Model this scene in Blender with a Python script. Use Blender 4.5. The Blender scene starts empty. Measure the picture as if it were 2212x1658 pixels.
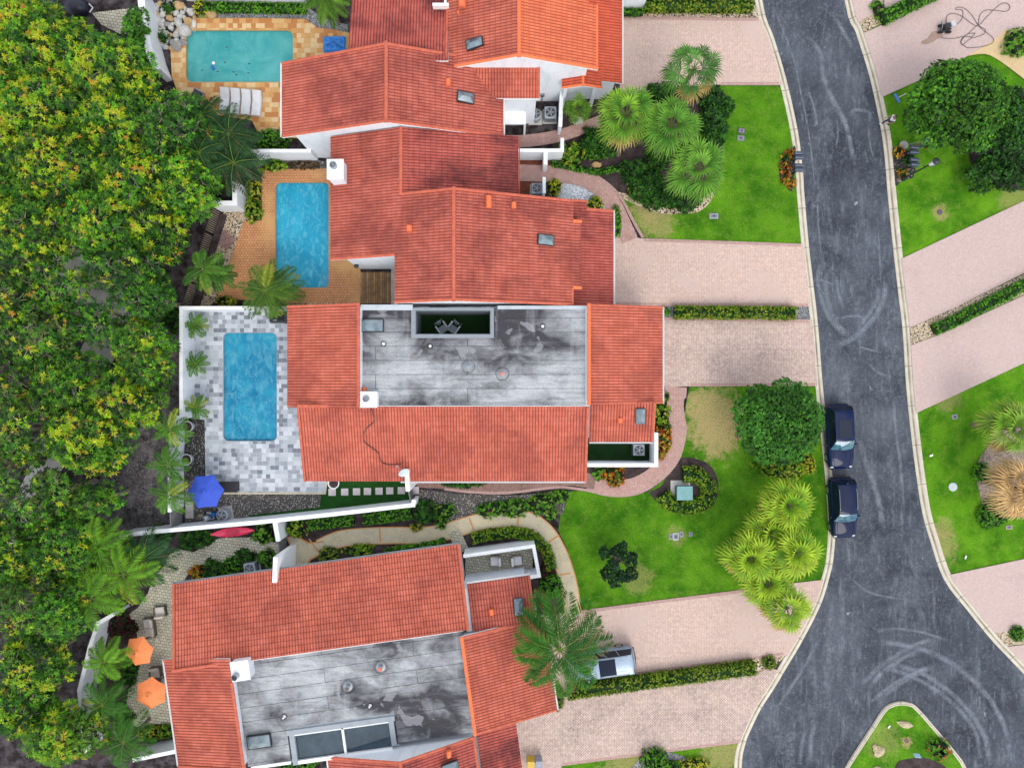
import bpy, bmesh, math, random
import numpy as np
from mathutils import Vector, Matrix, geometry
R = math.radians
random.seed(7)
RNG = np.random.default_rng(7)
scene = bpy.context.scene
COL = scene.collection

# ---------------------------------------------------------------- camera
H, S = 54.0, 1512.0          # flight height in metres, focal length in plan units
cam_data = bpy.data.cameras.new("camera")
cam_data.sensor_fit = 'HORIZONTAL'
cam_data.angle = 2 * math.atan(1105.5 / S)
cam_data.clip_end = 3000
cam = bpy.data.objects.new("camera", cam_data)
cam.location = (0, 0, H)
COL.objects.link(cam)
scene.camera = cam

# ---------------------------------------------------------------- world, sun, exposure
SUN_EL, SUN_AZ = R(52), R(158)       # azimuth clockwise from north (+Y)
world = bpy.data.worlds.new("World"); scene.world = world
world.use_nodes = True
wn = world.node_tree; wn.nodes.clear()
def wnode(t): return wn.nodes.new(t)
sky = wnode('ShaderNodeTexSky'); sky.sky_type = 'NISHITA'; sky.sun_disc = False
sky.sun_elevation = SUN_EL; sky.sun_rotation = SUN_AZ
wc = wnode('ShaderNodeTexCoord'); wno = wnode('ShaderNodeTexNoise')
wno.inputs['Scale'].default_value = 2.6; wno.inputs['Detail'].default_value = 8; wno.inputs['Roughness'].default_value = .6
wr = wnode('ShaderNodeValToRGB'); wr.color_ramp.elements[0].position = .40; wr.color_ramp.elements[1].position = .56
wm = wnode('ShaderNodeMix'); wm.data_type = 'RGBA'
wm.inputs['B'].default_value = (11, 11.2, 11.6, 1)
bg = wnode('ShaderNodeBackground'); bg.inputs['Strength'].default_value = 0.13
wo = wnode('ShaderNodeOutputWorld')
wn.links.new(wc.outputs['Generated'], wno.inputs['Vector']); wn.links.new(wno.outputs['Fac'], wr.inputs['Fac'])
wn.links.new(wr.outputs['Color'], wm.inputs['Factor']); wn.links.new(sky.outputs['Color'], wm.inputs['A'])
wn.links.new(wm.outputs['Result'], bg.inputs['Color']); wn.links.new(bg.outputs['Background'], wo.inputs['Surface'])
sun_data = bpy.data.lights.new("sun", 'SUN'); sun_data.energy = 1.3; sun_data.angle = R(28); sun_data.color = (1, .95, .87)
sun = bpy.data.objects.new("sun", sun_data); COL.objects.link(sun)
sd = Vector((math.sin(SUN_AZ) * math.cos(SUN_EL), math.cos(SUN_AZ) * math.cos(SUN_EL), math.sin(SUN_EL)))
sun.rotation_euler = sd.to_track_quat('Z', 'Y').to_euler()
scene.view_settings.view_transform = 'Standard'; scene.view_settings.look = 'None'
scene.view_settings.exposure = 0.27; scene.view_settings.gamma = 1.0

# ---------------------------------------------------------------- helpers
def W(u, v, z=0.0):
    return Vector(((u - 1105.5) * (H - z) / S, -(v - 829.0) * (H - z) / S, z))
def W2(u, v, z=0.0):
    p = W(u, v, z); return (p.x, p.y)
ORG = {}
def tag(o, label=None, cat=None, group=None, kind=None):
    if label: o['label'] = label
    if cat: o['category'] = cat
    if group: o['group'] = group
    if kind: o['kind'] = kind
    return o
def thing(name, label, cat, loc=(0, 0, 0), group=None):
    o = bpy.data.objects.new(name, None); COL.objects.link(o)
    o.location = loc; o.empty_display_size = .3
    ORG[o] = Vector(loc)
    return tag(o, label, cat, group)
def link_mesh(me, name, mats, parent=None, at=None):
    o = bpy.data.objects.new(name, me); COL.objects.link(o)
    for m in (mats if isinstance(mats, (list, tuple)) else [mats]): me.materials.append(m)
    if parent is not None:
        o.parent = parent; ORG[o] = ORG[parent]
        off = ORG[parent]
    elif at is not None:
        o.location = at; off = Vector(at); ORG[o] = off
    else:
        off = Vector((0, 0, 0)); ORG[o] = off
    if off.length > 0: me.transform(Matrix.Translation(-off))
    return o
def copy_tree(o, parent=None):
    c = o.copy(); COL.objects.link(c); c.parent = parent
    ORG[c] = ORG.get(o, Vector((0, 0, 0)))
    for ch in list(o.children): copy_tree(ch, c)
    return c
class MB:
    def __init__(s): s.v = []; s.f = []; s.mi = []; s.m = 0
    def add(s, vs, fs):
        b = len(s.v); s.v += [tuple(p) for p in vs]
        for f in fs: s.f.append([b + i for i in f]); s.mi.append(s.m)
        return s
    def box(s, c, d, rz=0.0, tilt=None):
        cx, cy, cz = c; a, b, h = d[0] / 2, d[1] / 2, d[2] / 2
        M = Matrix.Rotation(rz, 3, 'Z')
        if tilt is not None: M = M @ tilt
        vs = [Vector(c) + M @ Vector((x * a, y * b, z * h)) for z in (-1, 1) for x, y in ((-1, -1), (1, -1), (1, 1), (-1, 1))]
        return s.add(vs, [(3, 2, 1, 0), (4, 5, 6, 7), (0, 1, 5, 4), (1, 2, 6, 5), (2, 3, 7, 6), (3, 0, 4, 7)])
    def prism(s, poly, z0, z1):
        n = len(poly)
        a = sum(poly[i][0] * poly[(i + 1) % n][1] - poly[(i + 1) % n][0] * poly[i][1] for i in range(n))
        if a < 0: poly = poly[::-1]
        f0 = z0 if callable(z0) else (lambda x, y: z0); f1 = z1 if callable(z1) else (lambda x, y: z1)
        vs = [(p[0], p[1], f0(p[0], p[1])) for p in poly] + [(p[0], p[1], f1(p[0], p[1])) for p in poly]
        tris = geometry.tessellate_polygon([[Vector((p[0], p[1], 0)) for p in poly]])
        fs = []
        for t in tris:
            q = [poly[i] for i in t]
            ar = (q[1][0] - q[0][0]) * (q[2][1] - q[0][1]) - (q[2][0] - q[0][0]) * (q[1][1] - q[0][1])
            t = tuple(t) if ar > 0 else tuple(t[::-1])
            fs.append(tuple(n + i for i in t)); fs.append(tuple(t[::-1]))
        for i in range(n): fs.append((i, (i + 1) % n, n + (i + 1) % n, n + i))
        return s.add(vs, fs)
    def tube(s, pts, r, n=6, cap=True):
        pts = [Vector(p) for p in pts]; k = len(pts)
        rs = r if isinstance(r, (list, tuple)) else [r] * k
        vs = []; fs = []; up = Vector((0, 0, 1))
        for i, p in enumerate(pts):
            d = (pts[min(i + 1, k - 1)] - pts[max(i - 1, 0)])
            d = d.normalized() if d.length > 1e-9 else up
            a = d.cross(up if abs(d.z) < .95 else Vector((1, 0, 0))).normalized(); b = d.cross(a)
            for j in range(n):
                t = 2 * math.pi * j / n
                vs.append(p + (a * math.cos(t) + b * math.sin(t)) * rs[i])
        for i in range(k - 1):
            for j in range(n):
                fs.append((i * n + j, (i + 1) * n + j, (i + 1) * n + (j + 1) % n, i * n + (j + 1) % n))
        if cap: fs.append(tuple(range(n))); fs.append(tuple((k - 1) * n + j for j in range(n))[::-1])
        return s.add(vs, fs)
    def lathe(s, c, prof, n=16, M=None):
        vs = []; fs = []; c = Vector(c)
        for (r, z) in prof:
            for j in range(n):
                t = 2 * math.pi * j / n
                p = Vector((r * math.cos(t), r * math.sin(t), z))
                vs.append(c + (M @ p if M is not None else p))
        k = len(prof)
        for i in range(k - 1):
            for j in range(n): fs.append((i * n + j, i * n + (j + 1) % n, (i + 1) * n + (j + 1) % n, (i + 1) * n + j))
        fs.append(tuple(range(n))[::-1]); fs.append(tuple((k - 1) * n + j for j in range(n)))
        return s.add(vs, fs)
    def blob(s, c, r, n=10, k=6, jit=.15, rnd=random):
        c = Vector(c); vs = []; fs = []
        for i in range(1, k):
            ph = math.pi * i / k
            for j in range(n):
                t = 2 * math.pi * j / n; q = 1 + rnd.uniform(-jit, jit)
                vs.append(c + Vector((r[0] * math.sin(ph) * math.cos(t) * q, r[1] * math.sin(ph) * math.sin(t) * q, r[2] * math.cos(ph) * q)))
        b = len(vs); vs += [c + Vector((0, 0, r[2])), c - Vector((0, 0, r[2]))]
        for i in range(k - 2):
            for j in range(n): fs.append((i * n + j, (i + 1) * n + j, (i + 1) * n + (j + 1) % n, i * n + (j + 1) % n))
        for j in range(n):
            fs.append((b, j, (j + 1) % n)); fs.append((b + 1, (k - 2) * n + (j + 1) % n, (k - 2) * n + j))
        return s.add(vs, fs)
    def build(s, name, mats, parent=None, smooth=False, at=None, bevel=0):
        me = bpy.data.meshes.new(name); me.from_pydata(s.v, [], s.f)
        if any(s.mi): me.polygons.foreach_set('material_index', s.mi)
        if smooth: me.polygons.foreach_set('use_smooth', [True] * len(me.polygons))
        me.update()
        o = link_mesh(me, name, mats, parent, at)
        if bevel:
            b = o.modifiers.new('bevel', 'BEVEL'); b.width = bevel; b.segments = 2; b.limit_method = 'ANGLE'
        return o
def smooth_loop(P, n=5, closed=True):
    out = []; k = len(P)
    rng = range(k) if closed else range(k - 1)
    for i in rng:
        g = (lambda j: P[j % k]) if closed else (lambda j: P[min(max(j, 0), k - 1)])
        p0, p1, p2, p3 = g(i - 1), g(i), g(i + 1), g(i + 2)
        for q in range(n):
            t = q / n
            out.append(tuple(.5 * (2 * p1[a] + (p2[a] - p0[a]) * t + (2 * p0[a] - 5 * p1[a] + 4 * p2[a] - p3[a]) * t * t + (3 * p1[a] - p0[a] - 3 * p2[a] + p3[a]) * t ** 3) for a in range(len(p1))))
    if not closed: out.append(tuple(P[-1]))
    return out
def tess(loops, z):
    allp = [Vector((p[0], p[1], z)) for l in loops for p in l]
    tris = geometry.tessellate_polygon([[Vector((p[0], p[1], 0)) for p in l] for l in loops])
    fs = []
    for t in tris:
        a, b, c = [allp[i] for i in t]
        if (b - a).cross(c - a).z < 0: t = t[::-1]
        fs.append(tuple(t))
    return allp, fs
ZL = [0.006]
def sheet(name, loops_uv, mat, z=None, kind='structure', world=False, label=None, cat=None, group=None, parent=None, jit=0):
    if z is None: ZL[0] += .0013; z = ZL[0]
    if isinstance(loops_uv[0][0], (int, float)): loops_uv = [loops_uv]
    loops = [[(p[0], p[1]) if world else W2(p[0], p[1]) for p in l] for l in loops_uv]
    if jit:
        nl = []
        for i, p in enumerate(loops[0]):
            q = loops[0][(i + 1) % len(loops[0])]; d = math.hypot(q[0] - p[0], q[1] - p[1]); k = max(1, min(200, int(d / .25)))
            for j in range(k):
                t = j / k; nl.append((p[0] + (q[0] - p[0]) * t + random.uniform(-jit, jit), p[1] + (q[1] - p[1]) * t + random.uniform(-jit, jit)))
        loops[0] = nl
    vs, fs = tess(loops, z)
    m = MB(); m.add(vs, fs)
    o = m.build(name, mat, parent)
    if parent is None: tag(o, label, cat, group, kind)
    return o
def ribbon(name, pts_uv, wid, mat, z=None, kind='structure', prof=None):
    """a strip along a centre line (plan units), wid in metres (number or list)"""
    if z is None: ZL[0] += .0013; z = ZL[0]
    P = [Vector(W2(*p)) for p in pts_uv]; n = len(P)
    ws = wid if isinstance(wid, (list, tuple)) else [wid] * n
    vs = []; fs = []
    for i, p in enumerate(P):
        d = (P[min(i + 1, n - 1)] - P[max(i - 1, 0)]).normalized(); q = Vector((-d.y, d.x))
        for s_ in (.5, -.5): a = p + q * ws[i] * s_; vs.append((a.x, a.y, z))
    for i in range(n - 1): fs.append((2 * i, 2 * i + 1, 2 * i + 3, 2 * i + 2))
    o = MB().add(vs, fs).build(name, mat)
    return tag(o, kind=kind)

# ---------------------------------------------------------------- materials
class Mat:
    def __init__(s, name, rough=.7, spec=.5, metal=0):
        s.mat = bpy.data.materials.new(name); s.mat.use_nodes = True; s.nt = s.mat.node_tree
        s.b = s.nt.nodes['Principled BSDF']; s.out = s.nt.nodes['Material Output']
        s.b.inputs['Roughness'].default_value = rough; s.b.inputs['Metallic'].default_value = metal
        s.b.inputs['Specular IOR Level'].default_value = spec
        s._co = None
    def n(s, t, **k):
        nd = s.nt.nodes.new(t)
        for a, b in k.items(): setattr(nd, a, b)
        return nd
    def set(s, inp, v):
        if hasattr(v, 'is_output') or isinstance(v, bpy.types.NodeSocket): s.nt.links.new(v, inp)
        else: inp.default_value = (*v, 1) if isinstance(v, tuple) and len(v) == 3 and inp.type == 'RGBA' else v
    @property
    def co(s):
        if s._co is None: s._co = s.n('ShaderNodeNewGeometry').outputs['Position']
        return s._co
    def map(s, rot=0, scale=(1, 1, 1), loc=(0, 0, 0), src=None):
        m = s.n('ShaderNodeMapping'); s.set(m.inputs['Vector'], src or s.co)
        m.inputs['Rotation'].default_value = (0, 0, rot); m.inputs['Scale'].default_value = scale; m.inputs['Location'].default_value = loc
        return m.outputs['Vector']
    def noise(s, scale, detail=4, rough=.55, vec=None, dist=0):
        n = s.n('ShaderNodeTexNoise'); s.set(n.inputs['Vector'], vec or s.co)
        n.inputs['Scale'].default_value = scale; n.inputs['Detail'].default_value = detail; n.inputs['Roughness'].default_value = rough
        n.inputs['Distortion'].default_value = dist
        return n.outputs['Fac']
    def voro(s, scale, vec=None, feat='F1', out='Distance'):
        n = s.n('ShaderNodeTexVoronoi', feature=feat); s.set(n.inputs['Vector'], vec or s.co); n.inputs['Scale'].default_value = scale
        return n.outputs[out]
    def ramp(s, f, a, b, ca=0., cb=1.):
        n = s.n('ShaderNodeMapRange'); s.set(n.inputs['Value'], f)
        n.inputs['From Min'].default_value = a; n.inputs['From Max'].default_value = b
        n.inputs['To Min'].default_value = ca; n.inputs['To Max'].default_value = cb; n.clamp = True
        return n.outputs['Result']
    def mix(s, f, a, b, mode='MIX'):
        n = s.n('ShaderNodeMix', data_type='RGBA', blend_type=mode)
        s.set(n.inputs['Factor'], f); s.set(n.inputs['A'], a); s.set(n.inputs['B'], b)
        return n.outputs['Result']
    def math(s, op, a, b=None):
        n = s.n('ShaderNodeMath', operation=op); s.set(n.inputs[0], a)
        if b is not None: s.set(n.inputs[1], b)
        return n.outputs[0]
    def mul(s, col, f):
        n = s.n('ShaderNodeVectorMath', operation='SCALE'); s.set(n.inputs[0], col); s.set(n.inputs['Scale'], f)
        return n.outputs[0]
    def bump(s, h, dist=.02, st=1.):
        n = s.n('ShaderNodeBump'); s.set(n.inputs['Height'], h); n.inputs['Distance'].default_value = dist; n.inputs['Strength'].default_value = st
        s.set(s.b.inputs['Normal'], n.outputs['Normal']); return s
    def col(s, c): s.set(s.b.inputs['Base Color'], c); return s
def plain(name, c, rough=.5, metal=0, spec=.5, var=.12, sc=3., coat=0):
    m = Mat(name, rough, spec, metal)
    f = m.noise(sc, 5, .6)
    m.col(m.mul(m.mix(0., c, c), m.ramp(f, .3, .7, 1 - var, 1 + var)))
    if coat: m.b.inputs['Coat Weight'].default_value = coat; m.b.inputs['Coat Roughness'].default_value = .04
    return m.mat
def two(name, c1, c2, scale, rough=.9, lo=.35, hi=.65, det=6, bump=0, bs=None, fine=None):
    m = Mat(name, rough, .3)
    f = m.noise(scale, det, .65)
    c = m.mix(m.ramp(f, lo, hi), c1, c2)
    fn = m.noise(bs or scale * 12, 3, .6)
    c = m.mul(c, m.ramp(fn, .25, .75, 1 - (fine or .2), 1 + (fine or .2)))
    m.col(c)
    if bump: m.bump(fn, bump)
    return m.mat
def pebble(name, cols, scale, mortar=(.05, .045, .04), rough=.85, dark=.5):
    """loose stones: one colour per cell, dark between them"""
    m = Mat(name, rough, .3)
    v = m.n('ShaderNodeTexVoronoi'); m.set(v.inputs['Vector'], m.co); v.inputs['Scale'].default_value = scale
    sep = m.n('ShaderNodeSeparateColor'); m.set(sep.inputs[0], v.outputs['Color'])
    cr = m.n('ShaderNodeValToRGB'); m.set(cr.inputs['Fac'], sep.outputs[0]); e = cr.color_ramp
    e.interpolation = 'CONSTANT'
    for i, c in enumerate(cols):
        el = e.elements[i] if i < 2 else e.elements.new(0)
        el.position = i / len(cols); el.color = (*c, 1)
    c = m.mix(m.ramp(v.outputs['Distance'], dark, dark + .25), cr.outputs['Color'], mortar)
    big = m.noise(.5, 3)
    m.col(m.mul(c, m.ramp(big, .3, .7, .75, 1.2)))
    m.bump(v.outputs['Distance'], -.03, .7)
    return m.mat
def pavers(name, c1, c2, mortar, bw=.28, bh=.14, rot=R(45), dirt=(.2, .15, .13), dirt_lo=.55, blotch=.5, herring=True, rough=.85, ms=.012, cc=None):
    m = Mat(name, rough, .3)
    def brick(r):
        b = m.n('ShaderNodeTexBrick'); m.set(b.inputs['Vector'], m.map(r))
        b.inputs['Color1'].default_value = (*c1, 1); b.inputs['Color2'].default_value = (*c2, 1); b.inputs['Mortar'].default_value = (*mortar, 1)
        b.inputs['Scale'].default_value = 1; b.inputs['Brick Width'].default_value = bw; b.inputs['Row Height'].default_value = bh
        b.inputs['Mortar Size'].default_value = ms; b.inputs['Mortar Smooth'].default_value = .4; b.inputs['Bias'].default_value = 0
        return b
    a = brick(rot); c = a.outputs['Color']; h = a.outputs['Fac']
    if herring:
        b = brick(rot + R(90))
        ch = m.n('ShaderNodeTexChecker'); m.set(ch.inputs['Vector'], m.map(rot)); ch.inputs['Scale'].default_value = 1 / (bw * 1.0)
        c = m.mix(ch.outputs['Fac'], a.outputs['Color'], b.outputs['Color'])
    f = m.noise(blotch, 6, .65); g = m.noise(7, 5, .7)
    c = m.mul(c, m.ramp(g, .25, .75, .82, 1.14))
    k = m.math('MULTIPLY', m.ramp(f, dirt_lo, dirt_lo + .22), m.ramp(m.noise(6.5, 5, .9), .44, .60, .0, .85))
    c = m.mix(k, c, dirt)
    if cc is not None: c = m.mix(m.ramp(m.noise(.35, 4), .5, .7), c, cc)
    c = m.mix(m.math('MULTIPLY', m.math('GREATER_THAN', m.noise(5.5, 2, .5, m.map(0, (1, 1, 1), (7, 3, 0))), .765), .55), c, tuple(x * .5 for x in dirt))
    m.col(c); m.bump(h, -.004)
    return m.mat

def lawn_mat(name, hi=1.0, patches=(), pc=(.46, .35, .16)):
    m = Mat(name, .95, .1)
    f = m.noise(.45, 5, .6); g = m.noise(9, 5, .75); k = m.noise(38, 3, .8)
    c = m.mix(m.ramp(f, .35, .68), (.035 * hi, .145 * hi, .005), (.125 * hi, .32 * hi, .012))
    c = m.mix(m.math('MULTIPLY', m.ramp(m.noise(1.7, 6, .75), .48, .68), .55), c, (.19 * hi, .30 * hi, .035))
    c = m.mul(c, m.ramp(g, .28, .72, .60, 1.34)); c = m.mul(c, m.ramp(k, .3, .7, .45, 1.55))
    sp = m.math('GREATER_THAN', m.noise(16, 1, .5), .76)
    c = m.mix(m.math('MULTIPLY', sp, .6), c, (.5, .5, .38))
    for (u, v, r, st) in patches:      # worn, dry patches of turf
        p = W(u, v)
        d = m.n('ShaderNodeVectorMath', operation='DISTANCE'); m.set(d.inputs[0], m.co); d.inputs[1].default_value = p
        dd = m.math('ADD', d.outputs['Value'], m.math('MULTIPLY', m.math('SUBTRACT', m.noise(1.6, 6, .7), .5), r * 2.2))
        c = m.mix(m.math('MULTIPLY', m.ramp(dd, r, r * .55), m.math('MULTIPLY', m.ramp(m.noise(9, 4, .8), .38, .52, .12, 1.), st)), c, pc)
    m.col(c); m.bump(k, .05)
    return m.mat
def leaf_mat(name, rough=.45):
    m = Mat(name, rough, .22)
    a = m.n('ShaderNodeAttribute', attribute_name='leafcol')
    f = m.noise(1.3, 3)
    c = m.mul(a.outputs['Color'], m.ramp(f, .3, .7, .8, 1.2))
    m.col(c)
    t = m.n('ShaderNodeBsdfTranslucent'); m.set(t.inputs['Color'], c)
    mx = m.n('ShaderNodeMixShader'); mx.inputs[0].default_value = .22
    m.nt.links.new(m.b.outputs[0], mx.inputs[1]); m.nt.links.new(t.outputs[0], mx.inputs[2]); m.nt.links.new(mx.outputs[0], m.out.inputs['Surface'])
    return m.mat
def tile_mat(name, c1, c2, dark, dirt=.5, ds=.35, em=1.):
    m = Mat(name, .75, .3)
    a = m.n('ShaderNodeAttribute', attribute_name='tile')
    fl = m.n('ShaderNodeVectorMath', operation='FLOOR'); m.set(fl.inputs[0], a.outputs['Vector'])
    wnz = m.n('ShaderNodeTexWhiteNoise', noise_dimensions='2D'); m.set(wnz.inputs['Vector'], fl.outputs[0])
    fr = m.n('ShaderNodeVectorMath', operation='FRACTION'); m.set(fr.inputs[0], a.outputs['Vector'])
    sp = m.n('ShaderNodeSeparateXYZ'); m.set(sp.inputs[0], fr.outputs[0])
    c = m.mix(m.ramp(m.noise(1.4, 5, .6), .35, .65), c1, c2)
    c = m.mul(c, m.ramp(wnz.outputs['Value'], 0, 1, .90, 1.08))
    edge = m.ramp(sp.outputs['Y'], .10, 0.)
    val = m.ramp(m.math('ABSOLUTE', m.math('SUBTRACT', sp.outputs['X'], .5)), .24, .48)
    n1 = m.noise(ds, 6, .62, dist=.4); n2 = m.noise(3.2, 5, .75)
    grime = m.math('MULTIPLY', m.ramp(n1, .46, .60), m.ramp(n2, .25, .7, .35, 1.))
    g = m.math('MULTIPLY', grime, dirt)
    j = m.math('MAXIMUM', m.math('MULTIPLY', edge, .72 * em), m.math('MULTIPLY', val, .80))  # joint dirt, plus the shade of edges and rib valleys painted into the colour
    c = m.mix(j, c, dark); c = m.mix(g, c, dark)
    c = m.mix(m.math('MULTIPLY', m.math('GREATER_THAN', m.noise(7.5, 2), .72), .5), c, dark)
    m.col(c)
    return m.mat
def flat_roof_mat(name, rot, seed):
    m = Mat(name, .8, .3)
    v = m.map(rot, (1, 1, 1), (seed, seed * 2, 0)); vs = m.map(rot, (.6, 1.0, 1), (seed, seed, 0))
    n1 = m.noise(.20, 4, .55, vs, .3); n2 = m.noise(.8, 7, .72, vs, .5); n3 = m.noise(9, 4, .7, v)
    a = m.math('ADD', m.math('MULTIPLY', n1, .66), m.math('MULTIPLY', n2, .34))
    c = m.mix(m.ramp(a, .43, .58), (.44, .455, .47), (.050, .047, .055))
    c = m.mix(m.math('MULTIPLY', m.ramp(m.noise(1.6, 5, .7, m.map(rot, (.25, 1.6, 1))), .5, .72), .45), c, (.16, .16, .18))
    pk = m.math('MULTIPLY', m.ramp(m.noise(.75, 2, .5, v, .4), .63, .64), m.ramp(a, .48, .54))
    c = m.mix(m.math('MULTIPLY', pk, .5), c, (.36, .36, .38))
    c = m.mix(m.math('MULTIPLY', m.ramp(m.noise(1.3, 8, .8, m.map(rot, (.22, 2.4, 1), (seed, 0, 0))), .50, .64), .38), c, (.055, .052, .06))
    c = m.mix(m.math('MULTIPLY', m.ramp(m.noise(.5, 3, .6, m.map(rot, (1.6, .25, 1), (0, seed, 0))), .58, .72), .35), c, (.50, .52, .54))
    c = m.mul(c, m.ramp(n3, .3, .7, .82, 1.15))
    b = m.n('ShaderNodeTexBrick'); m.set(b.inputs['Vector'], v); b.offset = .37
    b.inputs['Color1'].default_value = (0, 0, 0, 1); b.inputs['Color2'].default_value = (0, 0, 0, 1); b.inputs['Mortar'].default_value = (1, 1, 1, 1)
    b.inputs['Scale'].default_value = 1; b.inputs['Brick Width'].default_value = 17.3; b.inputs['Row Height'].default_value = .98; b.inputs['Mortar Size'].default_value = .022
    k = m.math('MULTIPLY', b.outputs['Fac'], m.ramp(m.noise(2.2, 4, .7, v), .35, .6, .35, 1.))
    c = m.mix(k, c, (.03, .03, .035)); m.col(c)
    return m.mat

GREY_ROOF = flat_roof_mat('weathered_roof_membrane', 0, 3.1)
GREY_ROOF5 = flat_roof_mat('weathered_roof_membrane_rotated', -R(8), 9.4)
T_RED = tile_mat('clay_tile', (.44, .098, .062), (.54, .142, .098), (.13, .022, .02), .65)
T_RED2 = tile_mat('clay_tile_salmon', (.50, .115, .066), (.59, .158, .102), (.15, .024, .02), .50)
T_DARK = tile_mat('clay_tile_stained', (.40, .078, .055), (.50, .115, .085), (.075, .014, .018), .95, .25)
T_ORANGE = tile_mat('clay_tile_orange', (.65, .145, .062), (.73, .19, .085), (.22, .03, .018), .2)
T_ORANGE2 = tile_mat('clay_tile_orange_low', (.58, .095, .045), (.66, .125, .06), (.2, .025, .015), .4)
CAP = two('clay_ridge_cap', (.58, .145, .082), (.45, .10, .062), 2.5, .7)
CAP_O = two('clay_ridge_cap_orange', (.86, .20, .07), (.76, .16, .07), 2.5, .7)
def white_wall(name, c=(.80, .83, .87)):
    m = Mat(name, .8, .3); v = m.map(0, (1.2, 1.2, .3))
    f = m.noise(1.1, 6, .65, v)
    m.col(m.mul(m.mix(m.ramp(f, .5, .75), c, (c[0] * .8, c[1] * .82, c[2] * .84)), m.ramp(m.noise(6, 4, .7), .3, .7, .95, 1.04)))
    m.bump(m.noise(30, 3), .004); return m.mat
WALL = white_wall('white_stucco')
WALL_TOP = white_wall('white_coping', (.88, .89, .9))
WHITE = plain('white_paint', (.85, .85, .85), .45, var=.05)
GREYM = plain('grey_metal', (.33, .35, .38), .35, .7, var=.1)
DARKM = plain('dark_metal', (.035, .037, .042), .4, .4)
BLACK = plain('black_paint', (.012, .012, .014), .35)
GLASS = Mat('skylight_dome', .12, .8); GLASS.col(GLASS.mix(GLASS.ramp(GLASS.noise(1.5, 3), .35, .65), (.05, .09, .12), (.17, .24, .27))); GLASS.b.inputs['Coat Weight'].default_value = 1; GLASS = GLASS.mat
ASPH = Mat('asphalt', .85, .3)
m = ASPH
v = m.map(R(8), (1, .28, 1))
n1 = m.noise(.22, 7, .66, None, .5); n2 = m.noise(.5, 8, .76, v, .5); n3 = m.noise(30, 3, .7); n4 = m.noise(3.2, 5, .8)
c = m.mix(m.ramp(n1, .36, .66), (.026, .031, .043), (.080, .091, .112))
c = m.mix(m.math('MULTIPLY', m.ramp(m.noise(4.5, 9, .85), .52, .66), .40), c, (.30, .34, .39))
c = m.mix(m.math('MULTIPLY', m.ramp(m.noise(1.1, 8, .8, m.map(R(6), (2.2, .35, 1))), .54, .66), .30), c, (.30, .34, .39))
c = m.mix(m.math('MULTIPLY', m.ramp(m.voro(.55, m.map(R(10), (1, .6, 1), (3, 1, 0)), 'DISTANCE_TO_EDGE'), .012, .0), m.ramp(m.noise(.4, 3), .50, .60, 0, .6)), c, (.015, .016, .02))
c = m.mix(m.math('MULTIPLY', m.ramp(n2, .50, .72), m.ramp(n4, .38, .66, .05, .75)), c, (.25, .275, .31))
v3 = m.noise(1.9, 3, .5, None, .5)
c = m.mix(m.math('MULTIPLY', m.ramp(v3, .72, .76), .5), c, (.42, .45, .48))
c = m.mul(c, m.ramp(n3, .3, .7, .78, 1.25))
sp = m.math('GREATER_THAN', m.noise(11, 2, .5), .74)
c = m.mix(m.math('MULTIPLY', sp, .45), c, (.55, .57, .58))
m.col(c); m.bump(n3, .008); ASPH = m.mat
KERB = Mat('kerb_concrete', .85, .3)
m = KERB
a = m.n('ShaderNodeAttribute', attribute_name='tile'); sp = m.n('ShaderNodeSeparateXYZ'); m.set(sp.inputs[0], a.outputs['Vector'])
c = m.mix(m.ramp(m.noise(1.2, 6, .7), .35, .7), (.66, .60, .48), (.50, .45, .36))
gut = m.math('MULTIPLY', m.ramp(m.math('ABSOLUTE', m.math('SUBTRACT', sp.outputs['X'], .55)), .17, .05), m.ramp(m.noise(.55, 6, .7), .3, .62, .35, 1.))
c = m.mix(m.math('MULTIPLY', gut, .85), c, (.13, .105, .075))
fr = m.math('FRACT', sp.outputs['Y']); c = m.mix(m.math('MULTIPLY', m.math('LESS_THAN', fr, .017), .7), c, (.10, .08, .06))
m.col(m.mul(c, m.ramp(m.noise(14, 4, .7), .3, .7, .85, 1.12))); KERB = m.mat
ZL[0] = .006
DRIVE = pavers('driveway_pavers', (.68, .50, .425), (.58, .42, .355), (.34, .25, .215), dirt=(.24, .19, .18), dirt_lo=.58, cc=(.56, .42, .37))
DRIVE2 = pavers('driveway_pavers_worn', (.68, .515, .435), (.52, .385, .33), (.22, .165, .15), dirt=(.14, .12, .125), dirt_lo=.47, blotch=.33)
PATHP = pavers('path_pavers', (.56, .36, .31), (.47, .27, .235), (.25, .18, .16), dirt=(.13, .09, .08), dirt_lo=.55)
PATHD = pavers('path_pavers_mossy', (.36, .215, .18), (.29, .16, .135), (.12, .09, .075), dirt=(.10, .075, .055), dirt_lo=.42)
BORDER = pavers('soldier_course', (.54, .36, .31), (.46, .29, .255), (.30, .2, .18), .1, .2, 0, herring=False)
BEIGE = pavers('beige_pavers', (.58, .55, .43), (.45, .42, .32), (.12, .10, .07), .3, .22, R(8), dirt=(.10, .08, .05), dirt_lo=.5, herring=False, ms=.018)
BRICKDECK = pavers('terracotta_pool_pavers', (.63, .31, .14), (.54, .25, .11), (.25, .10, .045), .22, .2, 0, dirt=(.20, .07, .03), dirt_lo=.6, herring=False, ms=.016, cc=(.60, .35, .14))
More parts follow.
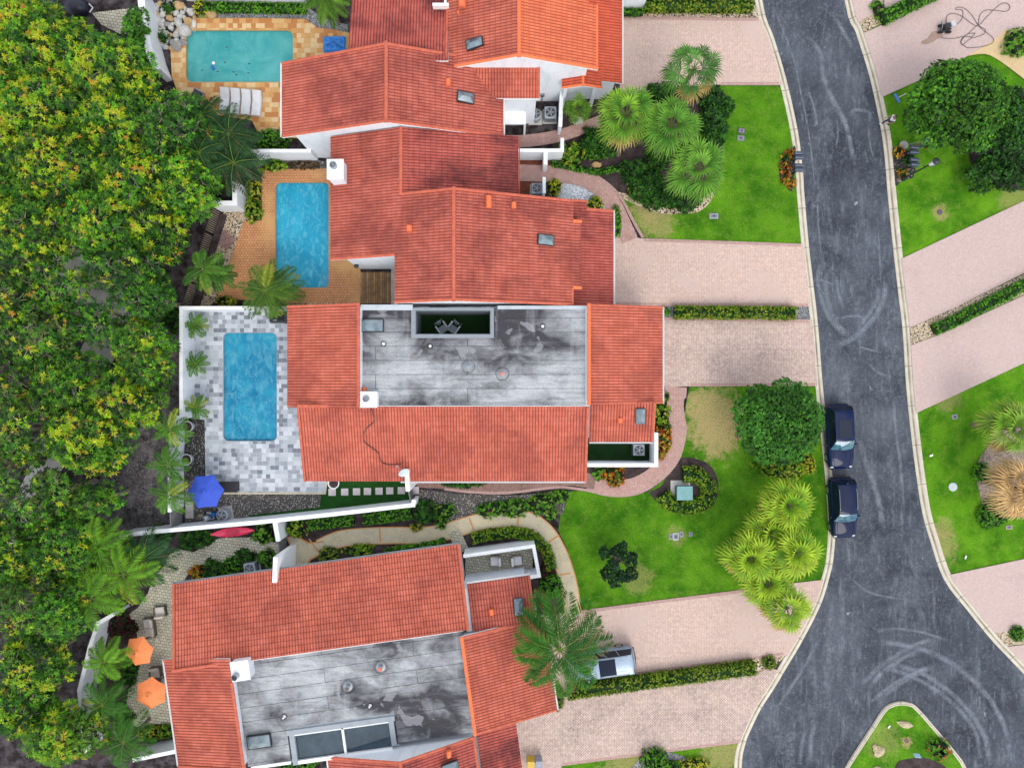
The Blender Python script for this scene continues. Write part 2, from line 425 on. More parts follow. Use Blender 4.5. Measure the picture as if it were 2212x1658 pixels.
def stone_deck(name, cols, sx, sy, veins, ms=.006, rot=0):
    m = Mat(name, .6, .35)
    b = m.n('ShaderNodeTexBrick'); m.set(b.inputs['Vector'], m.map(rot)); b.inputs['Color1'].default_value = (0, 0, 0, 1); b.inputs['Color2'].default_value = (1, 1, 1, 1)
    b.inputs['Mortar'].default_value = (.45, .45, .45, 1); b.inputs['Scale'].default_value = 1; b.inputs['Brick Width'].default_value = sx; b.inputs['Row Height'].default_value = sy
    b.inputs['Mortar Size'].default_value = ms; b.offset = .37; b.squash = .7; b.squash_frequency = 2; b.inputs['Bias'].default_value = 0
    cr = m.n('ShaderNodeValToRGB'); m.set(cr.inputs['Fac'], b.outputs['Color']); e = cr.color_ramp; e.interpolation = 'CONSTANT'
    for i, c in enumerate(cols):
        el = e.elements[i] if i < 2 else e.elements.new(1.0)
        el.position = i / len(cols); el.color = (*c, 1)
    n = m.noise(1.3, 7, .7, None, 1.6)
    c = m.mix(m.ramp(n, .56, .70, 0, .35), cr.outputs['Color'], veins)
    m.col(m.mul(c, m.ramp(m.noise(9, 4, .7), .3, .7, .88, 1.1))); return m.mat
MARBLE = stone_deck('grey_marble_tiles', [(.17, .19, .225), (.32, .345, .38), (.42, .45, .49), (.50, .53, .57), (.40, .43, .47), (.57, .59, .63), (.28, .30, .34), (.47, .50, .54)], .48, .33, (.64, .66, .70))
TRAV = stone_deck('golden_travertine', [(.56, .29, .10), (.63, .39, .16), (.48, .20, .06), (.60, .34, .125), (.68, .48, .25)], .5, .38, (.68, .47, .22))
SOIL = two('soil', (.018, .012, .012), (.13, .11, .12), 1.4, .95, .42, .72, 9, .05, 16, .7)
MULCH = two('dark_mulch', (.028, .018, .017), (.075, .055, .055), 1.6, .95, bs=22, fine=.6, bump=.02)
REDMULCH = two('red_mulch', (.14, .035, .02), (.22, .07, .04), 4, .95, bs=30, fine=.4, bump=.02)
BARK = two('bark', (.13, .10, .08), (.26, .21, .17), 3, .9, bump=.02, bs=14)
TWIG = two('pale_twig', (.28, .22, .17), (.42, .36, .30), 4, .9)
CHIP = pebble('tan_pebbles', [(.52, .40, .26), (.62, .50, .34), (.36, .26, .16), (.70, .60, .46), (.45, .32, .2)], 9)
GRAVEL_D = pebble('dark_gravel', [(.03, .03, .032), (.05, .05, .05), (.02, .02, .022), (.22, .22, .21), (.04, .04, .042)], 13)
GRAVEL_M = pebble('speckled_gravel', [(.10, .09, .085), (.30, .27, .24), (.06, .05, .05), (.40, .37, .33), (.14, .12, .11)], 14)
GRAVEL_G = pebble('grey_gravel', [(.22, .23, .24), (.34, .35, .35), (.13, .13, .14)], 12)
GRAVEL_W = pebble('white_gravel', [(.70, .72, .75), (.60, .63, .67), (.80, .81, .83)], 10, (.3, .31, .33))
TURF = two('artificial_turf', (.008, .050, .005), (.014, .085, .008), 1.2, .95, bs=40, fine=.35)
TURF_DK = two('shaded_court_turf', (.006, .028, .004), (.009, .040, .006), 1.2, .95, bs=40, fine=.35)  # dark copy of the turf: the courts' shade is put into its colour
CONC = two('pale_concrete', (.42, .40, .37), (.56, .54, .5), 1.4, .9)
CREAM = Mat('stamped_cream_concrete', .85, .3)
m = CREAM; n = m.noise(.9, 7, .72, None, 1.5); vv = m.voro(4.2, m.map(0, (1, 1.4, 1)), 'DISTANCE_TO_EDGE')
c = m.mix(m.ramp(n, .35, .7), (.62, .52, .33), (.46, .42, .33)); c = m.mix(m.math('MULTIPLY', m.ramp(vv, .05, .0), m.ramp(m.noise(.8, 4), .45, .6, .1, .85)), c, (.16, .13, .09))
m.col(c); m.bump(vv, .01); CREAM = m.mat
OCHRE = two('ochre_edging', (.50, .22, .08), (.58, .30, .12), 3)
WOOD = two('weathered_deck_wood', (.30, .17, .07), (.17, .095, .045), 2.5, .8, bs=20)
def water_mat(name, c1, c2, c3, ws=3., lo=.42, hi=.68, ang=0):
    m = Mat(name, .06, .5)
    n = m.noise(.35, 5, .6, None, 1.0); w = m.noise(ws, 7, .72, m.map(R(ang), (1.5, .8, 1)), .9)
    c = m.mix(m.ramp(n, .35, .65), c1, c2); c = m.mix(m.ramp(w, lo, hi, 0, .75), c, c3)  # bright ripple glints and caustics painted into the water's own colour
    m.col(c); m.b.inputs['IOR'].default_value = 1.33
    m.bump(m.noise(ws * 1.2, 5, .6, None, 1.2), .05)
    t = m.n('ShaderNodeBsdfTransparent'); mx = m.n('ShaderNodeMixShader'); mx.inputs[0].default_value = .30
    m.nt.links.new(m.b.outputs[0], mx.inputs[1]); m.nt.links.new(t.outputs[0], mx.inputs[2]); m.nt.links.new(mx.outputs[0], m.out.inputs['Surface'])
    return m.mat
LEAF = leaf_mat('leaf'); LEAFS = leaf_mat('palm_leaf', .62)
# ---------------------------------------------------------------- generators
def np_mesh(name, V, F, mats, parent=None, at=None, col=None, tile=None, smooth=False, mi=None):
    """V (n,3), F (m,4) numpy arrays"""
    me = bpy.data.meshes.new(name)
    V = np.asarray(V, dtype=np.float32); F = np.asarray(F, dtype=np.int32)
    me.vertices.add(len(V)); me.vertices.foreach_set('co', V.ravel())
    k = F.shape[1]
    me.loops.add(F.size); me.loops.foreach_set('vertex_index', F.ravel())
    me.polygons.add(len(F)); me.polygons.foreach_set('loop_start', np.arange(0, F.size, k, dtype=np.int32))
    me.polygons.foreach_set('loop_total', np.full(len(F), k, dtype=np.int32))
    if smooth: me.polygons.foreach_set('use_smooth', np.ones(len(F), dtype=bool))
    if mi is not None: me.polygons.foreach_set('material_index', np.asarray(mi, dtype=np.int32))
    me.update(calc_edges=True)
    if col is not None:
        a = me.color_attributes.new('leafcol', 'FLOAT_COLOR', 'POINT')
        a.data.foreach_set('color', np.concatenate([col, np.ones((len(col), 1))], 1).astype(np.float32).ravel())
    if tile is not None:
        a = me.attributes.new('tile', 'FLOAT_VECTOR', 'POINT'); a.data.foreach_set('vector', np.asarray(tile, dtype=np.float32).ravel())
    return link_mesh(me, name, mats, parent, at)
def unit(a): return a / np.maximum(np.linalg.norm(a, axis=-1, keepdims=True), 1e-9)
def leaves(C, N, cols, n=6, L=.2, wd=.07, droop=.25, e0=35, e1=95, rnd=.25):
    """rosettes of n leaves at the points C (M,3) with axes N: vertex, face and colour arrays"""
    M = len(C); C = np.repeat(C, n, 0); N = unit(np.repeat(N, n, 0)); cols = np.repeat(cols, n, 0)
    ref = np.tile(np.array([[1., .13, .07]]), (M * n, 1))
    t1 = unit(np.cross(N, ref)); t2 = np.cross(N, t1)
    a = (np.tile(np.arange(n) / n * 2 * np.pi, M) + np.repeat(RNG.uniform(0, 6.3, M), n) + RNG.normal(0, .3, M * n))[:, None]
    e = np.radians(RNG.uniform(e0, e1, M * n))[:, None]
    D = np.cos(e) * N + np.sin(e) * (np.cos(a) * t1 + np.sin(a) * t2)
    Ls = (L * RNG.uniform(1 - rnd, 1 + rnd, M * n))[:, None]
    tip = C + D * Ls; tip[:, 2] -= (Ls[:, 0] * droop)
    side = unit(np.cross(D, N)) * (Ls * wd / L / 1.0)
    mid = C + D * Ls * .5 + N * Ls * .06
    V = np.stack([C, mid + side, tip, mid - side], 1).reshape(-1, 3)
    F = np.arange(len(V)).reshape(-1, 4)
    cv = np.repeat(np.clip(cols * RNG.uniform(.78, 1.25, (M * n, 1)), 0, 1), 4, 0)
    return V, F, cv
def join(parts):
    Vs, Fs, Cs = [], [], []; b = 0
    for V, F, c in parts: Vs.append(V); Fs.append(F + b); Cs.append(c); b += len(V)
    return np.concatenate(Vs), np.concatenate(Fs), np.concatenate(Cs)
def solid_quads(mb, col):
    """quads of an MB (tris doubled) as arrays"""
    F = [f if len(f) == 4 else (list(f) + [f[-1]])[:4] for f in mb.f if len(f) in (3, 4)]
    return np.array(mb.v), np.array([f for f in F if len(set(f)) == 4]), np.tile(np.array([col]), (len(mb.v), 1))
def pal(cols, w, M):
    cols = np.array(cols); return cols[RNG.choice(len(cols), M, p=np.array(w) / sum(w))]
DK = (.012, .055, .008); MD = (.04, .155, .012); BR = (.11, .33, .015); YL = (.44, .46, .02); OR = (.56, .27, .03); RD = (.45, .05, .02); PU = (.10, .02, .04); BN = (.16, .09, .04)
def sphere_pts(M, up=.0):
    z = RNG.uniform(up, 1, M); a = RNG.uniform(0, 2 * np.pi, M); r = np.sqrt(1 - z * z)
    return np.stack([r * np.cos(a), r * np.sin(a), z], 1)
def tree(name, label, u, v, z, rad, nl, pals, w, gold=0., lr=(.9, 1.5), group=None, cat='tree', dens=26, L=.24, wd=.055, limbs=True, ht=2.2, squash=.75, goldpal=None, twigs=True, gl=.5, n=6, base=None, flat=.0):
    """tree whose crown top stands over plan point (u, v) at height z; rad = (rx, ry) in metres"""
    c = W(u, v, z - ht * .5); rx, ry = rad
    b = Vector((c.x, c.y, 0)) if base is None else W(*base)
    t = thing(name, label, cat, b, group)
    cs = []; k = 0
    while len(cs) < nl and k < nl * 60:
        k += 1
        a = random.uniform(0, 6.283); q = math.sqrt(random.random()); r = random.uniform(*lr)
        x, y = q * math.cos(a) * max(rx - r * .7, .1), q * math.sin(a) * max(ry - r * .7, .1)
        zz = (z - r * squash) - ht * q ** 2.4 * (1 - flat) - random.uniform(0, .25) * ht
        p = Vector((c.x + x, c.y + y, zz))
        if all((p - o[0]).length > .62 * (r + o[1]) * .9 for o in cs): cs.append((p, r))
    parts = []; tb = random.uniform(.8, 1.2)
    for p, r in cs:
        M = int(dens * 4 * r * r * .9); lb = random.uniform(.52, 1.25) * tb
        s_ = sphere_pts(M, -.25); rr = r * RNG.uniform(.72, 1.06, (M, 1))
        P = np.array(p) + s_ * rr * np.array([1, 1, squash])
        keep = np.ones(M, bool)
        for p2, r2 in cs:
            if p2 is p: continue
            d = np.linalg.norm((P - np.array(p2)) / np.array([1, 1, squash]), axis=1); keep &= d > r2 * .78
        P = P[keep]; s_ = s_[keep]; M = len(P)
        if M == 0: continue
        Nn = unit(s_ * .6 + np.array([0, 0, .75]) + RNG.normal(0, .25, (M, 3)))
        cols = pal(pals, w, M) * lb
        if gold > 0:
            gp = min(1, gold * (1.7 if random.random() < gl else .35))
            nz = np.sin(P[:, 0] * 2.3 + P[:, 1] * 1.1) + np.sin(P[:, 1] * 2.9 - P[:, 0] * 1.7 + 2) + np.sin(P[:, 0] * 4.7 + P[:, 1] * 5.1 + P[:, 2] * 3) * .8
            sel = (RNG.random(M) < np.clip(gp * (1.15 + nz * .95), 0, .95)) & (s_[:, 2] > .2)
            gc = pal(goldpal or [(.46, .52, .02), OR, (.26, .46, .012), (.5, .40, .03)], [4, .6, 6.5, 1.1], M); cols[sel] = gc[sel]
        hb = M // 2; parts.append(leaves(P[:hb], Nn[:hb], cols[:hb], n, L * 1.15, wd)); parts.append(leaves(P[hb:], Nn[hb:], cols[hb:], n, L * .7, wd * .8))
        # sparse shaded leaves inside
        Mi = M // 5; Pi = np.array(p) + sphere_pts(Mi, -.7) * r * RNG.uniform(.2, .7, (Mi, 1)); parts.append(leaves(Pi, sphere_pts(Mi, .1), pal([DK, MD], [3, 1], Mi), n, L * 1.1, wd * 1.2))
    V, F, Cc = join(parts)
    np_mesh('crown', V, F, LEAF, t, col=Cc)
    if limbs:
        mb = MB(); fk = Vector((b.x, b.y, 0)).lerp(Vector((c.x, c.y, z * .38)), .9)
        r0 = .10 + .022 * (rx + ry)
        mb.tube([b, b.lerp(fk, .5) + Vector((.08, -.05, 0)), fk], [r0 * 1.3, r0, r0 * .85], 8)
        for p, r in cs:
            m_ = fk.lerp(p, .5) + Vector((random.uniform(-.3, .3), random.uniform(-.3, .3), random.uniform(0, .5)))
            mb.tube([fk, m_, p], [r0 * .45, r0 * .3, r0 * .12], 5)
            if twigs:
                for _ in range(int(9 * r)):
                    d = Vector(sphere_pts(1, -.1)[0]); q = p + Vector((d.x * r, d.y * r, d.z * r * squash)) * random.uniform(.85, 1.12)
                    mm = p.lerp(q, .55) + Vector((random.uniform(-.15, .15), random.uniform(-.15, .15), .1))
                    mb.tube([p, mm, q], [.035, .022, .008], 4, cap=False)
        mb.build('trunk', TWIG if twigs else BARK, t)
    return t
def bush(name, label, u, v, r, h=.8, pals=(DK, MD, BR), w=(2, 3, 2), dens=55, L=.13, wd=.045, group=None, cat='shrub', n=5, e1=95, core=(.006, .022, .004), lump=.18, kind=None):
    """low shrub; r = radius or (rx, ry, rot)"""
    c = W(u, v, h * .5); c.z = 0
    rx, ry, ro = (r, r, 0) if isinstance(r, (int, float)) else r
    M = max(20, int(dens * math.pi * rx * ry * 1.5))
    s_ = sphere_pts(M, -.05); ph = RNG.uniform(0, 6.3, 3)
    az = np.arctan2(s_[:, 1], s_[:, 0]); q = (1 + lump * (np.sin(az * 3 + ph[0]) * .5 + np.sin(az * 5 + ph[1]) * .5) * (1 - s_[:, 2] * .5))[:, None] * RNG.uniform(.88, 1.06, (M, 1))
    P = s_ * q * np.array([rx, ry, h]); Nn = unit(s_ + np.array([0, 0, .5]) + RNG.normal(0, .3, (M, 3)))
    V, F, Cc = leaves(P, Nn, pal(pals, w, M), n, L, wd, .15, 30, e1)
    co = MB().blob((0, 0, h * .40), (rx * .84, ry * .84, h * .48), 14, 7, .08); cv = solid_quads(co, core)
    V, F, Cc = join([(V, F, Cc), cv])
    cr, sr = math.cos(ro), math.sin(ro); V = V @ np.array([[cr, sr, 0], [-sr, cr, 0], [0, 0, 1]]) + np.array([c.x, c.y, .01])
    o = np_mesh(name, V, F, LEAF, at=(c.x, c.y, 0), col=Cc)
    return tag(o, label, cat, group, kind)
def hedge(name, label, pts_uv, wid, h, pals=(DK, MD, BR), w=(1, 3, 3), dens=70, L=.10, wd=.035, group=None, cat='hedge', core=(.012, .045, .006)):
    P0 = [W(u, v, h * .5) for u, v in pts_uv]
    for p in P0: p.z = 0
    Vp = []; Np = []; mb = MB()
    for a, b in zip(P0[:-1], P0[1:]):
        d = b - a; Ln = d.length; t = d.normalized(); q = Vector((-t.y, t.x, 0)); M = int(dens * Ln * (wid + h))
        s1 = RNG.uniform(-.02, 1.02, M); th = RNG.uniform(-.12, np.pi + .12, M); jit = RNG.uniform(.85, 1.1, M)
        cx = np.sign(np.cos(th)) * np.abs(np.cos(th)) ** .55 * wid / 2 * jit; cz = np.abs(np.sin(th)) ** .45 * h * jit
        P = np.array(a)[None] + s1[:, None] * np.array(d)[None] + cx[:, None] * np.array(q)[None]; P[:, 2] = cz
        Vp.append(P); Np.append(np.stack([np.cos(th) * q.x, np.cos(th) * q.y, np.sin(th) + .6], 1) + RNG.normal(0, .25, (M, 3)))
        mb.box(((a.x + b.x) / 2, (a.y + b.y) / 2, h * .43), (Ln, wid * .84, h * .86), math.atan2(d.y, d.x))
    P = np.concatenate(Vp); Nn = unit(np.concatenate(Np)); M = len(P)
    pat = (np.sin(P[:, 0] * 2.1 + P[:, 1]) + np.sin(P[:, 0] * 5.3 - 1) * .5)[:, None]
    V, F, Cc = leaves(P, Nn, pal(pals, w, M) * (1 + .12 * pat), 5, L, wd, .1, 25, 95)
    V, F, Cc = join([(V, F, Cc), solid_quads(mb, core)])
    o = np_mesh(name, V, F, LEAF, at=P0[0], col=Cc)
    return tag(o, label, cat, group)
def lerpc(a, b, t): return np.array(a) * (1 - t) + np.array(b) * t
def fan_palm(name, label, u, v, z, r=1.35, nf=34, cA=(.05, .18, .02), cB=(.20, .36, .05), tipc=(.34, .38, .10), pet=1.15, group=None, base=None, seg=19, trunk_r=.16, skirt=0., cat='palm', tcol=None, lo=-.35, hi=1.15):
    """fan palm with its heart over plan point (u, v) at height z"""
    c = W(u, v, z); b = Vector((c.x, c.y, 0)) if base is None else W(*base)
    t = thing(name, label, cat, b, group)
    Vs = []; Fs = []; Cs = []; nb = 0
    pm = MB()
    nf = max(15, int(nf * .72)); nt, nm_ = int(nf * .22), int(nf * .40)
    for i in range(nf):
        f = i / nf
        if i < nt: az = i / nt * 6.283; el = hi * .8; ps = .62
        elif i < nt + nm_: az = (i - nt) / nm_ * 6.283 + .4; el = .45; ps = .98
        else: az = (i - nt - nm_) / (nf - nt - nm_) * 6.283; el = lo * .6; ps = 1.08
        az += random.uniform(-.26, .26); el += random.uniform(-.22, .22)
        d = Vector((math.cos(az) * math.cos(el), math.sin(az) * math.cos(el), math.sin(el)))
        pl = pet * ps * random.uniform(.9, 1.08); R_ = r * random.uniform(.85, 1.12)
        o = c + d * pl * .55 + Vector((0, 0, .05)); hub = c + d * pl * 1.08 - Vector((0, 0, .12 * pl))
        pm.tube([c, o, hub], [.03, .022, .014], 4, cap=False)
        side = Vector((-math.sin(az), math.cos(az), 0)); dn = (d - Vector((0, 0, .12 + .5 * f))).normalized(); up = side.cross(dn) * -1
        if up.z < 0: up = -up
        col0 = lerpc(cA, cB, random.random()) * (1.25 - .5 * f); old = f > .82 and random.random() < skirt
        if old: col0 = np.array((.40, .26, .08))
        for k in range(seg):
            a = (k / (seg - 1) - .5) * R(250) + random.uniform(-.05, .05)
            l = R_ * .86 * (1 - .30 * abs(a / R(150)) ** 1.5) * random.uniform(.9, 1.05)
            dd = dn * math.cos(a) + side * math.sin(a)
            w_ = l * math.sin(R(250) / seg * .5) * .92
            pr = dd.cross(up).normalized()
            cup = .10 * l * math.sin(abs(a) * .5)
            m1 = hub + dd * l * .52 + up * (.05 + cup * .4); tp = hub + dd * l - Vector((0, 0, .28 * l * random.uniform(.6, 1.4))) + pr * random.uniform(-.04, .04)
            Vs += [hub, m1 + pr * w_ * .5, tp, m1 - pr * w_ * .5]
            q = col0 * random.uniform(.8, 1.2); tc = np.array((.5, .38, .14)) if old else lerpc(q, tipc, .6 if k % 2 else .3)
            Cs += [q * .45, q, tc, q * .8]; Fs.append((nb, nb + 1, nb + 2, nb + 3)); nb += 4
    V2, F2, C2 = solid_quads(pm, (.16, .22, .06)) if tcol is None else solid_quads(pm, tcol)
    V, F, Cc = join([(np.array([tuple(x) for x in Vs]), np.array(Fs), np.clip(np.array(Cs), 0, 1)), (V2, F2, C2)])
    np_mesh('crown', V, F, LEAFS, t, col=Cc)
    mb = MB(); pts = [b.lerp(c, k / 6) for k in range(7)]
    mb.tube(pts, [trunk_r * 1.3] + [trunk_r * (1 + .06 * (k % 2)) for k in range(5)] + [trunk_r * .8], 9); mb.build('trunk', BARK, t)
    return t
def feather_palm(name, label, u, v, z, r=2.2, nf=14, cA=(.02, .09, .012), cB=(.06, .22, .03), tipc=(.10, .30, .04), group=None, base=None, leaflets=34, ll=.42, trunk_r=.12, lw=.025, cat='palm', arch=.9, el0=.95, yellow=0., dry=0., trunks=None, hang=.25):
    """feather palm; trunks = list of plan offsets (metres) for clumps"""
    c0 = W(u, v, z); b = Vector((c0.x, c0.y, 0)) if base is None else W(*base)
    t = thing(name, label, cat, b, group)
    Vs = []; Fs = []; Cs = []; nb = 0; pm = MB(); tm = MB()
    for (ox, oy, oz) in (trunks or [(0, 0, 0)]):
        c = c0 + Vector((ox, oy, oz)); a0 = random.uniform(0, 6.3)
        for i in range(nf):
            az = a0 + i * 2.39996 + random.uniform(-.15, .15); el = el0 - (el0 + .15) * (i / nf) ** .9 + random.uniform(-.1, .1)
            Lf = r * random.uniform(.88, 1.12); n = leaflets
            h = Vector((math.cos(az), math.sin(az), 0)); s_ = Vector((-h.y, h.x, 0)); bend = random.uniform(-.15, .15)
            def pt(q):
                an = el - arch * q * q * .8
                return c + h * (Lf * q * math.cos(el * .7 - arch * q * .45)) + s_ * bend * Lf * q * q + Vector((0, 0, Lf * q * math.sin(el - arch * q * .75)))
            rach = [pt(k / 8) for k in range(9)]
            pm.tube(rach, [.035 * (1 - .1 * k) for k in range(9)], 4, cap=False)
            g = random.random(); col0 = lerpc(cA, cB, g); isY = random.random() < yellow; isD = random.random() < dry
            if isY: col0 = np.array((.30, .36, .03))
            for k in range(n):
                q = .12 + .86 * k / (n - 1); p = pt(q); tg = (pt(min(q + .03, 1)) - pt(q - .03)).normalized()
                sd_ = tg.cross(Vector((0, 0, 1))).normalized(); l = ll * r / 2.2 * 2.0 * (math.sin(math.pi * min(1, q * .9 + .08)) ** .55) * .62 + .06
                for sg in (-1, 1):
                    dd = (sd_ * sg + tg * (.45 + .5 * q) + Vector((0, 0, random.uniform(-.25, .40))) + tg * random.uniform(-.15, .15)).normalized()
                    m1 = p + dd * l * .5; tp = p + dd * l - Vector((0, 0, hang * l)); pr = dd.cross(Vector((0, 0, 1))).normalized() * lw
                    Vs += [p, m1 + pr, tp, m1 - pr]; qc = col0 * random.uniform(.75, 1.25)
                    tc = lerpc(qc, tipc, .5) if not isD else np.array((.22, .14, .05))
                    Cs += [qc * .8, qc, tc, qc]; Fs.append((nb, nb + 1, nb + 2, nb + 3)); nb += 4
        bb = b + Vector((ox * .4, oy * .4, 0)); tm.tube([bb.lerp(c, k / 6) for k in range(7)], [trunk_r * 1.25] + [trunk_r * (1 + .08 * (k % 2)) for k in range(5)] + [trunk_r * .7], 8)
    V2, F2, C2 = solid_quads(pm, (.16, .26, .04))
    V, F, Cc = join([(np.array([tuple(x) for x in Vs]), np.array(Fs), np.clip(np.array(Cs), 0, 1)), (V2, F2, C2)])
    np_mesh('crown', V, F, LEAFS, t, col=Cc); tm.build('trunk', BARK, t)
    return t

# ---- roofs
def fit_plane(P):
    A = np.array([[p[0], p[1], 1] for p in P]); z = np.array([p[2] for p in P]); return np.linalg.lstsq(A, z, rcond=None)[0]
def tiled(house, pts, down, mat, name='roof_slope', rib=.205, course=.37, amp=.042, lip=.035, slab=.14):
    """barrel-tiled roof plane: pts = convex 3D outline, down = plan direction of fall"""
    a, b, c = fit_plane(pts); dn = Vector((down[0], down[1])).normalized(); sx = Vector((-dn.y, dn.x))
    s = [p[0] * sx.x + p[1] * sx.y for p in pts]; t = [p[0] * dn.x + p[1] * dn.y for p in pts]
    s0, s1, t0, t1 = min(s) - .01, max(s) + .01, min(t) - .01, max(t) + .01
    S_ = np.arange(math.floor(s0 / rib) * rib, s1 + rib, rib / 6)
    S_ = S_[(S_ >= s0 - rib / 6) & (S_ <= s1 + rib / 6)]
    k = np.arange(math.floor(t0 / course), math.ceil(t1 / course) + 1)
    T_ = np.stack([k * course + .004, (k + 1) * course - .004], 1).ravel(); hl = np.tile([0, lip], len(k))
    Sg, Tg = np.meshgrid(S_, T_); Hl = np.meshgrid(S_, hl)[1]
    X = Sg * sx.x + Tg * dn.x; Y = Sg * sx.y + Tg * dn.y
    ph = (Sg / rib) % 1.0
    Z = a * X + b * Y + c + amp * np.sin(np.pi * ph) ** .8 + Hl
    ni, nj = X.shape; V = np.stack([X, Y, Z], 2).reshape(-1, 3)
    ii, jj = np.meshgrid(np.arange(ni - 1), np.arange(nj - 1), indexing='ij'); q = (ii * nj + jj).ravel()
    F = np.stack([q, q + nj, q + nj + 1, q + 1], 1)
    me = bpy.data.meshes.new('t'); me.from_pydata(V.tolist(), [], F.tolist())
    bm = bmesh.new(); bm.from_mesh(me); bpy.data.meshes.remove(me)
    cx = sum(p[0] for p in pts) / len(pts); cy = sum(p[1] for p in pts) / len(pts)
    for i in range(len(pts)):
        p, r = pts[i], pts[(i + 1) % len(pts)]; nn = Vector((r[1] - p[1], -(r[0] - p[0]), 0))
        if nn.length < 1e-6: continue
        if nn.x * (cx - p[0]) + nn.y * (cy - p[1]) > 0: nn = -nn
        bmesh.ops.bisect_plane(bm, geom=bm.verts[:] + bm.edges[:] + bm.faces[:], plane_co=(p[0], p[1], 0), plane_no=nn, clear_outer=True)
    me = bpy.data.meshes.new(name); bm.normal_update(); bm.to_mesh(me); bm.free()
    n = len(me.vertices); co = np.empty(n * 3, dtype=np.float32); me.vertices.foreach_get('co', co); co = co.reshape(-1, 3)
    # faces must look up
    if len(me.polygons) and sum(me.polygons[i].normal.z for i in range(0, len(me.polygons), max(1, len(me.polygons) // 20))) < 0: me.flip_normals()
    tl = np.stack([(co[:, 0] * sx.x + co[:, 1] * sx.y) / rib, (co[:, 0] * dn.x + co[:, 1] * dn.y) / course, np.zeros(n)], 1)
    at = me.attributes.new('tile', 'FLOAT_VECTOR', 'POINT'); at.data.foreach_set('vector', tl.astype(np.float32).ravel())
    o = link_mesh(me, name, mat, house)
    fz = lambda off: (lambda x, y: a * x + b * y + c + off)
    MB().prism([(p[0], p[1]) for p in pts], fz(-slab), fz(-.012)).build('fascia', WALL_TOP, o)
    return o
def cap_line(house, p0, p1, mat=None, r=.13, step=.38, name='ridge_cap', h=.03):
    p0 = Vector(p0); p1 = Vector(p1); d = p1 - p0; n = max(1, int(d.length / step)); t = d.normalized()
    sd_ = t.cross(Vector((0, 0, 1))).normalized(); up = sd_.cross(t); mb = MB()
    for i in range(n):
        a = p0 + d * (i / n); b = p0 + d * ((i + 1.06) / n); vs = []
        for q, rr in ((a, r), (b, r * .86)):
            for k in range(7):
                th = math.pi * k / 6; vs.append(q + sd_ * math.cos(th) * rr + up * (math.sin(th) * rr * .75 + h - .02))
        fs = [(k, k + 1, 8 + k, 7 + k) for k in range(6)] + [tuple(range(7))[::-1], tuple(range(7, 14))]
        mb.add(vs, fs)
    return mb.build(name, mat or CAP, house)
def gutter(house, p0, p1, side, mat=None):
    p0 = Vector(p0); p1 = Vector(p1); s_ = Vector((side[0], side[1], 0)).normalized(); mb = MB()
    for (o, dz, w_, h_) in ((.03, -.06, .02, .12), (.10, -.06, .02, .12), (.065, -.11, .09, .02)):
        c = (p0 + p1) / 2 + s_ * o + Vector((0, 0, dz)); d = p1 - p0
        mb.box(c, (d.length, w_, h_), math.atan2(d.y, d.x), Matrix.Rotation(-math.asin(max(-1, min(1, d.z / d.length))), 3, 'Y'))
    return mb.build('gutter', mat or WHITE, house)
def skylight(house, c, lx, ly, rot, tilt_n, h=.18):
    """domed skylight; tilt_n = roof normal"""
    z = Vector(tilt_n).normalized(); x = Vector((math.cos(rot), math.sin(rot), 0)); x = (x - z * x.dot(z)).normalized(); y = z.cross(x)
    M = Matrix((x, y, z)).transposed(); c = Vector(c)
    def P(a, b, q): return c + M @ Vector((a, b, q))
    fr = MB()
    for sx, sy, dx, dy in ((0, 1, lx, .07), (0, -1, lx, .07), (1, 0, .07, ly), (-1, 0, .07, ly)):
        vs = [P(sx * lx / 2 + i * dx / 2, sy * ly / 2 + j * dy / 2, k) for k in (-.05, .17) for i, j in ((-1, -1), (1, -1), (1, 1), (-1, 1))]
        fr.add(vs, [(3, 2, 1, 0), (4, 5, 6, 7), (0, 1, 5, 4), (1, 2, 6, 5), (2, 3, 7, 6), (3, 0, 4, 7)])
    f = fr.build('skylight', DARKM, house)
    vs = [P(i * lx * .49, j * ly * .49, .16) for i, j in ((-1, -1), (1, -1), (1, 1), (-1, 1))]
    q = max(0, lx - ly) * .5 * .95
    w_ = .5 if lx > ly else .12
    r1 = P(-lx / 2 + ly * .42, 0, .16 + h) if lx > ly else P(0, -ly / 2 + lx * .42, .16 + h); r2 = P(lx / 2 - ly * .42, 0, .16 + h) if lx > ly else P(0, ly / 2 - lx * .42, .16 + h)
    if lx > ly: fs = [(0, 1, 5, 4), (2, 3, 4, 5), (1, 2, 5), (3, 0, 4)]
    else: fs = [(1, 2, 5, 4), (3, 0, 4, 5), (0, 1, 4), (2, 3, 5)]
    MB().add(vs + [r1, r2], fs).build('pane', GLASS, f)
    return f
def vent(house, c, w_=.32, l=.36, h=.22, rot=0, name='roof_vent'):
    mb = MB(); c = Vector(c); vs = []
    for y in (-l / 2, l / 2):
        for k in range(7):
            th = math.pi * k / 6; p = Vector((math.cos(th) * w_ / 2, y, math.sin(th) * h)); vs.append(c + Matrix.Rotation(rot, 3, 'Z') @ p)
    mb.add(vs, [(k, 7 + k, 8 + k, k + 1) for k in range(6)] + [tuple(range(7)), tuple(range(7, 14))[::-1]])
    return mb.build(name, CAP_O, house)
def walls_poly(house, poly, z0, z1, name='wall', mat=None):
    return MB().prism(poly, z0, z1).build(name, mat or WALL, house)
def rect(x0, x1, y0, y1): return [(x0, y0), (x1, y0), (x1, y1), (x0, y1)]
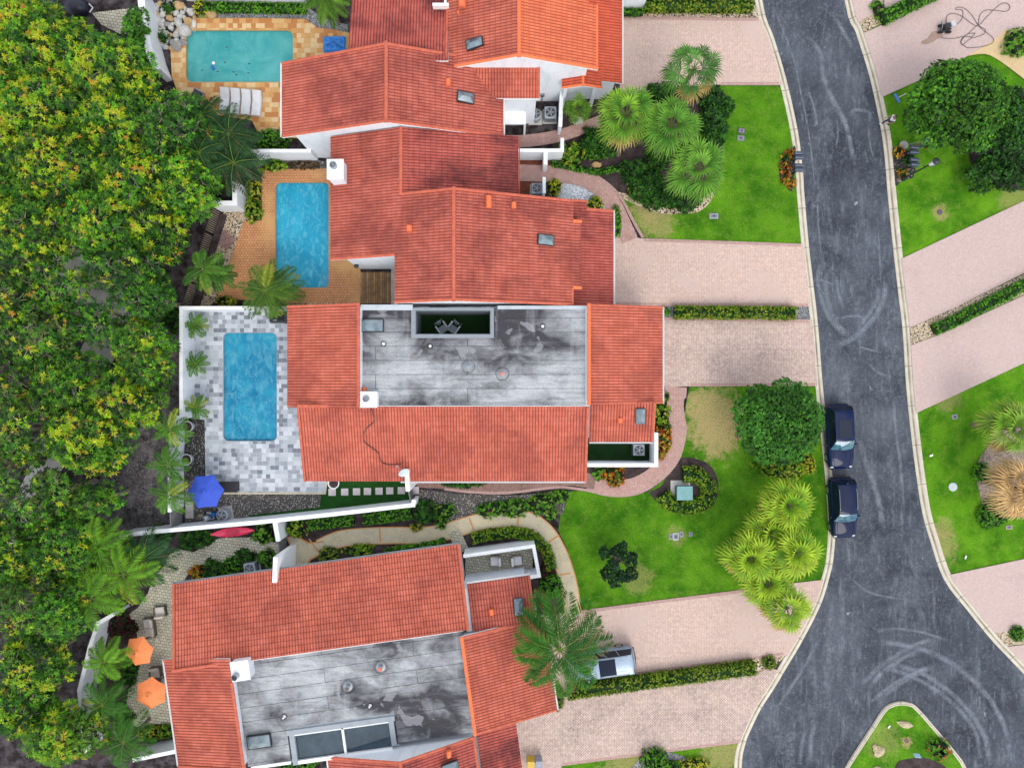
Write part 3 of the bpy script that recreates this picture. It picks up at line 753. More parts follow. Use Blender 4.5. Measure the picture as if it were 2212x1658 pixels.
def garden_wall(label, pts, h=2.0, th=.2, cat='garden wall', z0=-.1, mat=None, top=True, name='garden_wall', zt=2.0):
    """free-standing wall; pts = plan points of the wall TOP line"""
    P = [W(u, v, h) for u, v in pts]; b = Vector((P[0].x, P[0].y, 0)); t = thing(name, label, cat, b)
    m = MB(); n = MB()
    for i, (p, q) in enumerate(zip(P[:-1], P[1:])):
        d = (q - p); L = d.length; rz = math.atan2(d.y, d.x); e = .0 if i == 0 else th * .5
        m.box(((p.x + q.x) / 2, (p.y + q.y) / 2, (h + z0) / 2 - .02), (L + th * .98 - .004 * i, th - .003 * i, h - z0 - .04), rz)
        n.box(((p.x + q.x) / 2, (p.y + q.y) / 2, h - .02 + .002 * i), (L + th + .05, th + .06, .06), rz)
    m.build('wall', mat or WALL, t)
    if top: n.build('coping', WALL_TOP, t)
    return t
# ================================================================ GROUND
LITTER = Mat('leaf_littered_gravel', .95, .1); m = LITTER
q_ = m.mix(m.ramp(m.noise(1.1, 9, .8), .38, .64), (.030, .026, .030), (.20, .185, .19))
q_ = m.mix(m.math('MULTIPLY', m.ramp(m.voro(6.5), .24, .16), m.ramp(m.noise(.7, 4), .42, .6, .15, .9)), q_, (.52, .50, .50))
q_ = m.mix(m.math('MULTIPLY', m.ramp(m.voro(4.1, m.map(1, (1, 1, 1), (5, 2, 0))), .20, .12), .7), q_, (.20, .10, .04))
m.col(q_); m.bump(m.noise(14, 4, .8), .04); LITTER = m.mat
def resample(P, n):
    P = [Vector((p[0], p[1])) for p in P]; d = [0]
    for a, b in zip(P[:-1], P[1:]): d.append(d[-1] + (b - a).length)
    out = []
    for k in range(n):
        t = d[-1] * k / (n - 1); i = max(j for j in range(len(P)) if d[j] <= t + 1e-9); i = min(i, len(P) - 2)
        out.append(P[i].lerp(P[i + 1], (t - d[i]) / max(1e-9, d[i + 1] - d[i])))
    return out
KLo = [(1540, -900), (1590, -300), (1629, 0), (1657, 90), (1682, 175), (1707, 287), (1717.7, 375), (1720, 414), (1730, 527), (1740, 614), (1750, 702), (1760, 829), (1770, 924), (1780, 1016), (1786.5, 1104), (1787.5, 1154), (1782.7, 1209), (1775, 1243), (1757.7, 1298), (1720, 1373), (1682.7, 1436), (1657.7, 1478), (1630, 1520.7), (1607.6, 1565.7), (1594, 1600.7), (1585, 1658), (1590, 1800), (1640, 2300)]
KRo = [(1765, -900), (1800, -300), (1842.7, 0), (1865, 62.5), (1892.7, 150), (1907.7, 212.5), (1922.7, 287.5), (1930, 350), (1935, 414), (1947.7, 539), (1957.7, 627), (1967.7, 714), (1975, 829), (1985, 929), (1997.7, 1029), (2010, 1104), (2027.7, 1166), (2055, 1243), (2102.7, 1306), (2157.7, 1373), (2210, 1428), (2330, 1560), (2420, 1720), (2500, 2300)]
KLo = smooth_loop(KLo, 4, False); KRo = smooth_loop(KRo, 4, False)
KW = .62
def offset_line(uv, d):
    P = [Vector(W2(*p)) for p in uv]; out = []
    for i, p in enumerate(P):
        t = (P[min(i + 1, len(P) - 1)] - P[max(i - 1, 0)]).normalized(); out.append(p + Vector((-t.y, t.x)) * d)
    return P, out
def kerb(uv, side, name='kerb', w=KW, prof=((0, .005), (.03, .03), (.30, .02), (.42, -.05), (.55, -.078), (.72, -.07), (1., -.085), (1., -.2))):
    P, _ = offset_line(uv, 0); L = [0]
    for a, b in zip(P[:-1], P[1:]): L.append(L[-1] + (b - a).length)
    V = []; Tt = []; k = len(prof)
    for (q, z) in prof:
        _, O = offset_line(uv, side * w * q)
        for i, o in enumerate(O): V.append((o.x, o.y, z)); Tt.append((q, L[i] / 3.05, 0))
    n = len(P); F = []
    for j in range(k - 1):
        for i in range(n - 1):
            f = (j * n + i, j * n + i + 1, (j + 1) * n + i + 1, (j + 1) * n + i); F.append(f if side < 0 else f[::-1])
    return tag(np_mesh(name, V, F, KERB, tile=Tt), kind='structure')
kerb(KLo, 1); kerb(KRo, -1)
def along(K, v0, v1, du):
    P = [(p[0] + du, p[1]) for p in K if min(v0, v1) <= p[1] <= max(v0, v1)]
    def at(v):
        for a_, b_ in zip(K[:-1], K[1:]):
            if a_[1] <= v <= b_[1]: t = (v - a_[1]) / (b_[1] - a_[1]); return (a_[0] + (b_[0] - a_[0]) * t + du, v)
    P = [at(min(v0, v1))] + P + [at(max(v0, v1))]
    return P if v0 < v1 else P[::-1]
kl = lambda v0, v1: along(KLo, v0, v1, 4)
kr = lambda v0, v1: along(KRo, v0, v1, -4)
isl = smooth_loop([(1945, 1514.5), (1925, 1519), (1907.7, 1530.7), (1882.7, 1568), (1850, 1618), (1825, 1658), (1780, 1740), (1800, 1850), (1960, 1900), (2120, 1850), (2140, 1770), (2086.5, 1658), (2067.7, 1628), (2020, 1570.7), (1980, 1525.7), (1964, 1517)], 5)
# the base sheet, the two banks of yards (with holes for the pools), and the road between them
def rrect(u0, u1, v0, v1, r=10, n=5):
    out = []
    for cu, cv, a0 in ((u1 - r, v1 - r, 0), (u0 + r, v1 - r, 90), (u0 + r, v0 + r, 180), (u1 - r, v0 + r, 270)):
        for k in range(n + 1): a = R(a0 + 90 * k / n); out.append((cu + r * math.cos(a), cv + r * math.sin(a)))
    return out
POOL1 = rrect(402, 634, 66, 179.5, 14); POOL1[0:0] = []
POOL2 = rrect(595, 711, 394, 622.5, 11); POOL3 = rrect(482.5, 599, 718, 952.5, 12)
gm = MB(); gm.add([(-1500, -1500, -1.9), (1500, -1500, -1.9), (1500, 1500, -1.9), (-1500, 1500, -1.9)], [(0, 1, 2, 3)])
tag(gm.build('ground', SOIL), kind='structure')
Lw = [W2(*p) for p in KLo]; Lw = [(-400, Lw[0][1])] + Lw + [(-400, Lw[-1][1])]
sheet('yard_ground', [Lw] + [[W2(*p) for p in q] for q in (POOL1, POOL2, POOL3)], SOIL, z=0., world=True)
Re = [W2(*p) for p in KRo]; Re = Re + [(400, Re[-1][1]), (400, Re[0][1])]
LAWN_E = lawn_mat('lawn_grass_east', 1.12, [(2045, 862, 1.2, .5), (2030, 1180, 1.6, .6), (2037, 1140, 1.0, .5), (2030, 459, .8, .7), (2190, 430, 1.5, .5)])
LAWN_W = lawn_mat('lawn_grass_west', 1.0, [(1537, 900, 2.7, 1.0), (1550, 945, 2.0, .9), (1510, 870, 1.3, .6), (1420, 480, 1.6, .7), (1395, 455, 1.3, .8), (1560, 1625, 2.0, .7), (1365, 1650, 2.6, .7), (1460, 1157, .9, .4), (1378, 1250, 1.4, .4)])
sheet('lawn', Re, LAWN_E, z=0., world=True)
rd = [W2(*p) for p in KLo] + [W2(*p) for p in KRo[::-1]]
sheet('road', rd, ASPH, z=-.10, world=True)
kerb(isl + [isl[0]], 1, 'island_kerb', .26, ((0, -.2), (0., .06), (.5, .07), (.9, .06), (1., .03)))
LAWN_I = lawn_mat('lawn_grass_island', 1.08, [(1958, 1602, .5, .9), (1905, 1600, 1.6, .35)])
sheet('island_lawn', [tuple(p) for p in offset_line(isl + [isl[0]], .12)[1][:-1]], LAWN_I, z=.028, world=True)
sheet('island_mulch', smooth_loop([(1935, 1648), (1960, 1637), (1990, 1634), (2020, 1642), (2045, 1660), (2050, 1700), (1990, 1730), (1930, 1700)], 4), MULCH, z=.034)
# tyre marks: pale dust tracks pressed on the asphalt
TM = Mat('tyre_dust', .9, .2); TM.col(TM.mix(TM.noise(1.5, 4), (.26, .29, .34), (.36, .39, .44)))
_t = TM.n('ShaderNodeBsdfTransparent'); _x = TM.n('ShaderNodeMixShader')
_a = TM.n('ShaderNodeAttribute', attribute_name='tile'); _s = TM.n('ShaderNodeSeparateXYZ'); TM.set(_s.inputs[0], _a.outputs['Vector']); TM.set(_x.inputs[0], TM.math('MULTIPLY', _s.outputs['X'], TM.ramp(TM.noise(1.3, 7, .8),   .34, .64, .04, .62))); TM.nt.links.new(_t.outputs[0], _x.inputs[1]); TM.nt.links.new(TM.b.outputs[0], _x.inputs[2]); TM.nt.links.new(_x.outputs[0], TM.out.inputs['Surface']); TM = TM.mat
tz = -.096
def T3(x, y): return (1657.7 + x / 4, 1243.2 + y / 4)
def T2(x, y): return (1657.7 + x / 4, 828.8 + y / 4)
def T1(x, y): return (1657.7 + x / 4, 414.4 + y / 4)
def T0(x, y): return (1657.7 + x / 4, y / 4)
marks = [([T3(800, 960), T3(960, 800), T3(1150, 670), T3(1300, 590), T3(1480, 550)], .3), ([T3(860, 990), T3(1000, 830), T3(1180, 710), T3(1340, 640)], .3),
 ([T3(960, 575), T3(1150, 595), T3(1350, 640), T3(1530, 720), T3(1720, 850), T3(1880, 1010), T3(2000, 1190), T3(2080, 1400), T3(2090, 1600)], .32),
 ([T3(1050, 770), T3(1250, 810), T3(1420, 890), T3(1600, 1020), T3(1750, 1180), T3(1880, 1400), T3(1930, 1640)], .3), ([T3(1000, 800), T3(1180, 840), T3(1350, 920), T3(1530, 1040), T3(1680, 1180), T3(1800, 1350), T3(1850, 1600)], .26),
 ([T3(960, 1080), T3(1130, 950), T3(1290, 850), T3(1480, 780)], .28), ([T3(860, 1120), T3(1060, 960), T3(1250, 850), T3(1440, 770)], .26),
 ([T3(930, 490), T3(1060, 460), T3(1200, 465), T3(1380, 500), T3(1560, 560)], .16), ([T3(60, 1180), T3(180, 1000), T3(310, 800), T3(460, 530)], .22),
 ([T3(370, 1650), T3(380, 1400), T3(430, 1250)], .3), ([T3(280, 1650), T3(300, 1450), T3(350, 1280)], .22), ([T3(1920, 1650), T3(1900, 1450), T3(1850, 1280)], .3),
 ([T1(450, 600), T1(440, 780), T1(480, 960), T1(560, 1120), T1(680, 1250)], .28), ([T1(520, 660), T1(510, 850), T1(560, 1050), T1(640, 1180), T1(720, 1240)], .28),
 ([T1(600, 700), T1(610, 850), T1(660, 1020)], .2), ([T1(1020, 760), T1(1010, 900), T1(940, 1060), T1(840, 1180), T1(700, 1290), T1(560, 1330)], .34),
 ([T1(940, 780), T1(960, 900), T1(880, 1050), T1(780, 1180)], .24), ([T1(540, 1110), T1(640, 1085), T1(780, 1070), T1(830, 1100)], .14), ([T1(390, 750), T1(500, 770), T1(600, 820)], .12),
 ([T1(870, 1480), T1(960, 1560), T1(1100, 1610)], .16), ([T1(780, 1330), T1(880, 1360), T1(990, 1390)], .14),
 ([T0(30, 0), T0(150, 300), T0(230, 520), T0(290, 800), T0(350, 1100), T0(390, 1400), T0(410, 1650)], .10), ([T0(340, 300), T0(460, 460), T0(480, 640), T0(560, 860), T0(670, 1060), T0(720, 1250), T0(740, 1380)], .3),
 ([T0(490, 720), T0(600, 900), T0(690, 1100), T0(730, 1300)], .22), ([T0(340, 760), T0(390, 880), T0(425, 1060), T0(380, 1090)], .14), ([T0(740, 1010), T0(745, 950), T0(880, 970), T0(870, 1060)], .22), ([T0(870, 1050), T0(890, 1250), T0(930, 1400)], .12),
 ([T0(560, 100), T0(650, 260), T0(740, 420)], .25), ([T0(600, 1020), T0(610, 1150), T0(590, 1290)], .12), ([T1(430, 0), T1(440, 260), T1(470, 600)], .10), ([T1(950, 200), T1(965, 450), T1(985, 880)], .10),
 ([T2(1090, 100), T2(1110, 400), T2(1150, 700), T2(1180, 1100)], .2), ([T2(920, 750), T2(930, 960)], .3), ([T2(790, 450), T2(860, 700), T2(960, 1000), T2(1010, 1300)], .34), ([T3(700, 0), T3(900, 150), T3(1250, 210)], .14)]
allv = []; allf = []; allt = []
for k, (pl, w_) in enumerate(marks):
    q = smooth_loop(pl, 8, False); P, _ = offset_line(q, 0); L_ = [offset_line(q, w_ * .85 * s_)[1] for s_ in (-1, -.5, 0, .5, 1)]; b = len(allv); z = tz + k * .0006; n = len(P)
    for i in range(n):
        for s_ in range(5): p_ = L_[s_][i]; allv.append((p_.x, p_.y, z)); allt.append(((0, .7, 1, .7, 0)[s_] * min(1, i / 5, (n - 1 - i) / 5), 0, 0))
    for i in range(n - 1):
        for s_ in range(4): allf.append((b + i * 5 + s_, b + i * 5 + s_ + 1, b + i * 5 + s_ + 6, b + i * 5 + s_ + 5))
tag(np_mesh('tyre_marks', allv, allf, TM, tile=allt), kind='stuff')

# lawns west of the road
LA = [(1552, 184), *kl(184, 527), (1560, 521), (1388, 516), (1370, 485), (1345, 428), (1400, 452), (1440, 462), (1480, 462), (1512, 455), (1528, 440), (1540, 410), (1552, 380), (1560, 330), (1568, 280), (1568, 230)]
sheet('lawn', LA, LAWN_W, jit=.03)
LB = [(1489, 834.5), *kl(833, 1251), (1660, 1264), (1552, 1280), (1400, 1298), (1253, 1317), (1246, 1280), (1236, 1235), (1226, 1190), (1206, 1145), (1210, 1110), (1230, 1060), (1270, 1058), (1350, 1072), (1400, 1062), (1440, 1030), (1470, 990), (1480, 950), (1476, 900)]
sheet('lawn', LB, LAWN_W, jit=.02)
sheet('lawn', [(1210, 1652), (1400, 1628), *kl(1601, 1720), (1586, 1800), (1210, 1800)], LAWN_W)
# beds
sheet('mulch_bed', smooth_loop([(1225, 230), (1290, 180), (1400, 190), (1540, 190), (1560, 260), (1555, 330), (1535, 400), (1505, 450), (1440, 458), (1380, 440), (1335, 410), (1290, 385), (1200, 360), (1200, 250)], 3), MULCH)
sheet('pebble_bed', smooth_loop([(1335, 415), (1372, 424), (1420, 430), (1480, 434), (1520, 418), (1538, 380), (1546, 384), (1540, 425), (1512, 456), (1470, 462), (1420, 460), (1350, 432)], 3), CHIP)
sheet('white_gravel_bed', smooth_loop([(1212, 398), (1250, 398), (1290, 420), (1318, 445), (1330, 470), (1300, 470), (1260, 455), (1205, 445)], 3), GRAVEL_W)
sheet('mulch_bed', [(1119, 346), (1185, 346), (1185, 364), (1119, 364)], REDMULCH)
sheet('mulch_bed', [(1119, 392), (1176, 390), (1176, 440), (1119, 440)], REDMULCH)
sheet('pebble_bed', [(1388, 12), (1631, 12), (1638, 41), (1388, 38)], CHIP)
sheet('pebble_bed', [(1320, 656), *kl(660, 692), (1432, 690)], GRAVEL_G)
sheet('pebble_bed', [(1404, 1478), (1406, 1462), (1690, 1410), (1700, 1415), (1668, 1440), (1640, 1450)], CHIP)
sheet('gravel_bed', [(552, 15), (660, 14), (700, 40), (752, 55), (752, 75), (690, 62), (660, 44), (430, 41), (425, 28)], GRAVEL_G)
sheet('gravel_bed', [(443, 906), (399, 906), (399, 1030), (443, 1025)], GRAVEL_D)
sheet('gravel_bed', [(470, 1064), (698, 1064), (698, 1100), (552, 1117), (400, 1135), (397, 1040), (443, 1030)], GRAVEL_M)
sheet('pebble_bed', [(485, 456), (552, 458), (548, 500), (527, 479), (505, 560), (500, 600), (475, 641), (450, 664), (392, 664), (440, 540)], CHIP)
sheet('pebble_bed', [(620, 650), (778, 650), (778, 662), (620, 664)], CHIP)
sheet('mulch_bed', [(535, 385), (566, 378), (566, 477), (535, 477)], MULCH)
sheet('gravel_bed', [(552, 348), (715, 348), (715, 366), (552, 370)], GRAVEL_M)
sheet('gravel_bed', [(893, 1055), (990, 1066), (1100, 1070), (1200, 1062), (1230, 1058), (1215, 1110), (1150, 1115), (1000, 1125), (890, 1120)], GRAVEL_M)
sheet('mulch_bed', [(620, 1120), (890, 1095), (890, 1140), (1000, 1130), (1120, 1108), (1205, 1140), (1235, 1250), (1240, 1320), (1150, 1330), (1150, 1170), (990, 1175), (620, 1230)], MULCH)
sheet('mulch_bed', [(1270, 1000), (1420, 1000), (1440, 935), (1420, 870), (1445, 868), (1462, 920), (1455, 990), (1400, 1035), (1330, 1040), (1268, 1035)], MULCH)
sheet('mulch_bed', smooth_loop([(1402, 1064), (1424, 1052), (1440, 1030), (1470, 990), (1500, 990), (1530, 1002), (1548, 1030), (1550, 1062), (1540, 1090), (1505, 1108), (1460, 1106), (1430, 1092)], 3), MULCH)
sheet('mulch_bed', smooth_loop([(1718, 322), (1705, 324), (1688, 342), (1682, 372), (1690, 395), (1716, 412)], 4)[0:20], GRAVEL_D, z=.05)
sheet('mulch_bed', smooth_loop([(1927, 322), (1945, 320), (1968, 335), (1976, 360), (1970, 385), (1950, 388), (1934, 402), (1931, 380)], 4), GRAVEL_D)
sheet('mulch_bed', smooth_loop([(2092, 340), (2120, 320), (2300, 310), (2300, 410), (2180, 408), (2120, 385)], 4), MULCH)
sheet('mulch_bed', smooth_loop([(2107, 1010), (2135, 960), (2155, 930), (2300, 930), (2300, 1120), (2185, 1112), (2170, 1125), (2140, 1130), (2118, 1080)], 4), two('woodchip', (.14, .10, .08), (.34, .28, .23), 5, bs=25, fine=.5))
sheet('mulch_bed', smooth_loop([(1370, 1650), (1400, 1625), (1440, 1622), (1490, 1640), (1530, 1680), (1360, 1690)], 4), GRAVEL_G)
sheet('turf_strip', [(698, 1040), (886, 1038), (886, 1088), (698, 1102), (540, 1120), (540, 1112), (690, 1095)], TURF)
sheet('soil_bed', smooth_loop([(290, 1310), (330, 1330), (300, 1500), (270, 1600), (190, 1640), (175, 1500), (220, 1360)], 3), MULCH)
sheet('gravel_bed', smooth_loop([(330, 700), (392, 690), (392, 900), (370, 905), (366, 1100), (390, 1120), (280, 1160), (200, 1130), (190, 1060), (260, 980), (310, 880)], 3), LITTER, jit=.22)
sheet('path', [(95, 560), (150, 520), (330, 660), (310, 690), (230, 800), (60, 1180), (-20, 1180), (60, 1020), (140, 830), (200, 700)], CONC)

# driveways
def drive(poly, mat=DRIVE, border=None, **k):
    o = sheet('driveway', poly, mat, **k)
    for b in (border or []): ribbon('driveway_edge', b, .24, BORDER)
    return o
drive([(1338, 38), *kl(41, 184), (1552, 184), (1420, 192), (1338, 215)], border=[[(1342, 40), (1637, 43)], [(1556, 182), (1682, 182)]])
drive([(1300, 500), (1388, 516), (1560, 521), *kl(527, 662), (1434, 661), (1300, 657)], border=[[(1390, 518.5), (1560, 524), (1729, 530)], [(1330, 655), (1440, 658.5), (1744, 659)]])
drive([(1405, 686), *kl(690, 833), (1490, 834), (1405, 836)], DRIVE2, border=[[(1432, 689), (1747, 693.5)], [(1490, 831), (1759, 830)]])
drive([(1180, 1327), (1253, 1317), (1400, 1298), (1552, 1279), (1660, 1264), *kl(1251, 1414), (1640, 1422), (1404, 1462), (1210, 1494), (1180, 1500)], border=[[(1240, 1322), (1400, 1301), (1552, 1282), (1660, 1268)], [(1225, 1478), (1404, 1448), (1640, 1418), (1690, 1410)]])
drive([(1080, 1550), (1200, 1500), (1240, 1506), (1404, 1478), (1640, 1450), (1660, 1440), *kl(1446, 1601), (1400, 1628), (1212, 1652), (1225, 1720), (1080, 1720)], DRIVE2, border=[[(1215, 1648.5), (1400, 1624.5), (1596, 1599)]])
DRV_E = pavers('driveway_pavers_fine', (.60, .46, .42), (.55, .41, .375), (.47, .35, .32), .1, .05, R(20), dirt=(.36, .28, .25), dirt_lo=.56, ms=.004)
drive([*kr(48, -290), (2100, -300), (2020, -40), (1948, 2), (1893, 28)], DRV_E)
drive([*kr(211, 73), (2020, 2), (2100, -40), (2400, -80), (2400, -20), (2211, 62), (2155, 84), (2087, 123), (1990, 172)], DRV_E)
drive([*kr(708, 559), (2210, 434.5), (2500, 290), (2500, 450), (2210, 590), (2060, 665)], DRV_E)
drive([*kr(892, 746), (2012, 728), (2210, 638), (2500, 505), (2500, 640), (2210, 784)], DRV_E)
drive([*kr(1366, 1240), (2210, 1206), (2500, 1140), (2500, 1340), (2210, 1362)], DRV_E)
drive([(2260, 1385), (2500, 1360), (2500, 1700), *kr(1700, 1395)], DRV_E)
sheet('pebble_bed', [*kr(73, 48), (1893, 28), (1905, 50)], CHIP)
sheet('pebble_bed', [*kr(746, 709), (2060, 665), (2500, 452), (2500, 505), (2210, 636), (2012, 726)], CHIP)
sheet('pebble_bed', [*kr(1393, 1367), (2210, 1354), (2260, 1350), (2260, 1385)], CHIP)
sheet('path', smooth_loop([(2087, 122), (2110, 110), (2150, 84), (2185, 64), (2300, 100), (2300, 240), (2220, 180), (2160, 135), (2125, 118)], 3), two('sand_path', (.62, .45, .24), (.56, .42, .24), 1.5))
# wet patch by the pressure washer
sheet('wet_patch', smooth_loop([(2034, 77), (2020, 69), (2010, 72), (2001, 84), (1990, 90), (1988, 96), (2000, 97), (2014, 92), (2022, 86), (2033, 83)], 3), two('damp_pavers', (.36, .25, .20), (.32, .215, .175), 3), z=None)

# garden paths
ribbon('path', smooth_loop([(1095, 373), (1150, 375), (1200, 377), (1255, 385), (1298, 410), (1325, 445), (1342, 480), (1360, 520)], 5, False), 1.28, PATHP)
ribbon('path_edge', smooth_loop([(1200, 364), (1262, 370), (1312, 398), (1343, 432), (1364, 472), (1388, 514)], 5, False), .22, BORDER)
ribbon('path', smooth_loop([(1080, 306), (1130, 306), (1190, 298), (1235, 286), (1300, 262)], 5, False), .95, PATHP)
ribbon('path', smooth_loop([(1459, 835), (1457, 870), (1462, 910), (1461, 945), (1447, 985), (1415, 1022), (1370, 1048), (1320, 1052), (1270, 1042)], 6, False), [1.7] * 5 + [1.25] * 50, PATHP)
ribbon('path', smooth_loop([(1285, 1040), (1230, 1032), (1160, 1040), (1100, 1050), (1040, 1050), (985, 1040), (900, 1036)], 6, False), 1.15, PATHD)
ribbon('path_edge', smooth_loop([(1476, 840), (1473, 880), (1479, 920), (1476, 955), (1461, 997), (1425, 1037), (1375, 1065), (1318, 1069), (1262, 1057), (1200, 1052), (1100, 1063), (1020, 1062), (960, 1055)], 6, False), .2, BORDER)
CP = smooth_loop([(690, 1182), (735, 1163), (790, 1157), (850, 1155), (910, 1155), (960, 1148), (1020, 1130), (1060, 1122), (1105, 1120), (1145, 1124), (1178, 1148), (1202, 1185), (1218, 1225), (1230, 1270), (1237, 1323)], 6, False)
ribbon('path_edge', CP, 1.34, OCHRE); ribbon('path', CP, 1.16, CREAM)
sheet('path_edge', [(618, 1158), (640, 1155), (668, 1170), (700, 1167), (700, 1193), (672, 1208), (655, 1235), (612, 1235), (628, 1180)], OCHRE)
sheet('path', [(622, 1160), (640, 1158), (664, 1173), (700, 1170), (700, 1190), (668, 1206), (652, 1235), (616, 1235), (632, 1182)], CREAM)
for a_, b_ in (((820, 1140), (822, 1170)), ((1013, 1117), (1023, 1143)), ((668, 1163), (690, 1192)), ((1184, 1170), (1207, 1154)), ((1209, 1240), (1232, 1236)), ((1120, 1108), (1118, 1133))): ribbon('path_joint', [a_, b_], .12, OCHRE)
# decks and patios
sheet('pool_deck', [[(369, 100), (400, 96), (400, 60), (424, 41), (550, 41), (660, 43), (672, 52), (688, 62), (720, 66), (760, 74), (760, 300), (640, 300), (560, 292), (545, 262), (470, 250), (425, 220), (388, 210), (372, 165)], POOL1], TRAV)
sheet('pool_deck', [[(566, 367), (745, 365), (745, 560), (779, 568), (779, 653), (622, 656), (470, 643), (495, 570), (527, 479), (566, 477)], POOL2], BRICKDECK)
sheet('pool_deck', [[(415, 672), (660, 670), (660, 880), (670, 1038), (704, 1038), (704, 1062), (480, 1062), (445, 1028), (443, 906), (415, 904)], POOL3], MARBLE)
ribbon('deck_edge', [(484, 1064.5), (704, 1064.5), (706, 1039)], .14, two('cream_edging', (.62, .55, .40), (.5, .44, .33), 3))
sheet('patio', [(335, 1243), (357, 1219), (367, 1196), (387, 1185), (420, 1190), (450, 1176), (475, 1161), (553, 1158), (600, 1172), (615, 1200), (590, 1215), (512, 1196), (510, 1211), (425, 1219), (405, 1243), (385, 1270), (420, 1300), (420, 1590), (385, 1568), (360, 1560), (330, 1562), (300, 1568), (270, 1553), (278, 1493), (288, 1448), (298, 1373), (292, 1338), (275, 1328), (300, 1310), (320, 1280)], BEIGE, jit=.02)
sheet('patio', [(1005, 1196), (1150, 1180), (1150, 1250), (1005, 1262)], BEIGE)
ribbon('patio', [(980, 1145), (1000, 1190)], .95, BEIGE)
sheet('court_turf', [(1262, 945), (1410, 945), (1410, 1005), (1262, 1005)], TURF_DK)
BOARDS = [two('deck_board_wood', c_, (.20, .11, .05), 2.2, .8, bs=26) for c_ in ((.46, .28, .13), (.32, .18, .08), (.25, .15, .08))]
t_ = thing('wood_deck', 'weathered brown plank deck in the recess beside the brick pool deck', 'deck', W(777, 656)); m = MB(); q0, q1 = W(777, 588), W(845, 656)
m.box(((q0.x + q1.x) / 2, (q0.y + q1.y) / 2, .05), (q1.x - q0.x, q0.y - q1.y, .05)); m.build('joists', BLACK, t_); m = MB()
for k in range(14): m.m = k % 3; m.box((q0.x + .09 + k * .1735, (q0.y + q1.y) / 2, .10 + .001 * (k % 4)), (.145, q0.y - q1.y, .035))
m.build('planks', BOARDS, t_)
sheet('paving_slabs', [(845, 578), (857, 578), (857, 660), (845, 660)], CONC)
sheet('patio', [(285, 20), (330, 20), (330, 75), (260, 75), (220, 55), (200, 30)], BEIGE)
ribbon('pink_slab', [(478, 530), (498, 508)], 1.25, pavers('pink_slabs', (.30, .19, .17), (.26, .15, .13), (.06, .04, .04), .45, .45, R(-20), herring=False))

# ================================================================ POOLS
def pool(label, loop, wmat, plaster, coping, uv, depth=1.35, wl=-.12, cw=.0):
    L = [W2(*p) for p in loop]; a = sum(L[i][0] * L[(i + 1) % len(L)][1] - L[(i + 1) % len(L)][0] * L[i][1] for i in range(len(L)))
    if a < 0: L = L[::-1]
    n = len(L); c = W(*uv); t = thing('swimming_pool', label, 'swimming pool', c)
    b = MB(); vs = [(p[0], p[1], -.02) for p in L] + [(p[0], p[1], -depth) for p in L]; tv, tf = tess([L], -depth)
    b.add(vs, [(i, n + i, n + (i + 1) % n, (i + 1) % n) for i in range(n)]); b.add(tv, tf); b.build('basin', plaster, t)
    tv, tf = tess([L], wl); MB().add(tv, tf).build('water', wmat, t)
    m = MB(); I = []; O = []
    for i in range(n):
        p0, p1, p2 = Vector(L[i - 1]), Vector(L[i]), Vector(L[(i + 1) % n]); tt = (p2 - p0).normalized(); nn = Vector((tt.y, -tt.x))
        I.append(p1 - nn * .03); O.append(p1 + nn * .30)
    z = .085; vs = []
    for P_, zz in ((I, -.06), (I, z), (O, z), (O, .0)): vs += [(p.x, p.y, zz) for p in P_]
    m.add(vs, [(k * n + i, k * n + (i + 1) % n, (k + 1) * n + (i + 1) % n, (k + 1) * n + i) for k in range(3) for i in range(n)])
    m.build('coping', coping, t)
    return t
PL1 = plain('pool_plaster_turquoise', (.10, .42, .46), .8); PL2 = plain('pool_plaster_blue', (.04, .36, .58), .8)
W1 = water_mat('turquoise_water', (.03, .36, .37), (.12, .52, .50), (.20, .58, .60), .7, .5, .8)
W2m = water_mat('bright_blue_water', (.012, .33, .54), (.04, .50, .72), (.28, .76, .88), 2.1, .50, .72, 35)
W3m = water_mat('deep_blue_water', (.01, .22, .42), (.04, .42, .62), (.24, .64, .76), 1.7, .46, .74, -25)
p1 = pool('turquoise pool set in the golden stone deck', POOL1, W1, PL1, two('gold_coping', (.66, .42, .18), (.56, .32, .12), 1.8), (518, 123))
p2 = pool('bright rippling blue pool set in the terracotta brick deck', POOL2, W2m, PL2, two('orange_coping', (.62, .33, .12), (.54, .26, .09), 2), (653, 508))
p3 = pool('deep blue pool set in the grey marble deck', POOL3, W3m, plain('pool_plaster_navy', (.02, .20, .34), .8), two('grey_coping', (.30, .34, .38), (.42, .45, .48), 2), (540, 835))
m = MB()
for r_, zz in ((.42, -.20), (.75, -.28), (1.08, -.4)):
    c = W(711, 622.5); pts = [(c.x, c.y)] + [(c.x + r_ * math.cos(a), c.y + r_ * math.sin(a)) for a in np.linspace(R(90), R(180), 10)]; m.prism(pts, -1.3, zz + .02)
m.build('step', plain('pool_step_white', (.55, .75, .80), .7), p2)
c = W(421, 60, .2); m = MB(); m.tube([W(421, 40, .02), W(421, 44, .55), W(421, 60, .6), W(421, 72, -.3)], .03, 6); m.tube([W(417, 40, .02), W(417, 44, .55), W(417, 60, .6), W(417, 72, -.3)], .03, 6); m.build('handrail', WHITE, p1)
c = W(460, 147, -.12); m = MB(); m.box((c.x, c.y, -.1), (.22, .3, .14), .5); m.build('pool_cleaner', plain('blue_plastic', (.02, .12, .45), .4), p1); m = MB(); m.lathe((c.x + .05, c.y + .35, -.12), [(.02, 0), (.12, .02), (.12, .05), (.02, .08)], 10); m.build('float', WHITE, p1)
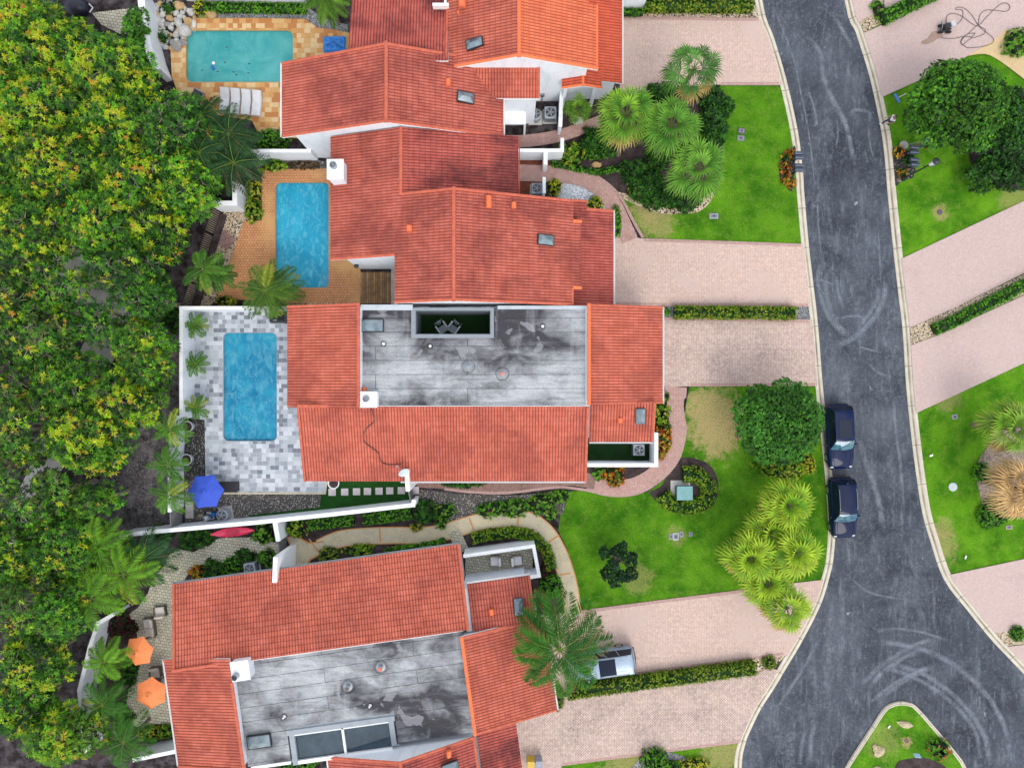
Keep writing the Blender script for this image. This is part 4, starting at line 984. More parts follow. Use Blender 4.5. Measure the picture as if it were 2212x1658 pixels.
for k, (u, v) in enumerate([(489, 102), (485, 135), (437, 152), (538, 138), (504, 156), (510, 162), (536, 158), (470, 155)]):
    c = W(u, v, -.1); tag(MB().blob((c.x, c.y, -.112), (.09, .05, .02), 6, 4).build('floating_leaf', plain('wet_leaf', (.03, .03, .015), .6) if k == 0 else bpy.data.materials['wet_leaf'], at=(c.x, c.y, -.112)), 'dark fallen leaf floating on the turquoise pool', 'leaf', 'leaves floating on the turquoise pool')
# ================================================================ HOUSES
E, Wd, N_, S__ = (1, 0), (-1, 0), (0, 1), (0, -1)
# ---- H1, topmost, bright orange roof
h = thing('house', 'townhouse with the bright orange tiled gable roof at the top edge of the photo', 'house', (0, 24, 0))
tiled(h, [(.46, 21.6, 7.8), (5.9, 21.6, 5.78), (5.9, 26.0, 5.78), (.46, 26.0, 7.8)], E, T_ORANGE)
tiled(h, [(.46, 26.0, 7.8), (5.3, 26.0, 6.0), (5.3, 31, 6.0), (.46, 31, 7.8)], E, T_ORANGE)
tiled(h, [(.46, 21.6, 7.8), (.46, 31, 7.8), (-4.5, 31, 5.95), (-4.5, 21.6, 5.95)], Wd, T_RED2)
cap_line(h, (.46, 21.5, 7.84), (.46, 31, 7.84), CAP_O)
cap_line(h, (.46, 21.68, 7.84), (5.9, 21.68, 5.84), CAP_O, .11); cap_line(h, (.46, 21.68, 7.84), (-3.9, 21.68, 6.2), CAP_O, .11)
cap_line(h, (5.85, 21.6, 5.83), (5.85, 26, 5.83), CAP_O, .08)
tiled(h, [(4.9, 21.72, 4.15), (7.95, 21.72, 3.35), (7.95, 31, 3.35), (4.9, 31, 4.15)], E, T_ORANGE2)
gutter(h, (7.95, 21.72, 3.4), (7.95, 31, 3.4), E)
tiled(h, [(5.03, 21.1, 4.45), (6.4, 21.1, 3.95), (6.4, 22.3, 3.95), (5.03, 22.3, 4.45)], E, T_ORANGE2)
tiled(h, [(5.03, 21.1, 4.45), (5.03, 22.3, 4.45), (3.55, 22.3, 3.9), (3.55, 21.1, 3.9)], Wd, T_ORANGE2)
cap_line(h, (5.03, 21.05, 4.47), (5.03, 22.2, 4.47), CAP_O, .1); cap_line(h, (5.03, 21.16, 4.47), (6.4, 21.16, 3.98), CAP_O, .1); cap_line(h, (5.03, 21.16, 4.47), (3.55, 21.16, 3.93), CAP_O, .1)
tiled(h, [(-11.1, 21.8, 6.7), (-4.3, 21.8, 6.7), (-4.3, 31, 4.4), (-11.1, 31, 4.4)], N_, T_DARK)
cap_line(h, (-4.45, 22.0, 6.62), (-4.45, 31, 5.0), CAP, .09)
for xa, xb in ((-3.4, .46), (.46, 5.2)): walls_poly(h, rect(xa, xb, 21.78, 31), 0, lambda x, y: 7.62 - .372 * abs(x - .46))
walls_poly(h, [(4.9, 21.95), (7.5, 21.95), (7.5, 31), (4.9, 31)], 0, 3.2)
walls_poly(h, [(-10.7, 22.4), (-3.4, 22.4), (-3.4, 31), (-10.7, 31)], 0, 4.2)
walls_poly(h, [(3.75, 21.3), (4.0, 21.3), (4.0, 21.5), (3.75, 21.5)], 0, 3.8, 'porch_post'); walls_poly(h, [(5.9, 21.3), (6.15, 21.3), (6.15, 21.5), (5.9, 21.5)], 0, 3.8, 'porch_post')
m = MB(); m.box((2.3, 21.72, 1.3), (.3, .14, .4)); m.tube([(2.3, 21.68, 1.1), (2.3, 21.66, .1)], .03, 6); m.build('meter_box', GREYM, h)
c = W(1026, 98, 6.6); skylight(h, (c.x, c.y, 7.8 - .373 * (.46 - c.x) + .06), 1.15, .62, R(8), (-.37, 0, 1))
m = MB(); c = W(952, 14, 6.2); m.box((c.x, c.y, 6.2), (1.1, .18, .5)); m.box((c.x + .3, c.y + .5, 6.1), (.16, 1.0, .3)); m.build('roof_bracket', WHITE, h)
c = W(998, 8, 6.6); vent(h, (c.x, c.y, 6.65), .5, .6, .3)
c = W(990, 31, 6.6); vent(h, (c.x, c.y, 6.75), .14, .18, .16)
# ---- H2, gable with diagonal valley
h = thing('house', 'townhouse with the red gable roof between the turquoise pool and the air conditioners', 'house', (-8, 20, 0))
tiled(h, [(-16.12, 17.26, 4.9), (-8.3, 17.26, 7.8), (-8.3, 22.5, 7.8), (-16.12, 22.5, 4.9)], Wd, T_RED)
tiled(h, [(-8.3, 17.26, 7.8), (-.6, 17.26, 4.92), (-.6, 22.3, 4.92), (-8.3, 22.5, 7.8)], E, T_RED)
cap_line(h, (-8.3, 17.2, 7.84), (-8.3, 22.55, 7.84))
for y_, e_ in ((17.34, 0), (22.42, 0)):
    cap_line(h, (-8.3, y_, 7.84), (-16.1, y_, 4.95), None, .11); cap_line(h, (-8.3, y_, 7.84), (-.62 if y_ < 20 else -3.3, y_, 4.98 if y_ < 20 else 5.98), None, .11)
gutter(h, (-16.12, 17.3, 4.95), (-16.12, 22.5, 4.95), Wd); gutter(h, (-.6, 17.26, 4.95), (-.6, 19.9, 4.95), E)
tiled(h, [(-3.6, 22.25, 5.86), (-3.6, 19.9, 5.15), (1.92, 19.9, 5.15), (1.92, 22.25, 5.86)], S__, T_RED2)
cap_line(h, (1.85, 19.9, 5.2), (1.85, 22.2, 5.9), None, .09)
gutter(h, (-.6, 19.9, 5.18), (1.92, 19.9, 5.18), S__)
for xa, xb in ((-15.2, -8.3), (-8.3, -1.1)): walls_poly(h, rect(xa, xb, 17.42, 22.3), 0, lambda x, y: 7.62 - .372 * abs(x + 8.3))
walls_poly(h, [(-1.1, 20.05), (1.7, 20.05), (1.7, 22.1), (-1.1, 22.1)], 0, lambda x, y: 5.0 + (y - 19.9) * .3)
# bevelled entry volume with a door
m = MB(); m.box((.15, 19.98, 1.15), (1.5, .1, 2.3)); d_ = m.build('garage_door', plain('door_white', (.62, .66, .72), .5), h); m = MB(); m.box((.15, 19.9, 1.2), (1.5, .06, .12)); m.box((.75, 19.9, 1.0), (.1, .08, .3)); m.build('handle', GREYM, d_)
m = MB(); m.box((.95, 19.6, 1.15), (.14, .9, 2.3)); m.box((-.1, 19.6, 2.36), (2.1, .95, .1)); m.build('porch_frame', WALL_TOP, h)
c = W(1004, 209, 6.2); skylight(h, (c.x, c.y, 7.8 - .374 * (c.x + 8.3) + .06), 1.15, .68, R(-4), (.37, 0, 1))
c = W(967.5, 180, 6.4); vent(h, (c.x, c.y, 7.8 - .374 * (c.x + 8.3) + .05), .36, .42, .3)
# ---- H3
h = thing('house', 'townhouse with the stepped red gable roofs beside the bright blue pool', 'house', (-4, 11, 0))
sl = .35; zl = lambda x: 4.9 + sl * (x + 12.72)
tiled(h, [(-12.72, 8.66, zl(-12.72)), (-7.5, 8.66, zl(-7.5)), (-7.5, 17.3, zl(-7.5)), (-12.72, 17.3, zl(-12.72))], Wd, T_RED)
tiled(h, [(-7.5, 11.5, 6.72), (.44, 11.5, 5.0), (.44, 17.3, 5.0), (-7.5, 17.3, 6.72)], E, T_DARK)
tiled(h, [(-7.5, 5.45, zl(-7.5)), (-3.82, 5.45, 8.0), (-3.82, 12.87, 8.0), (-7.5, 12.87, zl(-7.5))], Wd, T_RED)
tiled(h, [(-7.95, 5.45, zl(-7.95)), (-7.5, 5.45, zl(-7.5)), (-7.5, 8.66, zl(-7.5)), (-7.95, 8.66, zl(-7.95))], Wd, T_RED)
zr_ = lambda x: 8.0 - .376 * (x + 3.82)
tiled(h, [(-3.82, 5.5, 8.0), (4.28, 5.5, zr_(4.28)), (4.28, 12.87, zr_(4.28)), (-3.82, 12.87, 8.0)], E, T_RED)
tiled(h, [(4.28, 6.7, zr_(4.28)), (4.85, 6.7, zr_(4.85)), (4.85, 11.45, zr_(4.85)), (4.28, 11.45, zr_(4.28))], E, T_RED)
cap_line(h, (-7.5, 12.7, 6.76), (-7.5, 17.3, 6.76)); cap_line(h, (-3.82, 5.4, 8.05), (-3.82, 12.9, 8.05))
cap_line(h, (-3.82, 12.8, 8.05), (4.28, 12.8, zr_(4.28) + .05), None, .11); cap_line(h, (-3.82, 12.8, 8.05), (-7.6, 12.8, zl(-7.6) + .05), None, .11)
cap_line(h, (-3.82, 5.55, 8.05), (4.28, 5.58, zr_(4.28) + .05), None, .11); cap_line(h, (-3.82, 5.55, 8.05), (-7.95, 5.55, zl(-7.95) + .05), None, .11)
cap_line(h, (-12.7, 8.74, 4.95), (-7.95, 8.74, zl(-7.95) + .05), None, .11); cap_line(h, (4.24, 5.5, 4.98), (4.24, 6.7, 4.98), None, .08)
cap_line(h, (4.25, 11.4, 5.0), (4.85, 11.4, 4.8), CAP_O, .13); cap_line(h, (4.25, 6.75, 5.0), (4.85, 6.75, 4.8), CAP_O, .13)
tiled(h, [(4.0, 5.55, 4.25), (5.35, 5.55, 3.9), (5.35, 13.1, 3.9), (4.0, 13.1, 4.25)], E, T_DARK)
tiled(h, [(5.35, 5.55, 3.9), (7.33, 5.55, 3.35), (7.33, 12.55, 3.35), (5.35, 12.55, 3.9)], E, T_DARK)
cap_line(h, (4.3, 13.05, 4.2), (5.35, 13.05, 3.94), None, .1); cap_line(h, (5.3, 12.5, 3.94), (7.3, 12.5, 3.4), None, .1)
gutter(h, (7.33, 5.55, 3.4), (7.33, 12.55, 3.4), E)
gutter(h, (.44, 12.9, 5.03), (.44, 17.2, 5.03), E, CAP)
wf = lambda x, y: min(8.0 - .376 * abs(x + 3.82), 4.9 + .35 * (x + 12.72)) - .25
for px in ([(-11.76, 8.85), (-7.8, 8.85), (-7.8, 12.6), (-11.76, 12.6)], [(-7.8, 5.62), (-3.82, 5.62), (-3.82, 12.6), (-7.8, 12.6)], [(-3.82, 5.62), (3.85, 5.62), (3.85, 12.6), (-3.82, 12.6)]): walls_poly(h, px, 0, wf)
walls_poly(h, [(-11.76, 12.6), (-7.5, 12.6), (-7.5, 17.2), (-11.76, 17.2)], 0, lambda x, y: 4.65 + .35 * (x + 12.72))
walls_poly(h, [(-7.5, 12.6), (.0, 12.6), (.0, 17.2), (-7.5, 17.2)], 0, lambda x, y: 6.5 - .217 * (x + 7.5))
walls_poly(h, [(3.85, 5.75), (6.9, 5.75), (6.9, 12.3), (3.85, 12.3)], 0, lambda x, y: 4.0 - .26 * (x - 4.0))
m = MB(); c = W(779, 583, 1.5); m.lathe((c.x - .2, 8.74, 1.9), [(.02, 0), (.16, .02), (.18, .25), (.05, .3)], 10); m.build('wall_lamp', BLACK, h)
m = MB()
for k in range(3): m.box((-7.86, 8.1 - k * .85, 1.4), (.1, .72, 2.2))
m.build('window', plain('window_blue_grey', (.22, .30, .34), .25), h)
for (u, v, z, w_) in ((1056, 439, 6.2, .4), (1056, 452, 6.2, .4), (886, 497, 6.6, .42), (1109, 450, 5.9, .36)):
    c = W(u, v, z); zz = zr_(c.x) if c.x > -3.82 else zl(c.x); vent(h, (c.x, c.y, zz + .05), w_, .4, .3)
c = W(1177, 520, 5.6); skylight(h, (c.x, c.y, zr_(c.x) + .06), 1.15, .68, R(-2), (.37, 0, 1))
ch = MB(); c = W(716, 364, 6.5); ch.box((c.x + .28, c.y - .1, 3.3), (1.0, 1.25, 6.5)); o = ch.build('chimney', WALL, h)
m = MB(); m.box((c.x + .28, c.y - .1, 6.6), (1.12, 1.36, .14)); m.build('chimney_cap', WALL_TOP, o); m = MB(); m.lathe((c.x + .2, c.y + .1, 6.66), [(.24, 0), (.24, .32), (.2, .33), (.2, .05)], 14); m.build('flue', GREYM, o)
# ---- H4 flat roof
h = thing('house', 'townhouse with the stained grey flat roof and light well, lounge chairs inside it', 'house', (-2, 2, 0))
X0, X1, Y0, Y1 = -10.5, 5.2, -1.5, 5.4; hx0, hx1, hy0, hy1 = -6.7, -1.5, 3.45, 5.1
m = MB()
for r_ in (rect(X0, hx0, Y0, Y1), rect(hx1, X1, Y0, Y1), rect(hx0, hx1, Y0, hy0), rect(hx0, hx1, hy1, Y1)): m.prism(r_, 4.7, 5.2)
m.build('flat_roof', GREY_ROOF, h)
for r_ in (rect(-10.4, hx0, -1.4, 5.3), rect(hx1, 5.1, -1.4, 5.3), rect(hx0, hx1, -1.4, hy0), rect(hx0, hx1, hy1, 5.3)): walls_poly(h, r_, 0, 4.68)
MB().prism(rect(hx0, hx1, hy0, hy1), .1, 2.6).build('court_floor', TURF_DK, h)
pm_ = MB()
for r_ in (rect(hx0 - .3, hx0, hy0 - .26, hy1 + .2), rect(hx1, hx1 + .24, hy0 - .26, hy1 + .2), rect(hx0, hx1, hy0 - .26, hy0), rect(hx0, hx1, hy1, hy1 + .2)): pm_.prism(r_, 5.0, 5.36)
pm_.build('well_parapet', white_wall('weathered_parapet', (.26, .29, .32)), h)
pm_ = MB()
for r_ in (rect(hx0 - .003, hx0 + .05, hy0, hy1), rect(hx1 - .05, hx1 + .003, hy0, hy1), rect(hx0 + .05, hx1 - .05, hy1 - .05, hy1), rect(hx0 + .05, hx1 - .05, hy0, hy0 + .05)): pm_.prism(r_, 2.6, 5.2)
pm_.build('well_lining', plain('shaft_grey', (.10, .12, .14), .8), h)
OPAR = white_wall('old_parapet', (.50, .54, .58)); MB().prism(rect(-10.5, -6.9, 5.12, 5.5), 5.1, 5.42).build('parapet', OPAR, h); MB().prism(rect(-1.0, 5.2, 5.2, 5.44), 5.1, 5.3).build('parapet', OPAR, h)
MB().box(((X0 + X1) / 2, Y0 - .06, 5.22), (X1 - X0 + .3, .10, .16)).build('flashing', WALL_TOP, h)
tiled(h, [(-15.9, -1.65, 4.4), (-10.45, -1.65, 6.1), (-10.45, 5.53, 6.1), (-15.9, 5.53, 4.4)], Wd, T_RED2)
cap_line(h, (-10.5, -1.6, 6.12), (-10.5, 5.5, 6.12), None, .13); cap_line(h, (-15.9, 5.46, 4.45), (-10.5, 5.46, 6.13), None, .10)
walls_poly(h, rect(-15.1, -10.42, -1.5, 5.3), 0, lambda x, y: 4.2 + .31 * (x + 15.9))
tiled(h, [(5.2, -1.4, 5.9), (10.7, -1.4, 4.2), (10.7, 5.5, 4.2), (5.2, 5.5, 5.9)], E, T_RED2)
cap_line(h, (5.28, -1.45, 5.93), (5.28, 5.5, 5.93), CAP_O, .14); cap_line(h, (5.2, 5.42, 5.94), (10.7, 5.42, 4.25), None, .1); cap_line(h, (7.3, -1.3, 5.3), (10.7, -1.3, 4.25), None, .1)
gutter(h, (10.7, -1.4, 4.25), (10.7, 5.5, 4.25), E)
walls_poly(h, rect(5.12, 10.3, -1.3, 5.35), 0, lambda x, y: 5.6 - .309 * (x - 5.2))
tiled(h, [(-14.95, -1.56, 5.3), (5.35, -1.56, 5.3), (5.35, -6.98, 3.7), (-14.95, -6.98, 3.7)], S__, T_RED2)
cap_line(h, (-14.87, -1.6, 5.33), (-14.87, -6.98, 3.74), None, .1); cap_line(h, (5.27, -1.6, 5.33), (5.27, -6.98, 3.74), None, .1); cap_line(h, (-14.9, -1.52, 5.34), (-10.6, -1.52, 5.34), None, .13)
gutter(h, (-8.0, -6.98, 3.74), (5.3, -6.98, 3.74), S__)
walls_poly(h, rect(-14.2, 4.9, -6.3, -1.62), 0, lambda x, y: 5.1 + .296 * (y + 1.56))
tiled(h, [(5.5, -1.28, 4.9), (10.08, -1.28, 4.9), (10.08, -4.12, 4.1), (5.5, -4.12, 4.1)], S__, T_RED2)
cap_line(h, (10.02, -1.3, 4.93), (10.02, -4.12, 4.14), None, .09); gutter(h, (5.5, -4.12, 4.14), (10.08, -4.12, 4.14), S__)
walls_poly(h, rect(5.0, 9.7, -3.8, -1.32), 0, lambda x, y: 4.7 + .28 * (y + 1.28))
c = W(1383, 898, 4.8); skylight(h, (c.x, c.y, 4.9 + .28 * (c.y + 1.28) + .06), .62, 1.1, R(2), (0, -.28, 1))
c = W(1339.5, 908, 4.7); vent(h, (c.x, c.y, 4.9 + .28 * (c.y + 1.28) + .04), .36, .34, .24)
c = W(804, 703, 5.4); skylight(h, (c.x, c.y, 5.3), 1.5, .82, 0, (0, 0, 1), .25)
ch = MB(); c = W(792, 861, 6.0); ch.box((c.x + .12, c.y - .05, 3.1), (1.1, 1.0, 5.8)); o = ch.build('chimney', WALL, h); m = MB(); m.box((c.x + .12, c.y - .05, 6.05), (1.2, 1.1, .12)); m.build('chimney_cap', WALL_TOP, o); m = MB(); m.lathe((c.x, c.y, 6.11), [(.24, 0), (.24, .2), (.2, .21), (.19, .03)], 14); m.build('flue', GREYM, o)
c = W(786, 841, 5.3); vent(h, (c.x, c.y, 5.22), .3, .3, .3)
def cap_vent(hh, u, v, zr, big=True, mat=None):
    c = W(u, v, zr + .2); m = MB(); m.lathe((c.x, c.y, zr), [(.34, 0), (.32, .03), (.13, .04), (.11, .26), (.19, .28), (.04, .40)] if big else [(.10, 0), (.09, .03), (.05, .04), (.06, .28), (.01, .3)], 16)
    o = m.build('roof_vent', GREYM if big else WHITE, hh)
    if big: m = MB(); m.box((c.x, c.y, zr + .42), (.26, .09, .12)); m.box((c.x, c.y, zr + .425), (.09, .26, .125)); m.build('vent_cap', CAP_O if mat is None else mat, o)
    m = MB(); pts = [(c.x + (.46 if big else .18) * math.cos(a) * random.uniform(.94, 1.05), c.y + (.46 if big else .18) * math.sin(a) * random.uniform(.94, 1.05), zr + .012) for a in np.linspace(0, 6.28, 19)]
    m.tube(pts, random.uniform(.008, .02) if big else .02, 5); m.build('tar_seal', BLACK, o)
cap_vent(h, 1084.5, 807, 5.2); cap_vent(h, 1010, 791, 5.2, True, GREYM); cap_vent(h, 827, 742, 5.2, False); cap_vent(h, 928, 747, 5.2, False); cap_vent(h, 1172, 704, 5.2, False)
# enclosure east of the south roof
gw = garden_wall('low white courtyard wall around the lone air conditioner by the curved path', [(1410, 938), (1417, 938), (1417, 1004), (1268, 1004)], 2.2, .22)
# ---- H5 rotated
A5 = R(7.97); e1 = Vector((math.cos(A5), math.sin(A5))); e2 = Vector((math.sin(A5), -math.cos(A5))); O5 = Vector((-24.29, -14.30))
def Q(a, b, z=None):
    p = O5 + e1 * a + e2 * b
    return (p.x, p.y) if z is None else (p.x, p.y, z)
def Qi(x, y): d = Vector((x, y)) - O5; return d.dot(e1), d.dot(e2)
def qrect(a0, a1, b0, b1): return [Q(a0, b0), Q(a1, b0), Q(a1, b1), Q(a0, b1)]
h = thing('house', 'angled townhouse with a grey flat roof between red tiled slopes beside the orange parasols', 'house', Q(12, 8, 0))
nd = (-e2.x, -e2.y); wd_ = (-e1.x, -e1.y); ed_ = (e1.x, e1.y); sd_ = (e2.x, e2.y)
tiled(h, [Q(0, 0, 3.9), Q(20.75, 0, 3.9), Q(20.75, 5.65, 5.45), Q(0, 5.65, 5.45)], nd, T_RED2)
DARKPATCH = T_DARK
cap_line(h, Q(.08, 0, 3.94), Q(.08, 5.65, 5.49), None, .1); cap_line(h, Q(20.67, 0, 3.94), Q(20.67, 5.65, 5.49), None, .1); cap_line(h, Q(0, 5.6, 5.5), Q(4.6, 5.6, 5.5), None, .12)
gutter(h, Q(.0, 0, 3.94), Q(20.75, 0, 3.94), nd, GREYM)
walls_poly(h, qrect(.5, 20.4, .7, 5.6), 0, lambda x, y: 3.7 + .274 * Qi(x, y)[1])
tiled(h, [Q(-1.3, 5.2, 4.0), Q(4.2, 5.2, 5.9), Q(4.2, 12.95, 5.9), Q(-1.3, 12.95, 4.0)], wd_, T_RED2)
cap_line(h, Q(4.15, 6.8, 5.93), Q(4.15, 12.95, 5.93), None, .12); gutter(h, Q(-1.3, 5.2, 4.04), Q(-1.3, 12.9, 4.04), wd_); cap_line(h, Q(-1.3, 12.88, 4.05), Q(4.15, 12.88, 5.95), None, .1); cap_line(h, Q(-1.3, 5.28, 4.05), Q(0, 5.28, 4.5), None, .1)
walls_poly(h, qrect(-.8, 4.1, 5.7, 12.7), 0, lambda x, y: 4.2 + .34 * Qi(x, y)[0])
m = MB(); gx0, gx1, gb0, gb1 = 7.6, 14.2, 11.35, 13.35
for r_ in (qrect(4.1, 20.2, 5.7, 10.85), qrect(4.1, 7.1, 10.85, 13.1), qrect(14.7, 20.2, 10.85, 12.9)): m.prism(r_, 4.7, 5.1)
m.build('flat_roof', GREY_ROOF5, h)
for r_ in (qrect(4.15, 20.0, 5.72, 10.8), qrect(4.15, 7.0, 10.8, 12.8), qrect(14.8, 20.0, 10.8, 12.8)): walls_poly(h, r_, 0, 4.68)
m = MB(); m.prism(qrect(7.1, 14.7, 10.95, 11.3), 4.6, 5.22); m.prism(qrect(14.25, 14.6, 11.3, 13.0), 4.6, 5.2); m.prism(qrect(7.25, 7.6, 11.3, 13.4), 4.6, 5.2); m.prism(qrect(7.1, 14.7, 10.8, 10.95), 4.6, 5.11); m.build('well_parapet', white_wall('weathered_parapet_angled', (.32, .35, .38)), h)
pm_ = MB()
for a0, a1, b0, b1 in ((7.6, 14.25, 13.15, 13.4), (10.9, 11.05, 11.3, 13.15), (7.6, 14.25, 11.3, 11.4)): pm_.prism(qrect(a0, a1, b0, b1), 4.8, 5.15)
fr_ = pm_.build('window_frame', WHITE, h)
m = MB(); m.prism(qrect(7.6, 10.9, 11.4, 13.15), 4.93, 4.96); m.build('pane', plain('dark_glazing', (.03, .055, .075), .10, var=.35, sc=1.2), fr_); m = MB(); m.prism(qrect(11.05, 14.25, 11.4, 13.15), 4.93, 4.96); m.build('pane', bpy.data.materials['dark_glazing'], fr_)
m = MB(); m.prism(qrect(4.3, 14.7, 13.15, 13.2), 0, 4.8); m.build('wall', WALL, h)
MB().prism(qrect(4.3, 7.1, 13.1, 13.3), 4.7, 5.16).build('flashing', WALL_TOP, h); MB().box((*(Vector(Q(12.5, 5.72))), 5.15), (15.6, .10, .18), A5).build('flashing', WALL_TOP, h)
tiled(h, [Q(20.15, 5.9, 5.9), Q(26.0, 5.9, 4.0), Q(26.0, 12.7, 4.0), Q(20.15, 12.7, 5.9)], ed_, T_RED2)
cap_line(h, Q(20.2, 5.9, 5.93), Q(20.2, 12.7, 5.93), CAP_O, .14); cap_line(h, Q(20.2, 12.62, 5.95), Q(26, 12.62, 4.05), None, .1); cap_line(h, Q(20.2, 5.98, 5.95), Q(26, 5.98, 4.05), None, .1); gutter(h, Q(26, 5.9, 4.04), Q(26, 12.7, 4.04), ed_)
walls_poly(h, qrect(20.1, 25.5, 6.1, 12.5), 0, lambda x, y: 5.6 - .32 * (Qi(x, y)[0] - 20.15))
tiled(h, [Q(20.9, 2.85, 4.1), Q(25.4, 2.85, 4.1), Q(25.4, 5.95, 4.98), Q(20.9, 5.95, 4.98)], nd, T_RED)
cap_line(h, Q(25.33, 2.85, 4.14), Q(25.33, 5.95, 5.02), None, .09); walls_poly(h, qrect(20.5, 25.0, 3.2, 6.0), 0, lambda x, y: 3.9 + .28 * (Qi(x, y)[1] - 2.85)); gutter(h, Q(20.9, 2.85, 4.14), Q(25.4, 2.85, 4.14), nd)
c = W(1120, 1310, 4.8); skylight(h, (c.x, c.y, 4.75), .62, 1.15, R(4), (-.04, .28, 1)); c = W(1061.5, 1321, 4.8); vent(h, (c.x, c.y, 4.75), .34, .4, .24, A5)
c = W(558, 1602, 5.4); skylight(h, (c.x, c.y, 5.18), 1.6, .85, A5, (0, 0, 1), .25)
ch = MB(); c = W(517, 1450, 6.0); ch.box((c.x + .1, c.y + .12, 3.1), (1.15, 1.25, 5.9), A5); o = ch.build('chimney', WALL, h); m = MB(); m.box((c.x + .1, c.y + .12, 6.1), (1.25, 1.35, .12), A5); m.build('chimney_cap', WALL_TOP, o); m = MB(); m.lathe((c.x - .15, c.y - .2, 6.16), [(.24, 0), (.24, .35), (.2, .36), (.19, .03)], 14); m.build('flue', GREYM, o)
cap_vent(h, 821, 1442, 5.1); cap_vent(h, 750, 1484, 5.1, True, BARK); cap_vent(h, 798, 1525, 5.1, False); cap_vent(h, 612, 1549, 5.1, False)
# parapet stub crossing the eave
c0, c1 = W(595, 1200, 4.0), W(598, 1256, 4.3)
m = MB(); m.box(((c0.x + c1.x) / 2, (c0.y + c1.y) / 2, 2.2), (.30, (c0 - c1).length, 4.5), -.04); m.build('wing_wall', WALL_TOP, h)
c0, c1 = W(878, 1014, 4.3), W(882, 1058, 3.9)
hh = bpy.data.objects['house.003']
m = MB(); m.box(((c0.x + c1.x) / 2, (c0.y + c1.y) / 2, 2.2), (.28, (c0 - c1).length, 4.3), .06); m.build('wing_wall', WALL_TOP, hh)
# ---- H6, bottom edge
h = thing('house', 'townhouse with a dark red gable roof cut by the bottom edge of the photo', 'house', Q(15, 16, 0))
tiled(h, [Q(15.1, 13.25, 7.0), Q(20.0, 13.25, 4.95), Q(20.0, 20, 4.95), Q(15.1, 20, 7.0)], ed_, T_DARK)
tiled(h, [Q(15.1, 13.25, 7.0), Q(15.1, 20, 7.0), Q(9.6, 20, 4.9), Q(9.6, 13.25, 4.9)], wd_, T_RED)
cap_line(h, Q(15.1, 13.3, 7.05), Q(20.0, 13.3, 5.0), None, .11); cap_line(h, Q(15.1, 13.3, 7.05), Q(9.6, 13.3, 4.95), None, .11); cap_line(h, Q(15.1, 13.2, 7.05), Q(15.1, 20, 7.05)); cap_line(h, Q(19.95, 13.2, 5.0), Q(19.95, 20, 5.0), None, .1)
for xa, xb in ((9.9, 15.1), (15.1, 19.6)): walls_poly(h, qrect(xa, xb, 13.32, 19.6), 0, lambda x, y: 6.8 - .40 * abs(Qi(x, y)[0] - 15.1))
gutter(h, Q(9.6, 13.25, 4.95), Q(9.6, 20, 4.95), wd_)
w2_ = MB(); w2_.prism([Q(9.9, 13.28), Q(15.1, 13.28), Q(15.1, 13.32), Q(9.9, 13.32)], 0, lambda x, y: 6.85 - .40 * abs(Qi(x, y)[0] - 15.1)); w2_.prism([Q(15.1, 13.28), Q(19.9, 13.28), Q(19.9, 13.32), Q(15.1, 13.32)], 0, lambda x, y: 6.85 - .40 * abs(Qi(x, y)[0] - 15.1)); w2_.build('wall', WALL, h)
tiled(h, [Q(20.1, 12.9, 4.3), Q(22.95, 12.9, 3.55), Q(22.95, 20, 3.55), Q(20.1, 20, 4.3)], ed_, T_DARK); walls_poly(h, qrect(19.6, 22.5, 13.4, 19.6), 0, 3.4)
c = W(972, 1651, 5.9); skylight(h, (c.x, c.y, 6.1), 1.1, .62, A5, (.4, 0, 1)); c = W(969, 1628, 6.2); vent(h, (c.x, c.y, 6.0), .34, .45, .3)
# other house walls at the top edge
h = thing('house', 'white walled neighbouring house mostly outside the top left edge', 'house', W(560, -60)); walls_poly(h, [W2(404, 3), W2(404, -200), W2(662, -200), W2(662, 14), W2(520, 10)], 0, 3.0)
h = thing('house', 'white walled neighbouring house mostly outside the top edge near the driveway hedge', 'house', W(1370, -60)); walls_poly(h, [W2(1341, 22), W2(1341, -200), W2(1388, -200), W2(1388, 22)], 0, 3.2)
# cable and satellite dish
m = MB(); m.tube([(lambda c: (c.x, c.y, 5.3 + .296 * (c.y + 1.56) + .10))(W(u, v, 4.8)) for u, v in smooth_loop([(804, 877), (808, 892), (809, 910), (795, 922), (785, 938), (787, 955), (805, 970), (815, 980), (820, 998), (835, 1005), (863, 1004)], 5, False)], .028, 5)
tag(m.build('cable', BLACK, at=W(804, 877, 5.3)), 'thin black cable snaking down the red tiled roof to the dish', 'cable')
c = W(872, 1017, 4.6); t = thing('satellite_dish', 'pale grey satellite dish at the end of the roof cable', 'satellite dish', (c.x, c.y, 4.0))
Mt = Matrix.Rotation(R(50), 3, Vector((1, .6, 0)).normalized()); m = MB(); m.lathe((c.x, c.y, 4.75), [(.02, -.02), (.25, .03), (.4, .12), (.41, .14), (.25, .06), (.02, .01)], 20, Mt); m.build('reflector', plain('dish_grey', (.50, .58, .60), .4), t)
m = MB(); m.tube([(c.x, c.y, 3.95), (c.x, c.y, 4.7)], .03, 6); m.tube([(c.x, c.y, 4.7), (c.x - .45, c.y + .35, 4.75)], .02, 6); m.box((c.x - .45, c.y + .35, 4.78), (.1, .14, .1)); m.build('arm', GREYM, t)

